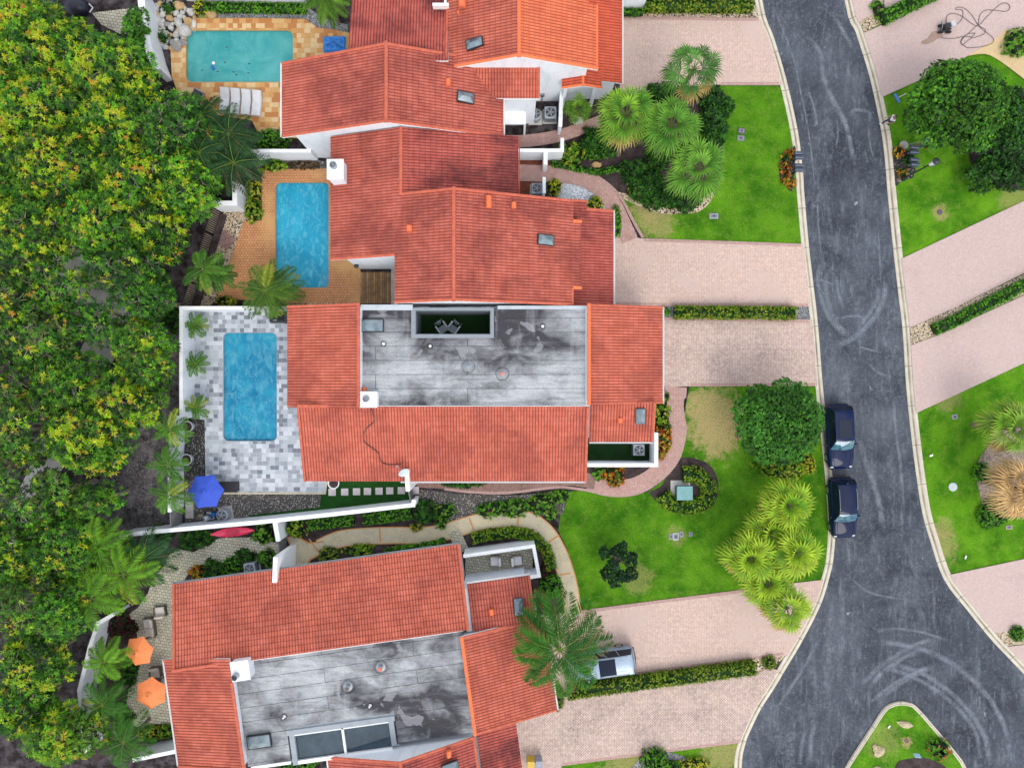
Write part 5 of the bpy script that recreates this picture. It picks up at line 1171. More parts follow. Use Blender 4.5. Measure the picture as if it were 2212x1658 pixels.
# ================================================================ GARDEN WALLS AND FENCES
garden_wall('white wall along the north side of the bright blue pool court', [(545, 326), (668, 326)], 2.0)
garden_wall('white L-shaped wall by the front door paths, with a short stub', [(1119, 325), (1214, 325), (1214, 302)], 2.0); 
o = bpy.data.objects['garden_wall.002' if 'garden_wall.002' in bpy.data.objects else 'garden_wall']
c = W(1178, 340, 1.9); MB().box((c.x, c.y, .9), (.3, 1.1, 2.0)).build('wall', WALL_TOP, o)
garden_wall('thin white screen wall right of the pair of air conditioners', [(1213, 196), (1210, 270)], 1.9, .22)
garden_wall('short white corner wall above the black picket fence', [(457, 439), (507, 439), (507, 396)], 2.0, .3)
garden_wall('tall white wall strip left of the golden stone pool deck', [(304, -10), (310, 60), (324, 116), (336, 145)], 2.0, .45)
garden_wall('long white wall around the grey marble pool deck', [(640, 665), (391, 665), (391, 901), (371, 901), (366, 985), (366, 1102)], 2.1, .2)
garden_wall('long diagonal white wall behind the blue parasol and over the red kayak', [(262, 1156), (330, 1148), (552, 1128), (720, 1110), (892, 1090), (893, 1083)], 2.1, .24)
garden_wall('short white pier between kayak and green shrubs', [(594, 1130), (600, 1164)], 2.1, .28)
garden_wall('white wall between the parasol terrace and the dark soil strip', [(243, 1327), (211, 1346), (194, 1396), (171, 1490), (175, 1535), (184, 1622)], 2.1, .22)
garden_wall('short white wall at the foot of the parasol terrace', [(290, 1640), (378, 1622)], 2.1, .22)
garden_wall('white wall enclosing the small paved court with two white chairs', [(1004, 1200), (1152, 1179), (1164, 1243), (1010, 1262)], 2.1, .2)
garden_wall('short white stub wall beside the white gravel', [(1175, 386), (1175, 414)], 1.9, .18)
def louver(label, a, b, h_, cat='gate', mat=None):
    A, B = W(*a, h_), W(*b, h_); base = Vector((A.x, A.y, 0)); t = thing('louvered_gate', label, cat, base); d = Vector((B.x - A.x, B.y - A.y, 0)); L = d.length; rz = math.atan2(d.y, d.x); mid = base + d / 2
    m = MB(); m.box((mid.x, mid.y, h_ - .03), (L, .07, .07), rz); m.box((mid.x, mid.y, .12), (L, .07, .07), rz)
    for q in (0, 1): p = base + d * q; m.box((p.x, p.y, h_ / 2 - .04), (.08, .075, h_ - .1), rz)
    m.build('frame', GREYM, t); m = MB()
    for k in range(int(h_ / .13)): m.box((mid.x, mid.y, .2 + k * .13), (L - .1, .03, .09), rz)
    m.build('panel', mat or plain('gate_grey', (.13, .13, .125), .6), t)
    return t
louver('dark louvered gate at the end of the stepping stone lawn', (882, 1061), (889, 1092), 1.9)
louver('dark louvered gate between pale paved path and cream concrete walk', (600, 1166), (603, 1200), 1.9)
louver('solid grey gate at the lower left corner of the marble deck', (367, 1104), (369, 1142), 1.9, mat=plain('gate_panel', (.20, .20, .19), .6))
PKT = plain('picket_taupe', (.34, .29, .21), .6)
sheet('mulch_bed', [(463, 456), (492, 466), (462, 560), (455, 600), (432, 664), (396, 664), (432, 560)], MULCH)
def picket(label, a, b, h_=1.6):
    A, B = W(*a, h_), W(*b, h_); base = Vector((A.x, A.y, 0)); t = thing('picket_fence', label, 'fence', base); d = Vector((B.x - A.x, B.y - A.y, 0)); L = d.length; rz = math.atan2(d.y, d.x); u_ = d.normalized()
    m = MB()
    for z in (.15, h_ - .22, h_ - .02): mm = base + d / 2; m.box((mm.x, mm.y, z), (L, .045, .045), rz)
    m.build('rail', BLACK, t); m = MB(); n = int(L / .16)
    for k in range(n + 1): p = base + u_ * (k * .16); m.box((p.x, p.y, h_ / 2), (.06, .03, h_ - .06), rz)
    m.build('pickets', PKT, t)
    k = 0
    while k * 1.9 < L: p = base + u_ * (k * 1.9 + .03); MB().box((p.x, p.y, h_ / 2 + .04), (.09, .09, h_ + .1), rz).build('post', BLACK, t); k += 1
picket('black metal picket fence beside the tan pebble strip', (458, 446), (428, 545)); picket('black metal picket fence nearest the marble deck wall', (425, 556), (391, 662))
# ================================================================ VEHICLES
def lerp_tab(tab, x):
    for (a, va), (b, vb) in zip(tab[:-1], tab[1:]):
        if x <= b: t = (x - a) / (b - a); t = t * t * (3 - 2 * t) * .5 + t * .5; return va + (vb - va) * t
    return tab[-1][1]
CARGLASS = Mat('car_glass', .03, .3); CARGLASS.col((.006, .012, .03)); CARGLASS = CARGLASS.mat
WINDS = Mat('windshield_glass', .03, 1.0); WINDS.col(WINDS.mix(WINDS.ramp(WINDS.noise(1.6, 5, .6, None, .8), .42, .58), (.03, .12, .20), (.10, .26, .32))); WINDS.b.inputs['Coat Weight'].default_value = 1; WINDS.b.inputs['IOR'].default_value = 2.3; WINDS = WINDS.mat
TYRE = plain('tyre_rubber', (.02, .02, .021), .85); RIM = plain('alloy_rim', (.45, .46, .48), .3, .8); LAMPG = plain('lamp_lens', (.6, .63, .66), .1); TAIL = plain('tail_lamp', (.30, .015, .01), .2); PLASTIC = plain('black_plastic', (.02, .02, .022), .5)
def car(label, loc, heading, L, Wc, Hc, paint, top, hood_y=.17, belt=1.02, van=False, sunroof=None, rails=True, glass_roof=False, name='parked_car'):
    t = thing(name, label, 'car', (0, 0, 0))
    wt = [(-.5, .78), (-.485, .88), (-.45, .955), (-.36, .99), (0, 1), (.26, .995), (.38, .965), (.44, .91), (.48, .80), (.5, .62)]
    tt = [(-.5, belt - .22), (-.485, belt - .05), (-.44, belt), (0, belt + .01), (hood_y, belt + .02), (.36, belt - .08), (.45, belt - .20), (.485, belt - .32), (.5, belt - .42)]
    ys = [-.5, -.495, -.485, -.465, -.44, -.4, -.34, -.28, -.2, -.1, 0, .1, .17, .23, .29, .35, .4, .44, .465, .483, .494, .5]
    V = []; n = 13; hw = Wc / 2
    for y in ys:
        w = lerp_tab(wt, y) * hw; z = lerp_tab(tt, y); low = .30 if abs(y) > .47 else .24
        half = [(w * .90, low), (w * .985, low + .14), (w, z * .62), (w * .985, z - .10), (w * .93, z - .015), (w * .72, z + .025), (0, z + .05)]
        V += [(x, y * L, zz) for x, zz in half] + [(-x, y * L, zz) for x, zz in half[-2::-1]]
    F = [(i * n + j, (i + 1) * n + j, (i + 1) * n + j + 1, i * n + j + 1) for i in range(len(ys) - 1) for j in range(n - 1)]
    F += [(i * n + n - 1, (i + 1) * n + n - 1, (i + 1) * n, i * n) for i in range(len(ys) - 1)]
    m = MB().add([(x, y, z) for x, y, z in V], [f[::-1] for f in F] + [tuple(range(n)), tuple((len(ys) - 1) * n + j for j in range(n))[::-1]])
    body = m.build('body', paint, t, smooth=True)
    # hood crease lines, shut lines
    m = MB()
    for s_ in (-1, 1): m.tube([(s_ * hw * .62, hood_y * L + .12, belt + .062), (s_ * hw * .66, .33 * L, belt - .02), (s_ * hw * .55, .44 * L, belt - .13)], .012, 4)
    m.build('crease', paint, body)
    yb, yt = hood_y * L + .02, (hood_y - (.13 if not van else .16)) * L; yr, yrt = -.475 * L, (-.41 if not van else -.44) * L
    bw, rw = hw * .915, hw * .72; zr = Hc; zb = belt - .01
    def row(y, w, z, cz, cy, k=9): return [(w * (2 * i / (k - 1) - 1), y + cy * (1 - (2 * i / (k - 1) - 1) ** 2), z + cz * (1 - (2 * i / (k - 1) - 1) ** 2)) for i in range(k)]
    def patch(rows, mat, nm, par, flip=False):
        k = len(rows[0]); vs = [p for r_ in rows for p in r_]; fs = [(i * k + j, i * k + j + 1, (i + 1) * k + j + 1, (i + 1) * k + j) for i in range(len(rows) - 1) for j in range(k - 1)]
        return MB().add(vs, [f[::-1] for f in fs] if flip else fs).build(nm, mat, par, smooth=True)
    patch([row(yb, bw, zb + .01, .06, .12), row((yb + yt) / 2, (bw + rw) / 2, (zb + zr) / 2 + .04, .03, .10), row(yt, rw, zr - .03, .02, .06)], WINDS, 'windshield', t, True)
    patch([row(yr, bw * .96, zb, .02, -.03), row(yrt, rw, zr - .03, .02, -.05)], CARGLASS, 'rear_window', t)
    roof = patch([row(yt + .0, rw, zr - .03, .02, .06), row(yt - .12 * (1), rw * 1.01, zr, .03, 0)] + [row(yt - .12 + (yrt - yt + .24) * q, rw * 1.01, zr + .012 * math.sin(q * 3.14), .035, 0) for q in (.25, .5, .75)] + [row(yrt + .12, rw * 1.01, zr, .03, 0), row(yrt, rw, zr - .03, .02, -.05)], top, 'roof', t, True)
    for s_ in (-1, 1):
        lo = [(s_ * bw, yb + .02, zb), (s_ * bw * 1.01, .5 * (yb + yr), zb + .0), (s_ * bw * .96, yr + .02, zb)]; hi = [(s_ * rw * 1.005, yt, zr - .03), (s_ * rw * 1.02, .5 * (yt + yrt), zr - .015), (s_ * rw, yrt, zr - .03)]
        MB().add(lo + hi, [(0, 1, 4, 3), (1, 2, 5, 4)] if s_ > 0 else [(3, 4, 1, 0), (4, 5, 2, 1)]).build('side_window', CARGLASS, t)
        for q in (.36, .68):
            m = MB()
            a = Vector(lo[0]).lerp(Vector(lo[2]), q); b = Vector(hi[0]).lerp(Vector(hi[2]), q); m.tube([a + Vector((s_ * .012, 0, 0)), b + Vector((s_ * .015, 0, 0))], .035, 4); m.build('pillar', paint, t)
        m = MB(); m.tube([Vector(lo[0]) + Vector((0, 0, .01)), Vector(hi[0])], .04, 5); m.build('pillar', paint, t); m = MB(); m.tube([Vector(lo[2]), Vector(hi[2])], .06, 5); m.build('pillar', paint, t)
        if rails: m = MB(); m.tube([(s_ * rw * .93, yt - .3, zr + .02), (s_ * rw * .95, yt - .45, zr + .07), (s_ * rw * .95, yrt + .5, zr + .07), (s_ * rw * .93, yrt + .3, zr + .02)], .018, 5); m.build('roof_rail', GREYM, t)
        m = MB(); m.blob((s_ * (hw + .12), yb - .32, belt + .03), (.13, .08, .08), 8, 5, 0); m.tube([(s_ * hw * .93, yb - .28, belt), (s_ * (hw + .06), yb - .30, belt + .02)], .03, 4); m.build('wing_mirror', paint, t, smooth=True)
        m = MB(); m.blob((s_ * hw * .70, .452 * L, belt - .27), (hw * .17, .10, .08), 10, 6, 0); m.build('headlight', LAMPG, t, smooth=True)
        m = MB(); m.blob((s_ * hw * .80, -.476 * L, belt - .13), (hw * .10, .05, .14), 8, 5, 0); m.build('tail_light', TAIL, t, smooth=True)
        for y in (-.30 * L, .315 * L):
            Mx = Matrix.Rotation(R(90), 3, 'Y'); w_ = MB(); w_.lathe((s_ * (hw - .12), y, .36), [(.0, -.13), (.30, -.13), (.36, -.10), (.37, 0), (.36, .10), (.30, .13), (.24, .12)], 22, Mx); wo_ = w_.build('wheel', TYRE, t, smooth=True)
            r_ = MB(); r_.lathe((s_ * (hw + .005), y, .36), [(.05, -.01), (.07, .01), (.23, 0), (.25, -.03)], 18, Mx); r_.build('rim', RIM, wo_)
    m = MB()
    for k in range(6): m.tube([(hw * .5 * (-1 + 2 * k / 5), .498 * L, belt - .5), (hw * .5 * (-1 + 2 * k / 5), .494 * L, belt - .33)], .022, 4)
    m.build('grille', LAMPG, t); MB().tube([(-hw * .8, -.498 * L, .55), (0, -.51 * L, .55), (hw * .8, -.498 * L, .55)], .07, 6).build('bumper', PLASTIC, t, smooth=True); MB().tube([(-hw * .7, .485 * L, .45), (0, .505 * L, .45), (hw * .7, .485 * L, .45)], .07, 6).build('bumper', PLASTIC, t, smooth=True)
    MB().box((0, -.02 * L, .30), (Wc * .86, L * .9, .16)).build('underbody', BLACK, t)
    m = MB(); m.tube([(-hw * .55, yb + .1, belt + .055), (0, yb + .22, belt + .095)], .014, 4); m.tube([(-.02, yb + .13, belt + .09), (hw * .55, yb + .05, belt + .06)], .014, 4); m.build('wiper', BLACK, t)
    if sunroof: a, b, w_ = sunroof; m = MB(); m.box((0, (a + b) / 2, zr + .045), (w_, b - a, .02)); m.build('sunroof', CARGLASS if not glass_roof else WINDS, roof, bevel=.01)
    m = MB()
    for s_ in (-.5, -.17, .17, .5): m.box((s_ * rw * 1.1, (yt + yrt) / 2 - .2, zr + .038), (.03, (yt - yrt) * .55, .012))
    m.build('roof_rib', top, roof)
    t.location = loc; t.rotation_euler = (0, 0, heading)
    return t
def paint(name, c, coat=1, rough=.35, metal=.0, ior=None):
    m = Mat(name, rough, .10, metal); m.col(m.mul(m.mix(0., c, c), m.ramp(m.noise(2, 4), .3, .7, .9, 1.1))); m.b.inputs['Coat Weight'].default_value = coat * .35; m.b.inputs['Coat Roughness'].default_value = .03
    return m.mat
NAVY = paint('navy_car_paint', (.003, .011, .055)); NAVY2 = paint('midnight_car_paint', (.003, .010, .046)); SILVER = paint('silver_car_paint', (.26, .33, .42), 1, .3, .3)
car('dark navy car parked by the kerb nearest the round dense tree', (24.95, -4.05, -.1), R(183), 4.95, 1.95, 1.75, NAVY, NAVY, sunroof=(-1.35, .0, 1.0), rails=False)
car('dark navy car with roof rails parked behind, nearest the lime green palms', (25.2, -9.45, -.1), R(183), 4.62, 1.9, 1.72, NAVY2, NAVY2, hood_y=.19, rails=True)
car('silver people carrier under the feather palm on the driveway', (6.75, -21.2, .03), R(98), 5.2, 2.0, 1.76, SILVER, SILVER, hood_y=.27, van=True, sunroof=(-1.0, .25, 1.2), name='minivan')

# ================================================================ PEOPLE
def skin_mesh(name, J, edges, rad, mat, parent, sub=2):
    me = bpy.data.meshes.new(name); me.from_pydata([tuple(j) for j in J], edges, []); o = bpy.data.objects.new(name, me); COL.objects.link(o)
    sk = o.modifiers.new('skin', 'SKIN'); su = o.modifiers.new('sub', 'SUBSURF'); su.levels = su.render_levels = sub
    for i, r_ in enumerate(rad):
        sv = me.skin_vertices[0].data[i]; sv.radius = (r_ if isinstance(r_, tuple) else (r_, r_)); sv.use_root = (i == 0)
    dg = bpy.context.evaluated_depsgraph_get(); dg.update(); ev = o.evaluated_get(dg); nm = bpy.data.meshes.new_from_object(ev)
    bpy.data.objects.remove(o)
    nm.polygons.foreach_set('use_smooth', [True] * len(nm.polygons))
    q = bpy.data.objects.new(name, nm); COL.objects.link(q); nm.materials.clear(); nm.materials.append(mat); q.parent = parent; ORG[q] = Vector((0, 0, 0))
    return q
SKIN = plain('skin', (.30, .16, .10), .55, var=.05)
def person(label, loc, rot, shirt, pants, hatmat, hat, step=.22, armf=.35, lean=.0, sleeve=.5):
    t = thing('person', label, 'person', (0, 0, 0)); st = step
    J = [(0, 0, .98), (0, .0, 1.18), (0, lean * .6, 1.42), (0, lean, 1.54), (0, lean + .02, 1.64), (0, lean + .02, 1.74),
         (.10, 0, .92), (.11, st, .50), (.11, st * .9, .09), (.11, st * .9 + .16, .03), (-.10, 0, .92), (-.11, -st * .4, .50), (-.11, -st * 1.2, .09), (-.11, -st * 1.2 + .15, .03),
         (.19, lean * .6, 1.42), (.25, .06, 1.16), (.22, armf, 1.02), (-.19, lean * .6, 1.42), (-.26, -.02, 1.16), (-.24, armf * .8, 1.04)]
    Ed = [(0, 1), (1, 2), (2, 3), (3, 4), (4, 5), (0, 6), (6, 7), (7, 8), (8, 9), (0, 10), (10, 11), (11, 12), (12, 13), (2, 14), (14, 15), (15, 16), (2, 17), (17, 18), (18, 19)]
    Rd = [.12, .115, .13, .055, .085, .08, .085, .055, .04, .03, .085, .055, .04, .03, .06, .042, .028, .06, .042, .028]
    for s_, w_ in ((1, 16), (-1, 19)):
        bx, by, bz = J[w_]; J.append((bx, by + .07, bz - .01)); Rd.append(.03); pi_ = len(J) - 1; Ed.append((w_, pi_))
        for k, (dx, ln) in enumerate(((-.03, .07), (-.01, .085), (.01, .08), (.03, .06))):
            J.append((bx + dx, by + .11, bz - .015)); J.append((bx + dx * 1.1, by + .11 + ln * .6, bz - .04)); Rd += [.009, .008]; Ed += [(pi_, len(J) - 2), (len(J) - 2, len(J) - 1)]
        J.append((bx - s_ * .045, by + .06, bz - .02)); Rd.append(.009); Ed.append((w_, len(J) - 1))
    body = skin_mesh('body', [Vector(j) for j in J], Ed, Rd, SKIN, t)
    m = MB(); m.blob((0, lean + .03, 1.67), (.085, .10, .12), 14, 9, 0); m.blob((0, lean + .135, 1.655), (.016, .025, .025), 6, 5, 0)
    for s_ in (-1, 1): m.blob((s_ * .088, lean + .02, 1.66), (.012, .022, .035), 6, 5, 0)
    m.build('face', SKIN, t, smooth=True); m = MB()
    for s_ in (-1, 1): m.blob((s_ * .032, lean + .118, 1.685), (.012, .01, .008), 6, 5, 0)
    m.blob((0, lean + .12, 1.61), (.026, .01, .008), 6, 5, 0); m.build('features', BN_, t)
    skin_mesh('shirt', [Vector(J[0]) + Vector((0, 0, -.03)), J[1], J[2], Vector(J[2]).lerp(Vector(J[3]), .5), J[14], Vector(J[14]).lerp(Vector(J[15]), sleeve), J[17], Vector(J[17]).lerp(Vector(J[18]), sleeve)], [(0, 1), (1, 2), (2, 3), (2, 4), (4, 5), (2, 6), (6, 7)], [.145, .14, .155, .07, .085, .065, .085, .065], shirt, t, 1)
    skin_mesh('trousers', [J[0], J[6], J[7], J[8], J[10], J[11], J[12]], [(0, 1), (1, 2), (2, 3), (0, 4), (4, 5), (5, 6)], [.135, .10, .075, .06, .10, .075, .06], pants, t, 1)
    m = MB()
    for i in (8, 12): p = Vector(J[i]); m.blob(p + Vector((0, .06, -.045)), (.05, .14, .045), 8, 5, 0)
    m.build('shoes', WHITE if hat == 'hair' else BLACK, t, smooth=True); m = MB()
    if hat == 'hat': m.lathe((0, lean + .02, 1.74), [(.24, -.01), (.23, .01), (.11, .015), (.10, .09), (.05, .11)], 20)
    else: m.blob((0, lean + .0, 1.70), (.10, .11, .11), 12, 8, .03)
    m.build('hat' if hat == 'hat' else 'hair', hatmat, t, smooth=True)
    t.location = loc; t.rotation_euler = (0, 0, rot); return t
BN_ = plain('dark_brown', (.05, .03, .02), .6)
person('person in a white shirt and dark trousers stepping over the kerb', W(1909, 270, 0.02), R(100), plain('white_shirt', (.8, .82, .88), .8), plain('navy_trousers', (.03, .04, .07), .8), BN_, 'hair')
pb = person('person in a blue shirt and white hat beside the big round tree', W(1978, 320, .02), R(120), plain('blue_shirt', (.02, .12, .55), .8), plain('grey_trousers', (.10, .11, .14), .8), plain('white_hat', (.8, .8, .8), .8), 'hat')
pbl = pb.location.copy()
tag(MB().tube([(pbl.x + .1, pbl.y + .3, 1.05), (pbl.x - 1.0, pbl.y + .05, .55), (pbl.x - 1.3, pbl.y, .1)], .02, 5).box((pbl.x - 1.35, pbl.y, .1), (.1, .4, .08)).build('rake', GREYM, at=(pbl.x, pbl.y, 0)), 'thin metal rake held by the person in blue', 'rake')
c = W(1936, 213, .05); t = thing('push_broom', 'blue push broom lying on the grass by the driveway', 'broom', c)
m = MB(); m.box((c.x, c.y, .08), (.18, .75, .12), R(28)); m.build('head', plain('broom_blue', (.08, .20, .50), .6), t); m = MB(); m.tube([(c.x, c.y, .1), (c.x + .7, c.y + .35, .1)], .018, 6); m.build('handle', WHITE, t)

# ================================================================ STREET THINGS
def mailbox(u, v, label, rot, group):
    b = W(u, v); t = thing('mailbox', label, 'mailbox', (0, 0, 0), group)
    mb = MB(); mb.box((0, 0, .48), (.09, .09, .96)); mb.build('post', BLACK, t)
    m = MB(); pr = [(-.14, .0), (.14, 0)] + [(.14 * math.cos(a), .14 + .14 * math.sin(a)) for a in np.linspace(0, math.pi, 9)]
    vs = [(x, -.28, .95 + z) for x, z in pr] + [(x, .34, .95 + z) for x, z in pr]; n = len(pr); m.add(vs, [(i, (i + 1) % n, n + (i + 1) % n, n + i) for i in range(n)] + [tuple(range(n))[::-1], tuple(range(n, 2 * n))])
    o = m.build('box', plain('mailbox_blue_grey', (.05, .07, .11), .35) if 'mailbox_blue_grey' not in bpy.data.materials else bpy.data.materials['mailbox_blue_grey'], t)
    MB().box((.155, .05, 1.14), (.012, .12, .05)).build('flag', TAIL, o); t.location = b; t.rotation_euler = (0, 0, rot); return t
mk = mailbox(1711, 341, 'topmost blue-grey mailbox of the four beside the left kerb', R(-92), 'mailboxes in the left kerb bed')
for v, l in ((350, 'second from the top of the four blue-grey mailboxes beside the left kerb'), (367, 'third from the top of the four blue-grey mailboxes beside the left kerb'), (376, 'lowest of the four blue-grey mailboxes beside the left kerb')):
    c_ = copy_tree(mk); c_.location = W(1712, v); c_['label'] = l
for v, l, q in ((329, 'topmost mailbox of the bed beside the street lamp, next to the person in blue', 1958), (339, 'second mailbox from the top in the bed beside the street lamp', 1957), (355, 'third mailbox from the top in the bed beside the street lamp', 1958), (365, 'mailbox nearest the street lamp base', 1959)):
    c_ = copy_tree(mk); c_.location = W(q, v); c_.rotation_euler = (0, 0, R(85)); c_['label'] = l; c_['group'] = 'mailboxes in the bed by the street lamp'
b = W(1950, 386); t = thing('street_lamp', 'black street lamp with a four pane lantern beside the mailboxes', 'street lamp', b)
m = MB(); m.lathe(b, [(.22, 0), (.22, .12), (.13, .3), (.09, .5), (.06, .8), (.05, 3.5), (.08, 3.55)], 14); m.build('post', DARKM, t, smooth=False)
m = MB(); m.tube([b + Vector((-.28, 0, 3.1)), b + Vector((.28, 0, 3.1))], .025, 6); m.build('ladder_rest', DARKM, t)
m = MB(); m.lathe(b + Vector((0, 0, 3.5)), [(.15, 0), (.25, .72)], 4); ln = m.build('lantern_glass', plain('lantern_glass', (.75, .78, .8), .2), t); m = MB(); m.lathe(b + Vector((0, 0, 4.22)), [(.27, 0), (.20, .10), (.07, .18), (.03, .26)], 12); m.build('lantern_cap', DARKM, t)
m = MB()
for k in range(4): a = k * math.pi / 2; m.tube([b + Vector((.155 * math.cos(a), .155 * math.sin(a), 3.5)), b + Vector((.255 * math.cos(a), .255 * math.sin(a), 4.22))], .018, 4)
m.build('frame', DARKM, t)
# pressure washer and hose
c = W(2036, 66); t = thing('pressure_washer', 'grey and white pressure washer standing on the pink driveway', 'pressure washer', c)
m = MB(); m.box((c.x, c.y, .38), (.75, .5, .12), .3); m.box((c.x - .1, c.y + .0, .62), (.35, .36, .36), .3); m.build('engine', DARKM, t, bevel=.03); m = MB(); m.box((c.x + .32, c.y + .12, .66), (.34, .42, .34), .3); m.build('tank', plain('tank_grey', (.5, .52, .55), .4), t, bevel=.04)
for sx, sy in ((-.3, .25), (-.3, -.25), (.3, .25), (.3, -.25)): m = MB(); m.lathe((c.x + sx, c.y + sy, .2), [(.04, -.05), (.2, -.05), (.2, .05), (.04, .05)], 14, Matrix.Rotation(R(90), 3, 'X')); m.build('wheel', TYRE, t)
m = MB(); m.tube([(c.x - .4, c.y - .25, .4), (c.x - .65, c.y - .3, 1.0), (c.x - .65, c.y + .25, 1.0), (c.x - .4, c.y + .25, .4)], .025, 6); m.build('handle', GREYM, t)
hp = [(1500, 330), (1600, 335), (1690, 318), (1760, 325), (1720, 360), (1680, 390), (1670, 350), (1720, 300), (1790, 290), (1760, 330), (1860, 300), (1880, 260), (1840, 235), (1810, 225), (1740, 285), (1690, 330), (1670, 370), (1700, 400), (1740, 415), (1850, 405), (1930, 380), (1950, 340), (1900, 290), (1830, 235), (1760, 130), (1700, 75), (1640, 65), (1625, 85), (1680, 90), (1680, 160), (1630, 215), (1580, 225), (1545, 195), (1550, 140), (1600, 118), (1680, 145), (1760, 205), (1820, 222), (1890, 150), (1960, 80), (2030, 30), (2080, 40), (2090, 75), (2060, 100), (1990, 95), (1900, 88), (1850, 110), (1825, 160), (1820, 225)]
hp = [(1657.7 + x / 4, y / 4) for x, y in hp]
tag(MB().tube([W(u, v, .085 + .008 * (i % 3)) for i, (u, v) in enumerate(smooth_loop(hp, 5, False))], .022, 5).build('hose', plain('dark_hose', (.10, .09, .10), .6), at=W(2050, 80)), 'long dark hose tangled in loops across the pink driveway', 'hose')
# covers and small things in the grass
def lid(name, u, v, sx, sy, rot, mat, label, cat='utility cover', group=None, round_=False, z=.03):
    c = W(u, v); t = thing(name, label, cat, c, group)
    if round_: MB().lathe((c.x, c.y, 0), [(sx, 0), (sx, z + .02), (sx * .9, z + .03), (.01, z + .03)], 24).build('cover', mat, t)
    else:
        MB().box((c.x, c.y, z), (sx, sy, .06), rot).build('frame', mat, t, bevel=.02); MB().box((c.x, c.y, z + .028), (sx * .78, sy * .74, .02), rot).build('cover', LIDD, t); MB().box((c.x, c.y, z + .042), (sx * .25, sy * .25, .012), rot).build('reader', DARKM, t)
    return t
LIDG = plain('cover_grey', (.36, .37, .40), .8); LIDD = plain('cover_mid_grey', (.20, .20, .24), .8); LIDL = plain('cover_pale', (.52, .58, .60), .8); LIDP = plain('cover_dark', (.10, .08, .11), .8)
lid('meter_cover', 1448.5, 1158, .30, .42, 0, LIDG, 'leftmost of the four small meter covers in the lawn'); lid('meter_cover', 1459, 1158, .42, .55, 0, LIDL, 'largest pale cover of the four small meter covers in the lawn'); lid('meter_cover', 1471, 1153, .30, .42, 0, LIDG, 'third from the left of the four small meter covers in the lawn'); lid('meter_cover', 1491, 1153, .30, .36, 0, LIDD, 'rightmost of the four small meter covers, set apart in the lawn')
lid('meter_cover', 1601, 283, .55, .42, -.2, LIDP, 'dark cover in the lawn right of the fan palms, the upper of two'); lid('meter_cover', 1599, 299, .55, .42, -.1, LIDD, 'grey cover in the lawn right of the fan palms, the lower of two'); lid('meter_cover', 1541, 467, .68, .42, 0, LIDG, 'grey cover in the lawn just above the driveway of the stepped house')
lid('manhole', 2057, 1051, .33, 0, 0, LIDL, 'round pale cover in the lawn right of the road', round_=True); lid('manhole', 1951, 314, .33, 0, 0, plain('cover_tan', (.42, .40, .40), .8), 'round grey cover in the grass above the right mailboxes', round_=True); lid('drain_cover', 2029, 458.5, .20, 0, 0, LIDP, 'small dark round cover in the lawn below the street lamp', round_=True); lid('meter_cover', 2061, 900, .42, .36, .2, LIDG, 'small grey cover in the lawn left of the right edge fan palms')
lid('drain_cover', 1593.5, 938, .26, 0, 0, plain('maroon_cover', (.16, .03, .07), .7), 'maroon round cover beside the worn patch under the dense round tree', round_=True); lid('meter_cover', 2178, 1138, .5, .3, .1, plain('cover_beige', (.45, .38, .28), .8), 'beige cover at the foot of the round bush by the dead palm'); lid('drain_cover', 1957, 1598, .18, 0, 0, plain('cover_brown', (.14, .09, .09), .8), 'small brown round cover in the grass island', round_=True)
for u, v, r_, l in ((2009, 983, .3, 'tiny white marker flag in the lawn opposite the upper navy car'), (1918, 1567, .9, 'tiny white marker card near the tip of the grass island'), (2083, 1202, 1.2, 'bent white marker lying in the lawn near the lower right driveway')):
    c = W(u, v); tag(MB().box((c.x, c.y, .12), (.26, .18, .02), r_, Matrix.Rotation(.5, 3, 'X')).box((c.x, c.y, .05), (.02, .02, .12)).build('marker', WHITE, at=c), l, 'marker')
c = W(1973, 1624); t = thing('yard_sign', 'small pale blue yard sign standing in the grass island', 'sign', c); MB().box((c.x, c.y, .45), (.5, .05, .3), -.1, Matrix.Rotation(.6, 3, 'X')).build('panel', plain('sign_blue', (.35, .5, .65), .5), t); MB().box((c.x, c.y, .16), (.04, .04, .36)).build('post', GREYM, t)
tag(MB().tube([W(2003, 1605, .05), W(2018, 1613, .5)], .035, 6).build('garden_stake', GREYM, at=W(2003, 1605)), 'thin grey stake leaning over the red-tipped bush of the island', 'stake')
ROCK = two('pale_rock', (.62, .53, .36), (.42, .33, .2), 3.5, .9, bump=.03, bs=12); rr = random.Random(5)
for u, v, s_, a, l in ((1953, 1562, (.62, .26, .22), -.2, 'long flat pale rock nearest the tip of the grass island'), (1896, 1620, (.46, .40, .3), .5, 'lumpy pale rock on the left side of the grass island'), (1893, 1660, (.4, .25, .25), 0, 'pale rock on the grass island cut by the bottom edge'), (1582, 264, (.5, .3, .25), 0, 'x')):
    if l == 'x': continue
    c = W(u, v); m = MB(); m.blob((0, 0, .08), s_, 11, 6, .16, rr)
    if 'lumpy' in l: m.blob((-.1, .42, .08), (.2, .22, .2), 9, 5, .15, rr)
    o = m.build('rock', ROCK, smooth=False); o.location = c; o.rotation_euler = (0, 0, a); tag(o, l, 'rock')
# transformer
c = W(1472, 1061); t = thing('utility_box', 'teal green utility box in the ring of clipped shrubs', 'utility box', c)
MB().box((c.x, c.y, .40), (1.1, .98, .80)).build('cabinet', plain('cabinet_side_green', (.06, .13, .12), .5), t); MB().box((c.x + .03, c.y, .83), (1.2, 1.06, .07)).build('lid', plain('cabinet_teal', (.15, .33, .33), .5), t, bevel=.02); MB().box((c.x - .13, c.y + .12, .05), (1.5, 1.5, .1)).build('pad', CONC, t)

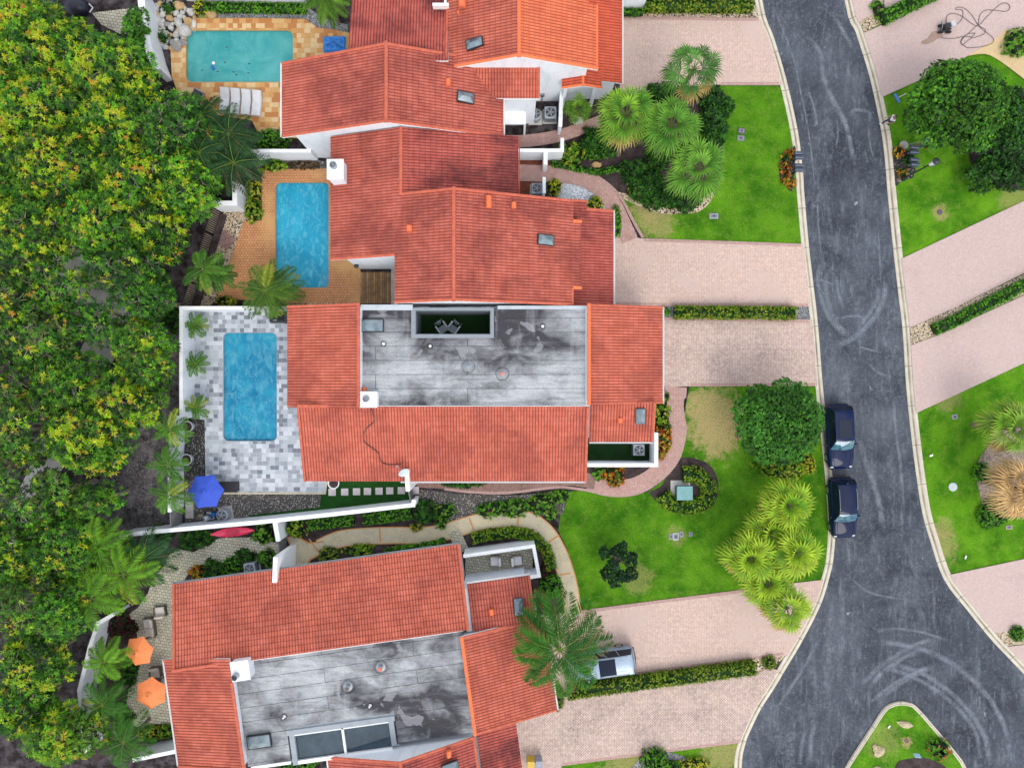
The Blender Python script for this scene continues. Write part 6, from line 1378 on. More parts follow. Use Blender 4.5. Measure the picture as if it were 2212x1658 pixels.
# air conditioners
def ac_unit(u, v, label, rot=0, s=.86, h=.85, round_=False):
    t = thing('air_conditioner', label, 'air conditioner', (0, 0, 0))
    if round_: MB().lathe((0, 0, .08), [(s * .5, 0), (s * .52, h - .1), (s * .42, h), (s * .40, h)], 20).build('cabinet', AC_C, t)
    else: MB().box((0, 0, .08 + h / 2), (s, s, h)).build('cabinet', AC_C, t, bevel=.05)
    MB().lathe((0, 0, .08 + h + .004), [(s * .39, 0), (s * .39, .012), (.02, .012)], 24).build('fan_well', BLACK, t)
    m = MB()
    for k in range(5):
        a = k * 1.2566; q = Vector((math.cos(a), math.sin(a), 0)); p = Vector((-q.y, q.x, 0)); b_ = Vector((0, 0, .08 + h + .025)); m.add([b_ + q * .05 - p * .03, b_ + q * s * .33 - p * .09, b_ + q * s * .34 + p * .07 + Vector((0, 0, .03)), b_ + q * .05 + p * .04], [(0, 1, 2, 3)])
    f = m.build('fan', plain('fan_grey', (.28, .30, .33), .4) if 'fan_grey' not in bpy.data.materials else bpy.data.materials['fan_grey'], t); m = MB()
    for q in (.16, .24, .32, .385): m.tube([(s * q * math.cos(a), s * q * math.sin(a), .08 + h + .05) for a in np.linspace(0, 2 * math.pi, 25)], .007, 4, cap=False)
    m.lathe((0, 0, .08 + h + .04), [(.07, 0), (.06, .03), (.01, .04)], 10); m.build('grille', GREYM, t)
    m = MB()
    for k in range(7):
        for sg in (-1, 1): m.box((sg * (s / 2 + .004), 0, .18 + k * .1), (.012, s * .8, .025)); m.box((0, sg * (s / 2 + .004), .18 + k * .1), (s * .8, .012, .025))
    if not round_: m.build('louvers', DARKM, t)
    MB().box((0, 0, .04), (s + .2, s + .2, .08)).build('pad', CONC, t); t.location = W(u, v); t.rotation_euler = (0, 0, rot); return t
AC_C = plain('ac_grey', (.34, .37, .41), .5); AC_C2 = AC_C
ac_unit(1187, 253, 'square air conditioner next to the thin white screen wall', 0, .9); ac_unit(1156, 256, 'air conditioner half hidden by the porch, left of its twin', 0, .85, round_=True); ac_unit(1375, 969, 'lone air conditioner on turf inside the walled court'); ac_unit(548, 1221, 'air conditioner in the shrubs beside the angled house', R(8)); ac_unit(489, 1108, 'air conditioner among the pool pumps', R(10), round_=True); ac_unit(1158, 414, 'air conditioner peeking past the roof by the red mulch', 0, .8)
# pool equipment
def pump(u, v, label, mat):
    c = W(u, v); t = thing('pool_pump', label, 'pool pump', c); Mx = Matrix.Rotation(R(90), 3, 'Y'); m = MB(); m.lathe((c.x, c.y, .25), [(.1, -.3), (.14, -.28), (.14, .1), (.09, .12), (.09, .3)], 12, Mx); m.build('motor', mat, t); m = MB(); m.lathe((c.x + .28, c.y, .08), [(.13, 0), (.13, .3), (.15, .31), (.1, .36)], 12); m.build('strainer', BLACK, t)
    m = MB(); m.tube([(c.x + .28, c.y, .3), (c.x + .28, c.y - .4, .32), (c.x - .3, c.y - .5, .32)], .03, 6); m.build('pipe', WHITE, t)
pump(440, 1112, 'tan pool pump nearest the grey gate', plain('pump_tan', (.3, .25, .18), .5)); pump(458, 1106, 'grey pool pump between filter and blue canister', GREYM)
c = W(467, 1108); t = thing('pool_filter', 'bright blue pool filter canister in the equipment corner', 'pool filter', c); MB().lathe((c.x, c.y, 0), [(.16, 0), (.17, .6), (.12, .72), (.03, .78)], 16).build('tank', plain('bright_blue', (.01, .16, .62), .35), t); MB().lathe((c.x, c.y, .78), [(.05, 0), (.05, .06), (.01, .07)], 10).build('valve', BLACK, t)
c = W(451, 1116); t = thing('pool_filter', 'white pool filter canister in the equipment corner', 'pool filter', c); MB().lathe((c.x, c.y, 0), [(.2, 0), (.21, .55), (.1, .75), (.03, .8)], 16).build('tank', plain('tank_white', (.55, .6, .66), .4), t); MB().lathe((c.x, c.y, .78), [(.05, 0), (.05, .06), (.01, .07)], 10).build('valve', BLACK, t)
c = W(497, 1049); t = thing('storage_box', 'black storage box on the marble deck beside the blue parasol', 'storage box', c); MB().box((c.x, c.y, .3), (1.5, .72, .58)).build('box', plain('box_black', (.018, .018, .022), .5), t, bevel=.03); MB().box((c.x, c.y, .62), (1.56, .78, .06)).build('lid', bpy.data.materials['box_black'], t, bevel=.02)
c = W(410, 1100); t = thing('equipment_slab', 'pale concrete equipment slab beside the grey gate', 'slab', c); MB().box((c.x, c.y, .05), (.6, 1.3, .1)).build('slab', CONC, t)
c = W(606, 688); t = thing('grill', 'black covered grill at the corner of the left tiled roof', 'grill', c); MB().box((c.x, c.y, .5), (1.15, .75, .95)).build('cover', BLACK, t, bevel=.1); MB().box((c.x - .1, c.y - .22, .99), (.3, .07, .03)).build('handle', GREYM, t)
# kayak
c = W(506, 1147); t = thing('kayak', 'bright pink red kayak leaning by the diagonal white wall', 'kayak', (0, 0, 0)); m = MB(); V = []; F = []
for i, q in enumerate(np.linspace(-1, 1, 17)):
    w_ = .36 * (1 - abs(q) ** 2.4) + .01
    for a in np.linspace(0, 2 * math.pi, 12, endpoint=False): V.append((q * 1.72, w_ * math.cos(a), .22 + .15 * q * q + .16 * math.sin(a) * (1 - abs(q) ** 3)))
m.add(V, [(i * 12 + j, (i + 1) * 12 + j, (i + 1) * 12 + (j + 1) % 12, i * 12 + (j + 1) % 12) for i in range(16) for j in range(12)]); m.build('hull', plain('kayak_red', (.72, .01, .07), .25, var=.1, coat=1), t, smooth=True)
m = MB(); m.lathe((0, 0, .385), [(.001, -.03), (.24, -.02), (.27, .01), (.29, .0)], 18, Matrix.Diagonal((2.1, .85, 1))); m.build('cockpit', plain('kayak_dark', (.45, .01, .05), .4), t); t.location = c; t.rotation_euler = (0, 0, .10)
# parasols
def parasol(label, u, v, r_, z, mat, rot, dark=None, sides=6, tilt=(0, 0)):
    c = W(u, v, z); c.z = 0; t = thing('parasol', label, 'parasol', (0, 0, 0)); m = MB(); vs = [(0, 0, z)]; k = sides * 4
    for ring, rr_ in ((1, .5), (2, 1.)):
        for j in range(k):
            a = 2 * math.pi * j / k + rot; sag = math.cos(math.pi / sides) / math.cos((j % 4 - 2) / 4 * 2 * math.pi / sides) if True else 1
            corner = math.cos(math.pi / sides) / math.cos(((j % 4) / 4 * 2 * math.pi / sides) - math.pi / sides); scal = .985 - .04 * math.sin(math.pi * (j % 4) / 4)
            vs.append((r_ * rr_ * corner * scal * math.cos(a), r_ * rr_ * corner * scal * math.sin(a), z - .55 * r_ / 1.5 * rr_ ** 1.15 + .03 * math.sin(math.pi * (j % 4) / 4)))
    fs = [(0, 1 + j, 1 + (j + 1) % k) for j in range(k)] + [(1 + j, 1 + k + j, 1 + k + (j + 1) % k, 1 + (j + 1) % k) for j in range(k)]
    m.add(vs, fs); cn = m.build('canopy', mat, t); so = cn.modifiers.new('solid', 'SOLIDIFY'); so.thickness = .012
    m = MB(); m.lathe((0, 0, z - .06), [(.26, -.02), (.2, .05), (.05, .13), (.03, .16)], sides * 2); m.build('vent_cap', mat, t); m = MB(); m.lathe((0, 0, z + .08), [(.04, 0), (.04, .05), (.01, .08)], 8); m.build('finial', BLACK, t)
    m = MB()
    for j in range(sides): a = 2 * math.pi * j / sides + rot; m.tube([(0, 0, z - .04), (r_ * .95 * math.cos(a), r_ * .95 * math.sin(a), z - .55 * r_ / 1.5 - .01)], .013, 4)
    m.build('ribs', GREYM, t); MB().tube([(0, 0, 0), (0, 0, z)], .025, 8).build('pole', GREYM, t); MB().lathe((0, 0, 0), [(.28, 0), (.28, .06), (.05, .12)], 16).build('base', CONC, t)
    t.location = c; t.rotation_euler = (tilt[0], tilt[1], 0); return t
parasol('blue hexagonal parasol at the corner of the grey marble deck', 438, 1063, 1.40, 2.5, plain('parasol_blue', (.035, .085, .50), .8, var=.1), R(65)); OC = plain('parasol_orange', (.90, .26, .085), .8, var=.06)
parasol('orange parasol beside the beige two seat sofa, the upper of two', 301, 1407, 1.20, 2.45, OC, R(72), tilt=(.05, -.12)); parasol('orange parasol over the dark table, the lower of two', 320, 1501, 1.24, 2.45, OC, R(88))
# lounge furniture
CUSH = plain('beige_cushion', (.62, .56, .50), .9); WICK = plain('brown_wicker', (.12, .09, .07), .8); CUSHW = plain('white_cushion', (.78, .77, .76), .9)
def armchair(label, u, v, rot, w_=.75, seats=1, cush=None, fr=None, name='lounge_chair', cat='lounge chair', group=None, d=.8):
    t = thing(name, label, cat, (0, 0, 0), group); cush = cush or CUSH; fr = fr or WICK
    MB().box((0, 0, .2), (w_ + .1, d, .22)).build('frame', fr, t, bevel=.03)
    for k in range(seats):
        x = (k - (seats - 1) / 2) * w_ / seats; MB().box((x, .08, .38), (w_ / seats - .02, d * .72, .16)).build('seat_cushion', cush, t, bevel=.05); MB().box((x, -d / 2 + .1, .58), (w_ / seats - .03, .18, .42), 0, Matrix.Rotation(.25, 3, 'X')).build('back_cushion', cush, t, bevel=.05)
    for s_ in (-1, 1): MB().box((s_ * (w_ / 2 + .06), 0, .48), (.08, d * .95, .07)).build('arm', fr, t, bevel=.02); MB().box((s_ * (w_ / 2 + .06), d / 2 - .1, .24), (.06, .06, .46)).build('leg', fr, t); MB().box((s_ * (w_ / 2 + .06), -d / 2 + .08, .24), (.06, .06, .46)).build('leg', fr, t)
    t.location = W(u, v); t.rotation_euler = (0, 0, rot); return t
armchair('beige cushioned armchair nearest the angled tiled roof, above the sofa', 351, 1317, R(8), .72); armchair('beige two seat sofa on the paved terrace', 328, 1351, R(98), 1.35, 2); armchair('beige chair between the two orange parasols', 341, 1447, R(188), .68)
armchair('white cushioned chair in the walled court, the left one', 1070, 1209, R(92), .68, cush=CUSHW, fr=plain('taupe_frame', (.3, .25, .18), .6)); armchair('white cushioned chair in the walled court, the right one', 1116, 1208, R(-85), .68, cush=CUSHW, fr=bpy.data.materials['taupe_frame'])
c = W(343, 1470); t = thing('table', 'dark square table partly under the lower orange parasol', 'table', c); MB().box((c.x, c.y, .72), (1.1, 1.0, .05), .1).build('table_top', plain('plum_table', (.09, .06, .08), .4), t)
for sx in (-.45, .45):
    for sy in (-.4, .4): MB().box((c.x + sx, c.y + sy, .35), (.05, .05, .7)).build('leg', BLACK, t)
# adirondack chairs in the light well
GC = plain('grey_plastic_slats', (.30, .34, .38), .6)
def adirondack(label, x, y, z, rot):
    t = thing('adirondack_chair', label, 'adirondack chair', (0, 0, 0), 'chairs in the light well'); m = MB()
    for k in range(5): m.box((0, .05 + k * .105, .36 + .018 * k), (.52, .085, .02))
    m.build('seat', GC, t); m = MB()
    for k in range(5): a = (k - 2) * .13; m.box((math.sin(a) * .42, -.22, .66), (.085, .03, .78 - abs(k - 2) * .05), 0, Matrix.Rotation(.32, 3, 'X') @ Matrix.Rotation(a, 3, 'Y'))
    m.build('backrest', GC, t)
    for s_ in (-1, 1): MB().box((s_ * .33, .16, .56), (.12, .72, .025)).build('arm', plain('grey_arm', (.55, .56, .60), .6) if 'grey_arm' not in bpy.data.materials else bpy.data.materials['grey_arm'], t); MB().box((s_ * .31, .46, .27), (.08, .03, .55)).build('leg', GC, t); MB().box((s_ * .30, -.12, .2), (.03, .7, .1), 0, Matrix.Rotation(-.25, 3, 'X')).build('leg', GC, t)
    t.location = (x, y, z); t.rotation_euler = (0, 0, rot)
c = W(952, 704, 3.1); adirondack('grey slatted chair on the left in the roof light well', c.x, c.y, 2.61, R(215)); c = W(982, 704, 3.1); adirondack('grey slatted chair on the right in the roof light well', c.x, c.y, 2.61, R(145))
# sun loungers under covers
CV = plain('white_cover', (.66, .66, .68), .85, var=.08); l0 = None
for k, (u, l) in enumerate(((489, 'leftmost of the four white covered loungers below the turquoise pool'), (512, 'second from the left of the white covered loungers'), (535, 'third white covered lounger, with a small yellowish stain'), (558, 'rightmost of the four white covered loungers'))):
    c = W(u, 222 + k * 2)
    if l0 is None:
        t = thing('sun_lounger', l, 'sun lounger', (0, 0, 0), 'covered sun loungers'); m = MB(); V = []
        for y, z in ((-.92, .34), (-.9, .40), (-.3, .42), (.2, .43), (.55, .55), (.88, .74), (.92, .66)):
            for x, dz in ((-.34, -.30), (-.345, -.05), (-.31, 0), (0, .015), (.31, 0), (.345, -.05), (.34, -.30)): V.append((x, y, z + dz))
        m.add(V, [(i * 7 + j, i * 7 + j + 1, (i + 1) * 7 + j + 1, (i + 1) * 7 + j) for i in range(6) for j in range(6)] + [tuple(range(7))[::-1], tuple(range(42, 49))]); m.build('cover', CV, t)
        for sx in (-.25, .25):
            for sy in (-.7, .7): MB().box((sx, sy, .1), (.05, .05, .2)).build('leg', GREYM, t)
        l0 = t
    else: t = copy_tree(l0); t['label'] = l
    t.location = c; t.rotation_euler = (0, 0, R(-6))
armchair('dark grey folded lounger half hidden under the shrubs left of the white covered loungers', 430, 209, R(60), .6, cush=plain('charcoal_mesh', (.06, .065, .07), .8), fr=GREYM)
c = W(723, 99); t = thing('pool_cover_bundle', 'crumpled bright blue tarpaulin on the golden stone deck', 'tarpaulin', c); m = MB(); nx = 22; V = []
for i in range(nx):
    for j in range(nx):
        x, y = (i / (nx - 1) - .5) * 1.75, (j / (nx - 1) - .5) * 1.15; V.append((c.x + x, c.y + y, .36 + .09 * math.sin(x * 5 + y * 7) * math.cos(y * 6 - x * 3) + .04 * math.sin(x * 17 + y * 3) - (.24 if i in (0, nx - 1) or j in (0, nx - 1) else 0)))
m.add(V, [(i * nx + j, (i + 1) * nx + j, (i + 1) * nx + j + 1, i * nx + j + 1) for i in range(nx - 1) for j in range(nx - 1)]); m.build('sheet', plain('tarp_blue', (.015, .20, .62), .35, var=.2), t, smooth=True); m = MB(); m.tube([(c.x - .7, c.y - .3, .42), (c.x, c.y + .1, .46), (c.x + .6, c.y - .35, .40)], .02, 5); m.build('rope', BLACK, t)
# stepping stones
s0 = None
for k, u in enumerate((718, 745, 770.5, 794, 819, 842, 867, 897)):
    l = 'square pale stepping stone in the dark green turf strip'
    if s0 is None: s0 = tag(MB().box((0, 0, .035), (.56, .54, .05)).build('stepping_stone', two('stepping_stone_pink', (.66, .58, .58), (.56, .50, .50), 3)), 'stepping stone in the turf strip nearest the marble deck, leftmost of the row', 'stepping stone', 'stepping stones in the turf strip'); o = s0
    else: o = s0.copy(); COL.objects.link(o); o['label'] = ['', 'second stepping stone from the left in the turf strip', 'third stepping stone from the left in the turf strip', 'fourth stepping stone from the left in the turf strip', 'fourth stepping stone from the right in the turf strip', 'third stepping stone from the right in the turf strip', 'stepping stone just left of the dark louvered gate', 'stepping stone just right of the dark louvered gate'][k]
    o.location = W(u, 1062 - k * .6); o.location.z = .07
# pots
def pot(u, v, r_, h_, label, mat, plant=None, empty=False):
    c = W(u, v); t = thing('plant_pot', label, 'plant pot', c); MB().lathe((c.x, c.y, 0), [(r_ * .7, 0), (r_, h_), (r_ * 1.06, h_ + .02), (r_ * .9, h_ + .02), (r_ * .86, h_ - .05), (.01, h_ - .05)], 20).build('pot', mat, t); MB().lathe((c.x, c.y, h_ - .06), [(r_ * .85, 0), (r_ * .84, .025), (.01, .03)], 16).build('soil', MULCH, t); return t
POTW = plain('grey_white_pot', (.50, .52, .56), .6); POTD = plain('dark_pot', (.025, .03, .03), .5)
pot(413, 920, .42, .7, 'round pale pot in the black gravel, the upper of two', POTW); pot(411, 990, .42, .7, 'round pale pot in the black gravel, the lower of two', POTW); pot(724, 1041, .42, .55, 'white round planter peeking out under the lower roof edge', WHITE)
pot(1155, 1285, .10, .2, 'small white pot beside the red pot at the angled house door', WHITE); pot(1165, 1291, .16, .3, 'dark green pot beside the red pot at the angled house door', POTD); pot(1171, 1304, .15, .3, 'bright red pot at the angled house door', plain('red_pot', (.65, .01, .02), .4))
for u, v, mt, l in ((1146, 1651, plain('bin_yellow', (.62, .40, .02), .4), 'yellow wheeled bin at the bottom edge by the driveway'), (1164, 1650, plain('bin_grey', (.28, .30, .36), .5), 'grey wheeled bin at the bottom edge by the driveway')):
    c = W(u, v, .9); c.z = 0; t = thing('wheeled_bin', l, 'bin', c); m = MB(); m.prism(rect(c.x - .24, c.x + .24, c.y - .28, c.y + .28), .05, .95); m.build('body', mt, t, bevel=.04); MB().box((c.x, c.y, 1.0), (.54, .64, .07)).build('lid', mt, t, bevel=.03)
    for s_ in (-.22, .22): MB().lathe((c.x + s_, c.y - .28, .1), [(.02, -.03), (.1, -.03), (.1, .03), (.02, .03)], 10, Matrix.Rotation(R(90), 3, 'Y')).build('wheel', TYRE, t)
tag(MB().blob(W(1155 * 0 + 62, 1 * 0 + 25, .3), (1.2, .45, .5), 12, 6, .05).build('covered_boat', plain('dark_cover', (.012, .014, .03), .5), at=W(62, 25)), 'x', 'x')
bpy.data.objects.remove(bpy.data.objects['covered_boat'])
c = W(174, 25); t = thing('covered_grill', 'dark covered object half under the trees at the top left', 'covered grill', c); MB().blob((c.x, c.y, .55), (1.0, .75, .6), 14, 8, .05).build('cover', plain('dark_cover2', (.010, .011, .025), .45), t, smooth=True); MB().tube([(c.x + .95, c.y + .3, .5), (c.x + 1.25, c.y, .5), (c.x + 1.0, c.y - .35, .5)], .04, 6).build('handle', WHITE, t)
# boulders at the pool corner
BO = [two('boulder_white', (.52, .52, .50), (.40, .38, .35), 3, .9, bump=.03, bs=9), two('boulder_ochre', (.52, .36, .18), (.38, .24, .11), 3, .9, bump=.03, bs=9), two('boulder_grey', (.34, .33, .33), (.24, .22, .2), 3, .9, bump=.03, bs=9)]
rr = random.Random(11); cnt = 0; placed = []
bprot = []
for k in range(5): bprot.append(MB().blob((0, 0, .35), (1, .8, .62), 10, 6, .2, rr).v)
poly = [Vector(p) for p in ((328, 8), (372, 3), (415, 28), (428, 52), (402, 62), (398, 98), (368, 108), (345, 104), (335, 60))]
def inside(p, P):
    r_ = False; j = len(P) - 1
    for i in range(len(P)):
        if (P[i].y > p.y) != (P[j].y > p.y) and p.x < (P[j].x - P[i].x) * (p.y - P[i].y) / (P[j].y - P[i].y) + P[i].x: r_ = not r_
        j = i
    return r_
tries = 0
while cnt < 95 and tries < 6000:
    tries += 1; p = Vector((rr.uniform(326, 430), rr.uniform(2, 112))); s_ = rr.choice([.2, .24, .3, .36, .44])
    if not inside(p, poly) or any((p - q).length < (s_ + r2) * 19 for q, r2 in placed): continue
    placed.append((p, s_)); mb = MB(); mb.blob((0, 0, s_ * .35), (s_, s_ * rr.uniform(.65, 1), s_ * .6), 9, 6, .2, rr); o = mb.build('boulder', BO[rr.choice([0, 0, 0, 1, 2])]); c = W(*p); o.location = c; o.rotation_euler = (0, 0, rr.uniform(0, 6)); cnt += 1
    tag(o, 'rough stone in the rockery between white wall and turquoise pool', 'boulder', 'stones of the poolside rockery')
for u, v, s_, l in ((401, 70, .55, 'big smooth white boulder at the corner of the turquoise pool'), (458, 33, .45, 'tan boulder beside the yellow shrub above the turquoise pool'), (1581, 0, 0, ''), (1002 + 0, 0, 0, ''), (1581, 345, 0, ''), (1291 + 0, 0, 0, ''), (1622, 0, 0, '')):
    if s_: c = W(u, v); tag(MB().blob((c.x, c.y, s_ * .3), (s_, s_ * .85, s_ * .6), 12, 7, .08).build('boulder', BO[0] if 'white' in l else BO[1], at=c, smooth=True), l, 'boulder')
for u, v, s_, l in ((1247, 262, .4, 'white boulder under the small green tuft by the entry path'), (1288, 357, .32, 'tan boulder in the dark mulch below the boxwood edging')):
    c = W(u, v); tag(MB().blob((c.x, c.y, s_ * .3), (s_ * 1.2, s_ * .8, s_ * .6), 12, 7, .12).build('boulder', BO[0] if 'white' in l else BO[1], at=c), l, 'boulder')
# ================================================================ TREES OF THE LEFT WOOD
TL = [(70, 85, 3.5, 3.0, .8, 'yellow-tipped leafy tree filling the top left corner'), (205, 135, 2.9, 2.4, .5, 'leafy tree just below the dark covered object at the top left'), (75, 215, 3.3, 2.8, .65, 'orange-tipped tree on the left edge just below the corner tree'),
 (235, 245, 3.3, 3.0, .35, 'broad green tree left of the covered loungers and dark palms'), (365, 265, 2.3, 2.8, .10, 'twiggy dark green tree between the wood and the covered loungers'), (100, 350, 3.6, 3.0, .42, 'yellow and orange tipped tree on the left edge level with the white chimney'),
 (270, 380, 3.4, 3.0, .35, 'yellow-green tree left of the short white corner wall'), (385, 385, 2.1, 2.3, .15, 'small green tree at the wood edge beside the white corner wall'), (50, 480, 2.9, 2.6, .3, 'green tree on the left edge level with the bright blue pool'),
 (200, 470, 3.1, 2.4, .22, 'green tree in the middle of the wood level with the picket fence'), (318, 488, 2.0, 2.0, .35, 'yellow-topped tree overhanging the dark path beside the picket fence'), (85, 590, 3.0, 2.2, .18, 'sparse tree on the left edge above the pale concrete patches'),
 (245, 575, 2.8, 1.7, .04, 'sparse dark green tree above the pale concrete seen through gaps'), (55, 720, 2.8, 2.7, .15, 'thin twiggy tree on the left edge level with the marble deck'), (200, 690, 2.3, 1.6, .02, 'sparse dark green tree standing over the pale concrete strip'), (305, 640, 1.5, 1.6, .06, 'small dark green tree at the wood edge beside the pebble strip'),
 (285, 755, 2.0, 2.3, .30, 'orange dotted tree at the wood edge level with the top of the deep blue pool'), (130, 830, 3.0, 2.3, .10, 'tree with long grey limbs showing at the left'), (250, 860, 2.6, 2.3, .7, 'golden-tipped tree left of the marble deck'), (45, 930, 2.5, 2.4, .12, 'sparse tree on the left edge with pale bare twigs'),
 (170, 945, 3.0, 2.5, .5, 'orange and gold dotted tree left of the potted palms'), (60, 1105, 2.6, 1.8, .10, 'twiggy olive tree on the left edge above the bright palms'), (110, 1190, 3.0, 2.4, .12, 'mid green tree left of the bright feather palms'), (40, 1310, 2.7, 2.6, .18, 'twiggy green tree on the left edge below the bright palms'),
 (-22, 150, 2.4, 2.6, .6, 'yellow-tipped tree cut by the left edge, second from the top'), (-20, 310, 2.4, 2.6, .4, 'green and gold tree cut by the left edge level with the short corner wall'), (-15, 420, 2.3, 2.0, .3, 'tree cut by the left edge level with the picket fence top'), (-18, 640, 2.6, 3.0, .2, 'sparse tree cut by the left edge level with the top of the marble deck'), (-15, 830, 2.6, 2.6, .15, 'pale twiggy tree cut by the left edge level with the deep blue pool'), (-15, 1010, 2.5, 2.4, .1, 'twiggy tree cut by the left edge level with the round pots'), (-15, 1200, 2.5, 2.6, .12, 'green tree cut by the left edge level with the red kayak'), (15, 30, 2.6, 1.8, .85, 'lime and yellow tree at the very top left'),
 (110, 1060, 2.0, 1.7, .06, 'sparse olive tree beside the leaf littered ground left of the blue parasol'), (185, 1085, 1.3, 1.0, .1, 'little yellow-green tree at the edge of the leaf littered ground'),
 (115, 1330, 1.6, 2.0, .05, 'narrow green tree beside the dark soil hollow'), (50, 1440, 2.3, 2.3, .25, 'olive and yellow tree left of the dark soil hollow'), (25, 1545, 2.2, 2.2, .22, 'tree in the lower left corner with yellow tips'), (105, 1605, 2.7, 1.9, .18, 'bright lime green tree cut by the bottom edge at the left')]
for k, (u, v, rx, ry, g, l) in enumerate(TL):
    tw = 'twig' in l or 'sparse' in l; lime = 'lime' in l
    p_, w_ = ([DK, MD, BR, (.16, .32, .02)], [1, 2, 4, 5] if lime else [2.2, 4, 3.2, 1.2]) if not tw else ([DK, MD, BR, (.14, .2, .04)], [2.5, 3, 2.5, 2.5])
    if 'dark green' in l: w_ = [3, 4, 1.6, .3]
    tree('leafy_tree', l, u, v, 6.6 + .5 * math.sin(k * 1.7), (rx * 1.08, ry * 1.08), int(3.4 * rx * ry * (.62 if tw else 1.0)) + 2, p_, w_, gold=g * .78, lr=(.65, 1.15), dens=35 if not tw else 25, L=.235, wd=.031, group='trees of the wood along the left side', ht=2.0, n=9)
# ---- single trees
tree('broadleaf_tree', 'dense round dark green tree overhanging the kerb by the navy car', 1699, 910, 5.6, (3.2, 3.1), 30, [DK, MD, (.05, .19, .02), (.09, .27, .03)], [2, 5, 5, 1.6], lr=(.75, 1.15), dens=85, L=.13, wd=.045, twigs=False, ht=1.5, base=(1660, 900))
tree('broadleaf_tree', 'large dense round tree in the lawn right of the road beside the person in blue', 2103, 208, 6.4, (3.65, 3.35), 36, [DK, (.04, .15, .012), (.07, .24, .015), (.13, .34, .02)], [2, 5, 5, 3], lr=(.8, 1.25), dens=75, L=.14, wd=.05, twigs=False, ht=2.0, base=(2040, 240))
tree('broadleaf_tree', 'dark tree on the right edge behind the large round tree', 2196, 255, 4.6, (1.9, 2.9), 14, [DK, MD, (.03, .10, .02)], [5, 4, 2], lr=(.8, 1.2), dens=60, L=.14, wd=.05, twigs=False, ht=1.6)
tree('broadleaf_tree', 'dark low tree over the dark mulch at the right edge', 2180, 365, 2.6, (2.5, 1.6), 16, [DK, MD, (.05, .14, .02)], [5, 4, 2], lr=(.6, 1.0), dens=60, L=.15, wd=.05, twigs=False, ht=1.0)
tree('sapling', 'small sparse dark leaved tree standing alone in the middle of the lawn', 1340, 1222, 3.0, (1.6, 1.75), 13, [DK, (.010, .045, .018), (.03, .10, .03)], [5, 5, 2], lr=(.28, .48), dens=60, L=.17, wd=.07, twigs=False, ht=.8)
tree('shrub_tree', 'bright green shrub tree beside the tall white wall strip at the top', 283, 55, 3.2, (1.0, 1.9), 9, [MD, BR, (.07, .26, .015)], [2, 4, 4], lr=(.45, .7), dens=40, L=.16, wd=.06, twigs=False, ht=1.0)
# ---- palms
FA = (.06, .21, .015); FB = (.17, .38, .035)
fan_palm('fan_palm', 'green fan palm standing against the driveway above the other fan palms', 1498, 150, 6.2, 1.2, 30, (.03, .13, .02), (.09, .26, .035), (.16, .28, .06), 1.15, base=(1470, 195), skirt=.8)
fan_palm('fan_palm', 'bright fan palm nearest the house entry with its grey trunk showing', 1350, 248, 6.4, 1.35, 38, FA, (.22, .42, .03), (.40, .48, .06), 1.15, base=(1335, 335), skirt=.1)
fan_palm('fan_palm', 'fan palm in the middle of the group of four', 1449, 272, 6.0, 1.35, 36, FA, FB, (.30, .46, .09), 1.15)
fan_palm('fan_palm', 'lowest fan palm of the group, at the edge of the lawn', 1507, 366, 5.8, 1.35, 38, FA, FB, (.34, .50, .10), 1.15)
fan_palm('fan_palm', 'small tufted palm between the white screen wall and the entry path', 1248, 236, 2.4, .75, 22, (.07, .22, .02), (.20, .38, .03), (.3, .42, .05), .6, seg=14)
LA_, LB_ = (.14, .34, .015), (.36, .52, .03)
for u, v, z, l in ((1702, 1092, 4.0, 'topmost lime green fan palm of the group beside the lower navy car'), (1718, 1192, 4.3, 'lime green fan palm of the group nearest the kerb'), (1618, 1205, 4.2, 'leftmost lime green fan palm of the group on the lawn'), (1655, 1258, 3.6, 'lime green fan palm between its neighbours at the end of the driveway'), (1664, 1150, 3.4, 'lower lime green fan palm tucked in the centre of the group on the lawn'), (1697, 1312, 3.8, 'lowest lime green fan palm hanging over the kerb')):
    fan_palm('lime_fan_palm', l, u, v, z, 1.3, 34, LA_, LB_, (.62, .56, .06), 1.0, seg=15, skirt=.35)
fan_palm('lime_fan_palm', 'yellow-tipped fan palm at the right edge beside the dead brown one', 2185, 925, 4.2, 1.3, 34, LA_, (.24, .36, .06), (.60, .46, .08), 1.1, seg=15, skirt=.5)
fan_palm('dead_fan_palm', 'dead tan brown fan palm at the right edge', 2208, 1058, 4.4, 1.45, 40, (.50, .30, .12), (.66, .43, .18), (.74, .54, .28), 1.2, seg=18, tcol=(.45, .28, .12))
feather_palm('feather_palm', 'large feather palm over the red roof and the silver people carrier', 1208, 1402, 7.6, 3.35, 20, (.015, .095, .008), (.05, .21, .015), (.12, .27, .03), leaflets=52, ll=.60, trunk_r=.18, lw=.028, dry=.25, arch=.85, el0=.75, base=(1190, 1372))
FG = ((.03, .12, .012), (.10, .27, .02), (.18, .36, .04))
feather_palm('feather_palm', 'drooping bright palm cut by the top edge beside the gravel strip', 704, -8, 3.6, 1.8, 16, (.05, .16, .01), (.14, .30, .02), (.22, .38, .03), leaflets=40, hang=.7)
for u, v, z, r_, n_, l in ((438, 246, 4.0, 1.6, 12, 'dark palm by the grey folded lounger'), (495, 290, 4.0, 2.1, 14, 'dark palm left of the round green bush at the pool deck'), (505, 352, 4.0, 2.2, 14, 'dark palm above the short white corner wall'), (430, 330, 4.4, 2.0, 12, 'dark palm at the wood edge left of its two neighbours')):
    feather_palm('dark_palm', l, u, v, z, r_, n_, (.010, .05, .015), (.03, .10, .025), (.06, .13, .04), leaflets=32, ll=.52, lw=.026, dry=.2, hang=.45)
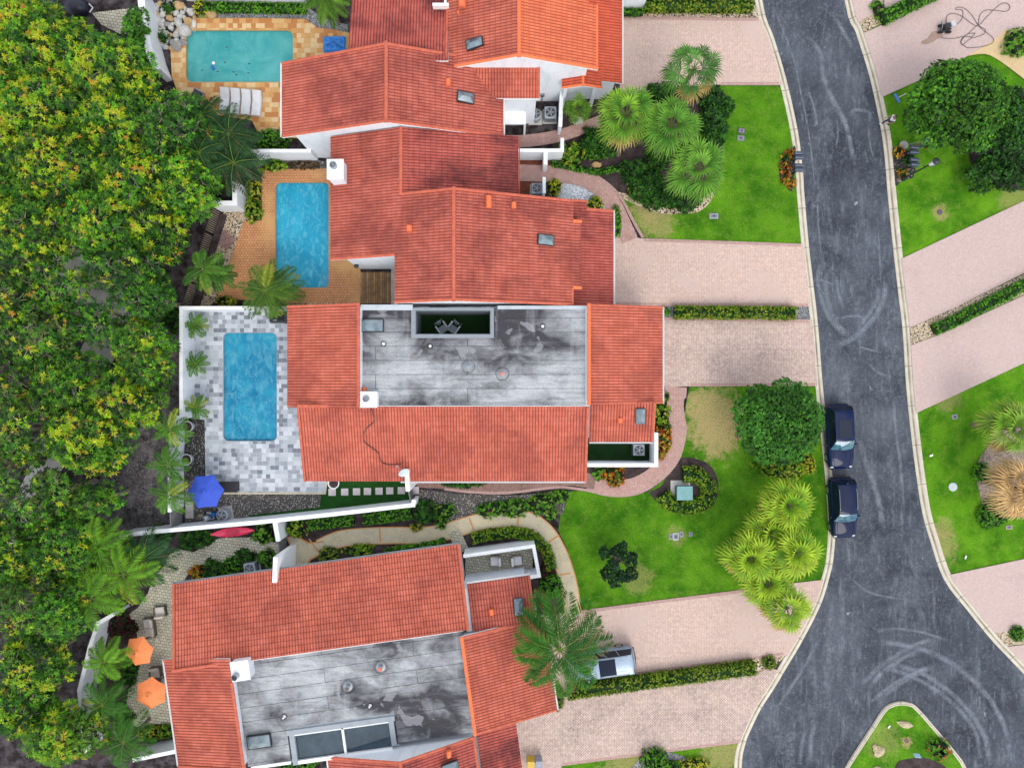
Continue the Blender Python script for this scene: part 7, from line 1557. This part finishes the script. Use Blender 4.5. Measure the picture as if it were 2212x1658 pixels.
feather_palm('feather_palm', 'olive feather palm above the picket fence', 438, 583, 3.4, 1.6, 12, *FG, yellow=.1); feather_palm('feather_palm', 'dark green feather palm on the pebbles left of the brick deck', 470, 592, 2.6, 1.3, 12, (.02, .09, .01), (.07, .19, .02), (.1, .24, .03))
feather_palm('feather_palm', 'olive and yellow feather palm between the two lower pools', 574, 628, 3.8, 2.1, 18, (.025, .09, .015), (.09, .21, .02), (.2, .28, .03), yellow=.12, trunks=[(0, 0, 0), (.5, .3, -.6)], leaflets=30)
for u, v, l in ((420, 702, 'small potted palm on the marble deck, topmost of three'), (422, 786, 'small potted palm on the marble deck, middle of three'), (424, 879, 'small potted palm on the marble deck, lowest of three')): feather_palm('small_palm', l, u, v, 1.5, .95, 12, *FG, leaflets=24, lw=.022, trunk_r=.05, yellow=.1); pot(u, v + 3, .26, .4, 'dark pot under the ' + l.split(',')[1].strip().split(' ')[0] + ' small palm of the marble deck', POTD)
for u, v, l in ((368, 928, 'palm leaning over the white wall from the upper round pot'), (364, 1003, 'palm leaning over the white wall from the lower round pot'), (368, 1068, 'palm over the white wall nearest the blue parasol')): feather_palm('feather_palm', l, u, v, 3.4, 1.45, 13, *FG, leaflets=28, yellow=.1, base=(u + 28, v - 6), trunk_r=.07)
for u, v, z, r_, n_, c_, l in ((212, 1178, 4.2, 2.1, 12, 1, 'bright feather palm above the end of the diagonal wall'), (268, 1240, 4.0, 2.3, 13, 1, 'bright feather palm left of the pale paved terrace'), (198, 1290, 4.4, 2.2, 13, 1, 'bright feather palm above the dark soil hollow'), (310, 1205, 3.2, 2.2, 12, 0, 'dark glossy palm between diagonal wall and paved terrace'), (228, 1428, 3.6, 1.7, 13, 1, 'bright green palm over the middle of the white terrace wall'), (222, 1520, 3.6, 1.8, 13, 2, 'mid green palm over the white terrace wall, below its brighter neighbour'), (268, 1602, 3.6, 2.0, 13, 2, 'mid green palm at the foot of the terrace near the bottom edge')):
    a_ = [((.015, .06, .02), (.03, .11, .03), (.06, .15, .05)), ((.07, .22, .01), (.16, .38, .02), (.28, .46, .04)), ((.02, .10, .01), (.06, .20, .02), (.1, .28, .03))][c_]; feather_palm('feather_palm', l, u, v, z, r_, n_, *a_, leaflets=40, ll=.50, yellow=.08, hang=.4)
# ---- hedges
HP = dict(pals=[(.05, .12, .006), (.13, .24, .010), (.24, .31, .018), (.30, .30, .04)], w=(2, 4, 3, 1))
HG = dict(pals=[DK, MD, BR, (.14, .32, .02)], w=(1, 3, 4, 1))
hedge('hedge', 'long olive green hedge between the two driveways left of the road', [(1456, 674.5), (1590, 675), (1714, 676.5)], .95, .85, **HP)
hedge('hedge', 'long olive green hedge beside the silver people carrier', [(1228, 1493), (1420, 1467), (1628, 1440)], 1.05, .85, **HP)
hedge('hedge', 'yellow-green hedge above the top driveway', [(1392, 12), (1500, 12), (1624, 13)], .85, 1.0, **HP); hedge('hedge', 'short dark hedge piece by the white wall at the top driveway', [(1344, 28), (1386, 28)], .45, .6, **HG)
hedge('hedge', 'green hedge along the white wall above the turquoise pool', [(446, 17), (560, 18), (660, 20)], .55, .8, **HG)
hedge('hedge', 'bright green hedge between the driveways at the top right', [(1905, 42), (1960, 14), (2030, -20)], 1.0, .8, **HG); hedge('hedge', 'green hedge strip between the two right driveways', [(2016, 713), (2070, 690), (2100, 672), (2160, 642), (2290, 574)], .85, .7, **HG)
RG = dict(pals=[(.05, .14, .006), (.12, .26, .012), (.24, .34, .02)], w=(1, 4, 3)); hedge('hedge', 'ring of bright green clipped shrubs around the teal utility box', [(1474, 1024), (1502, 1023), (1526, 1040), (1533, 1066), (1516, 1088), (1484, 1096), (1446, 1088), (1431, 1066)], 1.15, .55, **RG)
hedge('hedge', 'low green hedge above the cream path, its left piece', [(666, 1135), (700, 1130), (764, 1123)], .72, .6, **HG); hedge('hedge', 'low green hedge above the cream path, its longer middle piece', [(786, 1122), (840, 1115), (888, 1108)], .8, .7, **HG)
hedge('hedge', 'low hedge curving around the small walled court', [(1020, 1162), (1060, 1153), (1110, 1148), (1150, 1156), (1180, 1186), (1192, 1228)], .8, .6, **RG); hedge('hedge', 'dark green hedge along the eave of the angled house', [(835, 1192), (900, 1183), (962, 1170)], .6, .7, **HG)
hedge('hedge', 'thin boxwood edging below the entry bed', [(1192, 354), (1240, 364), (1290, 373), (1338, 364)], .38, .4, **HG); hedge('hedge', 'boxwood edging above the thin entry edging', [(1262, 336), (1300, 334), (1332, 326)], .62, .5, **HG)
# ---- shrubs
VY = [(.09, .22, .01), (.42, .45, .05), (.24, .36, .02)]; CR = [(.50, .16, .015), (.46, .30, .02), (.07, .14, .01), (.35, .05, .02)]; OL = [(.05, .12, .01), (.16, .26, .02), (.3, .33, .03)]
B = [(1191, 1268, .92, 1.0, 'G', 'round clipped bush at the foot of the walled court'), (1662, 1431, .55, .6, 'O', 'small round bush at the kerb end of the driveway hedge'), (1437, 857, .36, .6, 'O', 'tiny round bush at the right corner of the flat roofed house'), ((1330), 478, (.42, 1.25, 0), .9, 'G', 'tall narrow bush beside the right eave of the stepped house'), (1437, 672, .35, .5, 'G', 'little bush between hedge end and red roof'),
 (1206, 1507, (.4, 1.1, 0), .8, 'O', 'narrow bush at the corner of the angled house driveway'), (708, 1201, .78, .7, 'O', 'rounded yellow-green bush below the cream path'), (775, 1187, (1.1, .42, .1), .7, 'V', 'yellow-brown croton mass along the eave of the angled house'), (637, 1140, .75, .8, 'V', 'yellowish shrub right of the short white pier'), (918, 1106, .82, .9, 'D', 'dark green shrub in the middle of the speckled gravel bed'), (898, 1140, (.5, .3, 0), .4, 'Y', 'orange and yellow flower cluster hanging over the cream path'),
 (960, 1104, (.85, .65, 0), .7, 'L', 'loose bright green shrub right of the dark shrub'), (953, 1128, .5, .4, 'L', 'small bright green shrub spilling on the cream path'), (1060, 1100, (1.2, .6, .2), .5, 'L', 'loose ground shrub on the speckled gravel, left one'), (1110, 1096, (1.3, .7, .1), .5, 'L', 'loose ground shrub on the speckled gravel, middle one'), (1168, 1088, (1.2, .8, .2), .5, 'L', 'loose ground shrub on the speckled gravel, near the lawn corner'), (1210, 1072, (.8, .5, .2), .5, 'L', 'loose ground shrub touching the pink path'), (1190, 1108, .5, .35, 'L', 'small ground shrub between lawn and cream path bend'),
 (1434, 935, (.62, 1.1, 0), .8, 'C', 'orange croton bush between pink path and walled court'), (1428, 970, (.55, .7, 0), .7, 'C', 'lower orange croton bush beside the pink path'), (1427, 895, (.65, 1.0, 0), .8, 'V', 'green and yellow shrub beside the right tiled roof'), (1326, 1027, .82, .8, 'C', 'orange croton bush overlapping the pink path bend'), (1294, 1023, .5, .5, 'L', 'small bright green shrub left of the orange croton'), (1005, 1041, (1.6, .35, 0), .5, 'D', 'dark low shrub strip under the long eave'),
 (1690, 1012, (1.9, .8, -.1), .9, 'V', 'yellow-green shrubs under the dense round tree'), (1742, 1000, (.7, .9, .3), .8, 'Y', 'golden shrub with pink flowers beside the kerb'), (1735, 950, (.3, .8, .2), .8, 'Y', 'golden shrub squeezed between tree and kerb'),
 (1395, 395, (1.2, 1.3, 0), 1.1, 'D', 'dark glossy shrub in the bed left of the lowest fan palm'), (1372, 372, 1.0, 1.1, 'D', 'dark glossy shrub beside the grey palm trunk'), (1430, 425, (1.3, .9, 0), .9, 'D', 'dark glossy shrub at the lower edge of the palm bed'), (1375, 412, .55, .6, 'V', 'yellow speckled small shrub at the corner of the palm bed'), (1480, 430, (1.2, .8, 0), .8, 'D', 'dark glossy shrub beneath the lowest fan palm'), (1545, 232, (1.2, 1.6, 0), 1.2, 'D', 'dark shrub between the fan palms and the lawn, upper one'), (1540, 285, (1.0, 1.2, 0), 1.0, 'D', 'dark shrub between the fan palms and the lawn, lower one'), (1430, 200, (1.2, .7, 0), .9, 'D', 'dark shrub between driveway and the upper fan palms'), (1420, 340, .9, .9, 'D', 'dark shrub in the heart of the palm bed'),
 (1234, 333, .95, .9, 'V', 'variegated yellow-green shrub beside the white L-shaped wall'), (1279, 303, .9, .8, 'D', 'dark shrub right of the variegated shrub at the entry'), (1311, 315, .7, .7, 'D', 'small dark shrub at the foot of the bright fan palm'), (1197, 403, (.5, .65, 0), .9, 'Y', 'bright yellow shrub by the white stub wall'), (1284, 440, .62, .7, 'Y', 'yellow shrub in the white gravel beside the red roof'),
 (433, 16, .6, .8, 'Y', 'lime yellow shrub at the top of the rockery'), (584, 301, (1.35, .85, 0), 1.1, 'G', 'bright green round bush under the left eave beside the loungers'), (546, 408, (.6, .8, 0), .8, 'Y', 'yellow variegated shrub beside the brick deck, upper one'), (545, 452, (.65, .9, 0), .8, 'V', 'yellow variegated shrub beside the brick deck, lower one'), (590, 358, (1.0, .5, 0), .6, 'V', 'speckled shrub along the north wall of the brick deck'), (652, 357, (1.4, .35, 0), .35, 'B', 'brown dry plants along the north wall of the brick deck'), (487, 651, (.8, .45, 0), .5, 'Y', 'low yellow shrub at the top of the marble deck wall'), (375, 690, (.7, 1.0, 0), .6, 'D', 'dark shrub outside the marble deck wall'),
 (2122, 1020, .72, .7, 'G', 'round clipped bush in the woodchip bed beside the dead palm'), (2148, 1110, (1.25, 1.1, .5), .8, 'G', 'larger clipped bush at the bottom of the woodchip bed'), (2199, 1368, .6, .6, 'G', 'small bush in the pebble strip at the lower right edge'), (2198, 92, (1.0, 1.1, 0), .8, 'L', 'green shrub with white flowers at the upper right edge'), (1898, 22, (.5, .9, .3), .5, 'L', 'straggly grass clump at the end of the top right hedge'),
 (1709, 331, .32, .4, 'C', 'orange croton at the top of the left mailbox bed'), (1697, 341, .33, .4, 'C', 'red croton in the upper part of the left mailbox bed'), (1694, 362, .36, .4, 'C', 'orange croton in the middle of the left mailbox bed'), (1699, 378, .30, .4, 'C', 'golden croton below the middle of the left mailbox bed'), (1698, 391, .36, .4, 'C', 'red and gold croton near the lower end of the left mailbox bed'), (1710, 397, .33, .4, 'C', 'orange croton at the lower end of the left mailbox bed'), (1943, 328, .4, .5, 'C', 'red flowering plant above the right mailboxes'), (1950, 374, .36, .4, 'C', 'red flowering plant beside the street lamp base'), (1999, 314, .25, .3, 'C', 'orange plant beside the person in blue'), (1965, 345, .35, .4, 'D', 'dark plant between the right mailboxes'),
 (2030, 1618, (.85, .75, 0), .8, 'C2', 'red-tipped sparse bush in the grass island'), (1415, 1646, 1.05, 1.2, 'G', 'round green bush at the bottom edge beside the grey gravel'), (1500, 1652, (1.2, .5, 0), .7, 'Y', 'yellow flowering shrub at the bottom edge'), (1455, 1655, (.7, .4, 0), .6, 'G', 'low green shrub between round bush and yellow shrub at the bottom'),
 (250, 1345, (.9, 1.1, 0), .7, 'R', 'dark red leaved shrub above the middle of the terrace wall'), (280, 1358, .6, .6, 'R', 'maroon shrub beside the upper orange parasol'), (278, 1450, (.5, 1.2, 0), .8, 'D', 'dark shrub strip between bright palm and parasols'), (262, 1550, (.7, .9, 0), .7, 'D', 'dark shrub left of the lower end of the terrace'), (320, 1585, (.9, .6, 0), .7, 'Y', 'yellow spiky shrub below the paved terrace'), (358, 1580, (.7, .5, 0), .7, 'V', 'green and gold shrub below the paved terrace by the eave'),
 (425, 1237, .6, .5, 'C', 'orange speckled low plants by the terrace step'), (462, 1233, .8, .7, 'D', 'dark shrub by the eave of the angled house'), (500, 1222, .7, .7, 'G', 'bright green shrub left of the shrub-side air conditioner'), (575, 1205, .7, .8, 'G', 'green shrub right of the shrub-side air conditioner'), (530, 1200, (.8, .4, 0), .5, 'D', 'dark shrub behind the shrub-side air conditioner'), (567, 1152, (.75, .8, 0), .7, 'L', 'bright arching plant right of the kayak'), (407, 1168, .6, .5, 'T', 'dark spiky tuft left of the kayak, the left one'), (440, 1165, .6, .5, 'T', 'dark spiky tuft left of the kayak, the right one'), (600, 1225, .5, .5, 'D', 'small dark shrub by the wing wall gate'),
 (620, 1650, .8, 1.0, 'D', 'large leaved plants below the roof window of the angled house'), (665, 1640, .8, 1.0, 'G', 'green plants in the gap under the roof window'), (430, 1652, (1.5, .5, 0), .6, 'V', 'mixed plants at the bottom edge below the left tiled slope'), (345, 1148, (.8, .5, 0), .5, 'D', 'dark plants below the diagonal white wall'),
 (1178, 1240, (.5, .9, 0), .4, 'R', 'reddish ground plants beside the court wall'), (365, 15, .5, .4, 'D', 'mossy plants at the top of the rockery'), (352, 78, .45, .35, 'D', 'mossy plants in the lower rockery'), (370, 330, 1.0, .9, 'D', 'dark undergrowth below the trees by the loungers')]
PK = {'G': ([DK, MD, BR, (.12, .32, .01)], (1, 3, 4, 1.5)), 'O': (OL, (2, 4, 2)), 'V': (VY, (4, 1.5, 3)), 'D': ([DK, MD, (.06, .17, .02)], (4, 4, 1.5)), 'L': ([MD, BR, (.2, .34, .04)], (2, 4, 2)), 'Y': ([(.55, .50, .03), (.30, .38, .02), (.08, .2, .01)], (4, 3, 2)), 'C': (CR, (3, 3, 2.5, 1.2)), 'C2': ([BR, (.4, .12, .03), (.12, .25, .03)], (4, 2, 2)), 'B': ([BN, (.22, .15, .08), (.08, .05, .03)], (2, 2, 2)), 'R': ([(.13, .01, .02), (.05, .01, .015), (.03, .06, .01)], (3, 3, 2)), 'T': ([DK, MD], (2, 3))}
for u, v, r_, h_, k, l in B:
    p_, w_ = PK[k]; big = k in 'DLTC2V'
    loose = k in ('L', 'C2', 'B')
    bush('shrub', l, u, v, r_, h_, p_, w_, dens=(46 if big else 75) * (.6 if loose else 1), L=.26 if k in ('D', 'T') else .17 if big else .11, wd=.055 if big else .035, lump=.3 if big else .1, e1=95, core=(.006, .022, .004) if k != 'B' else (.05, .035, .02))
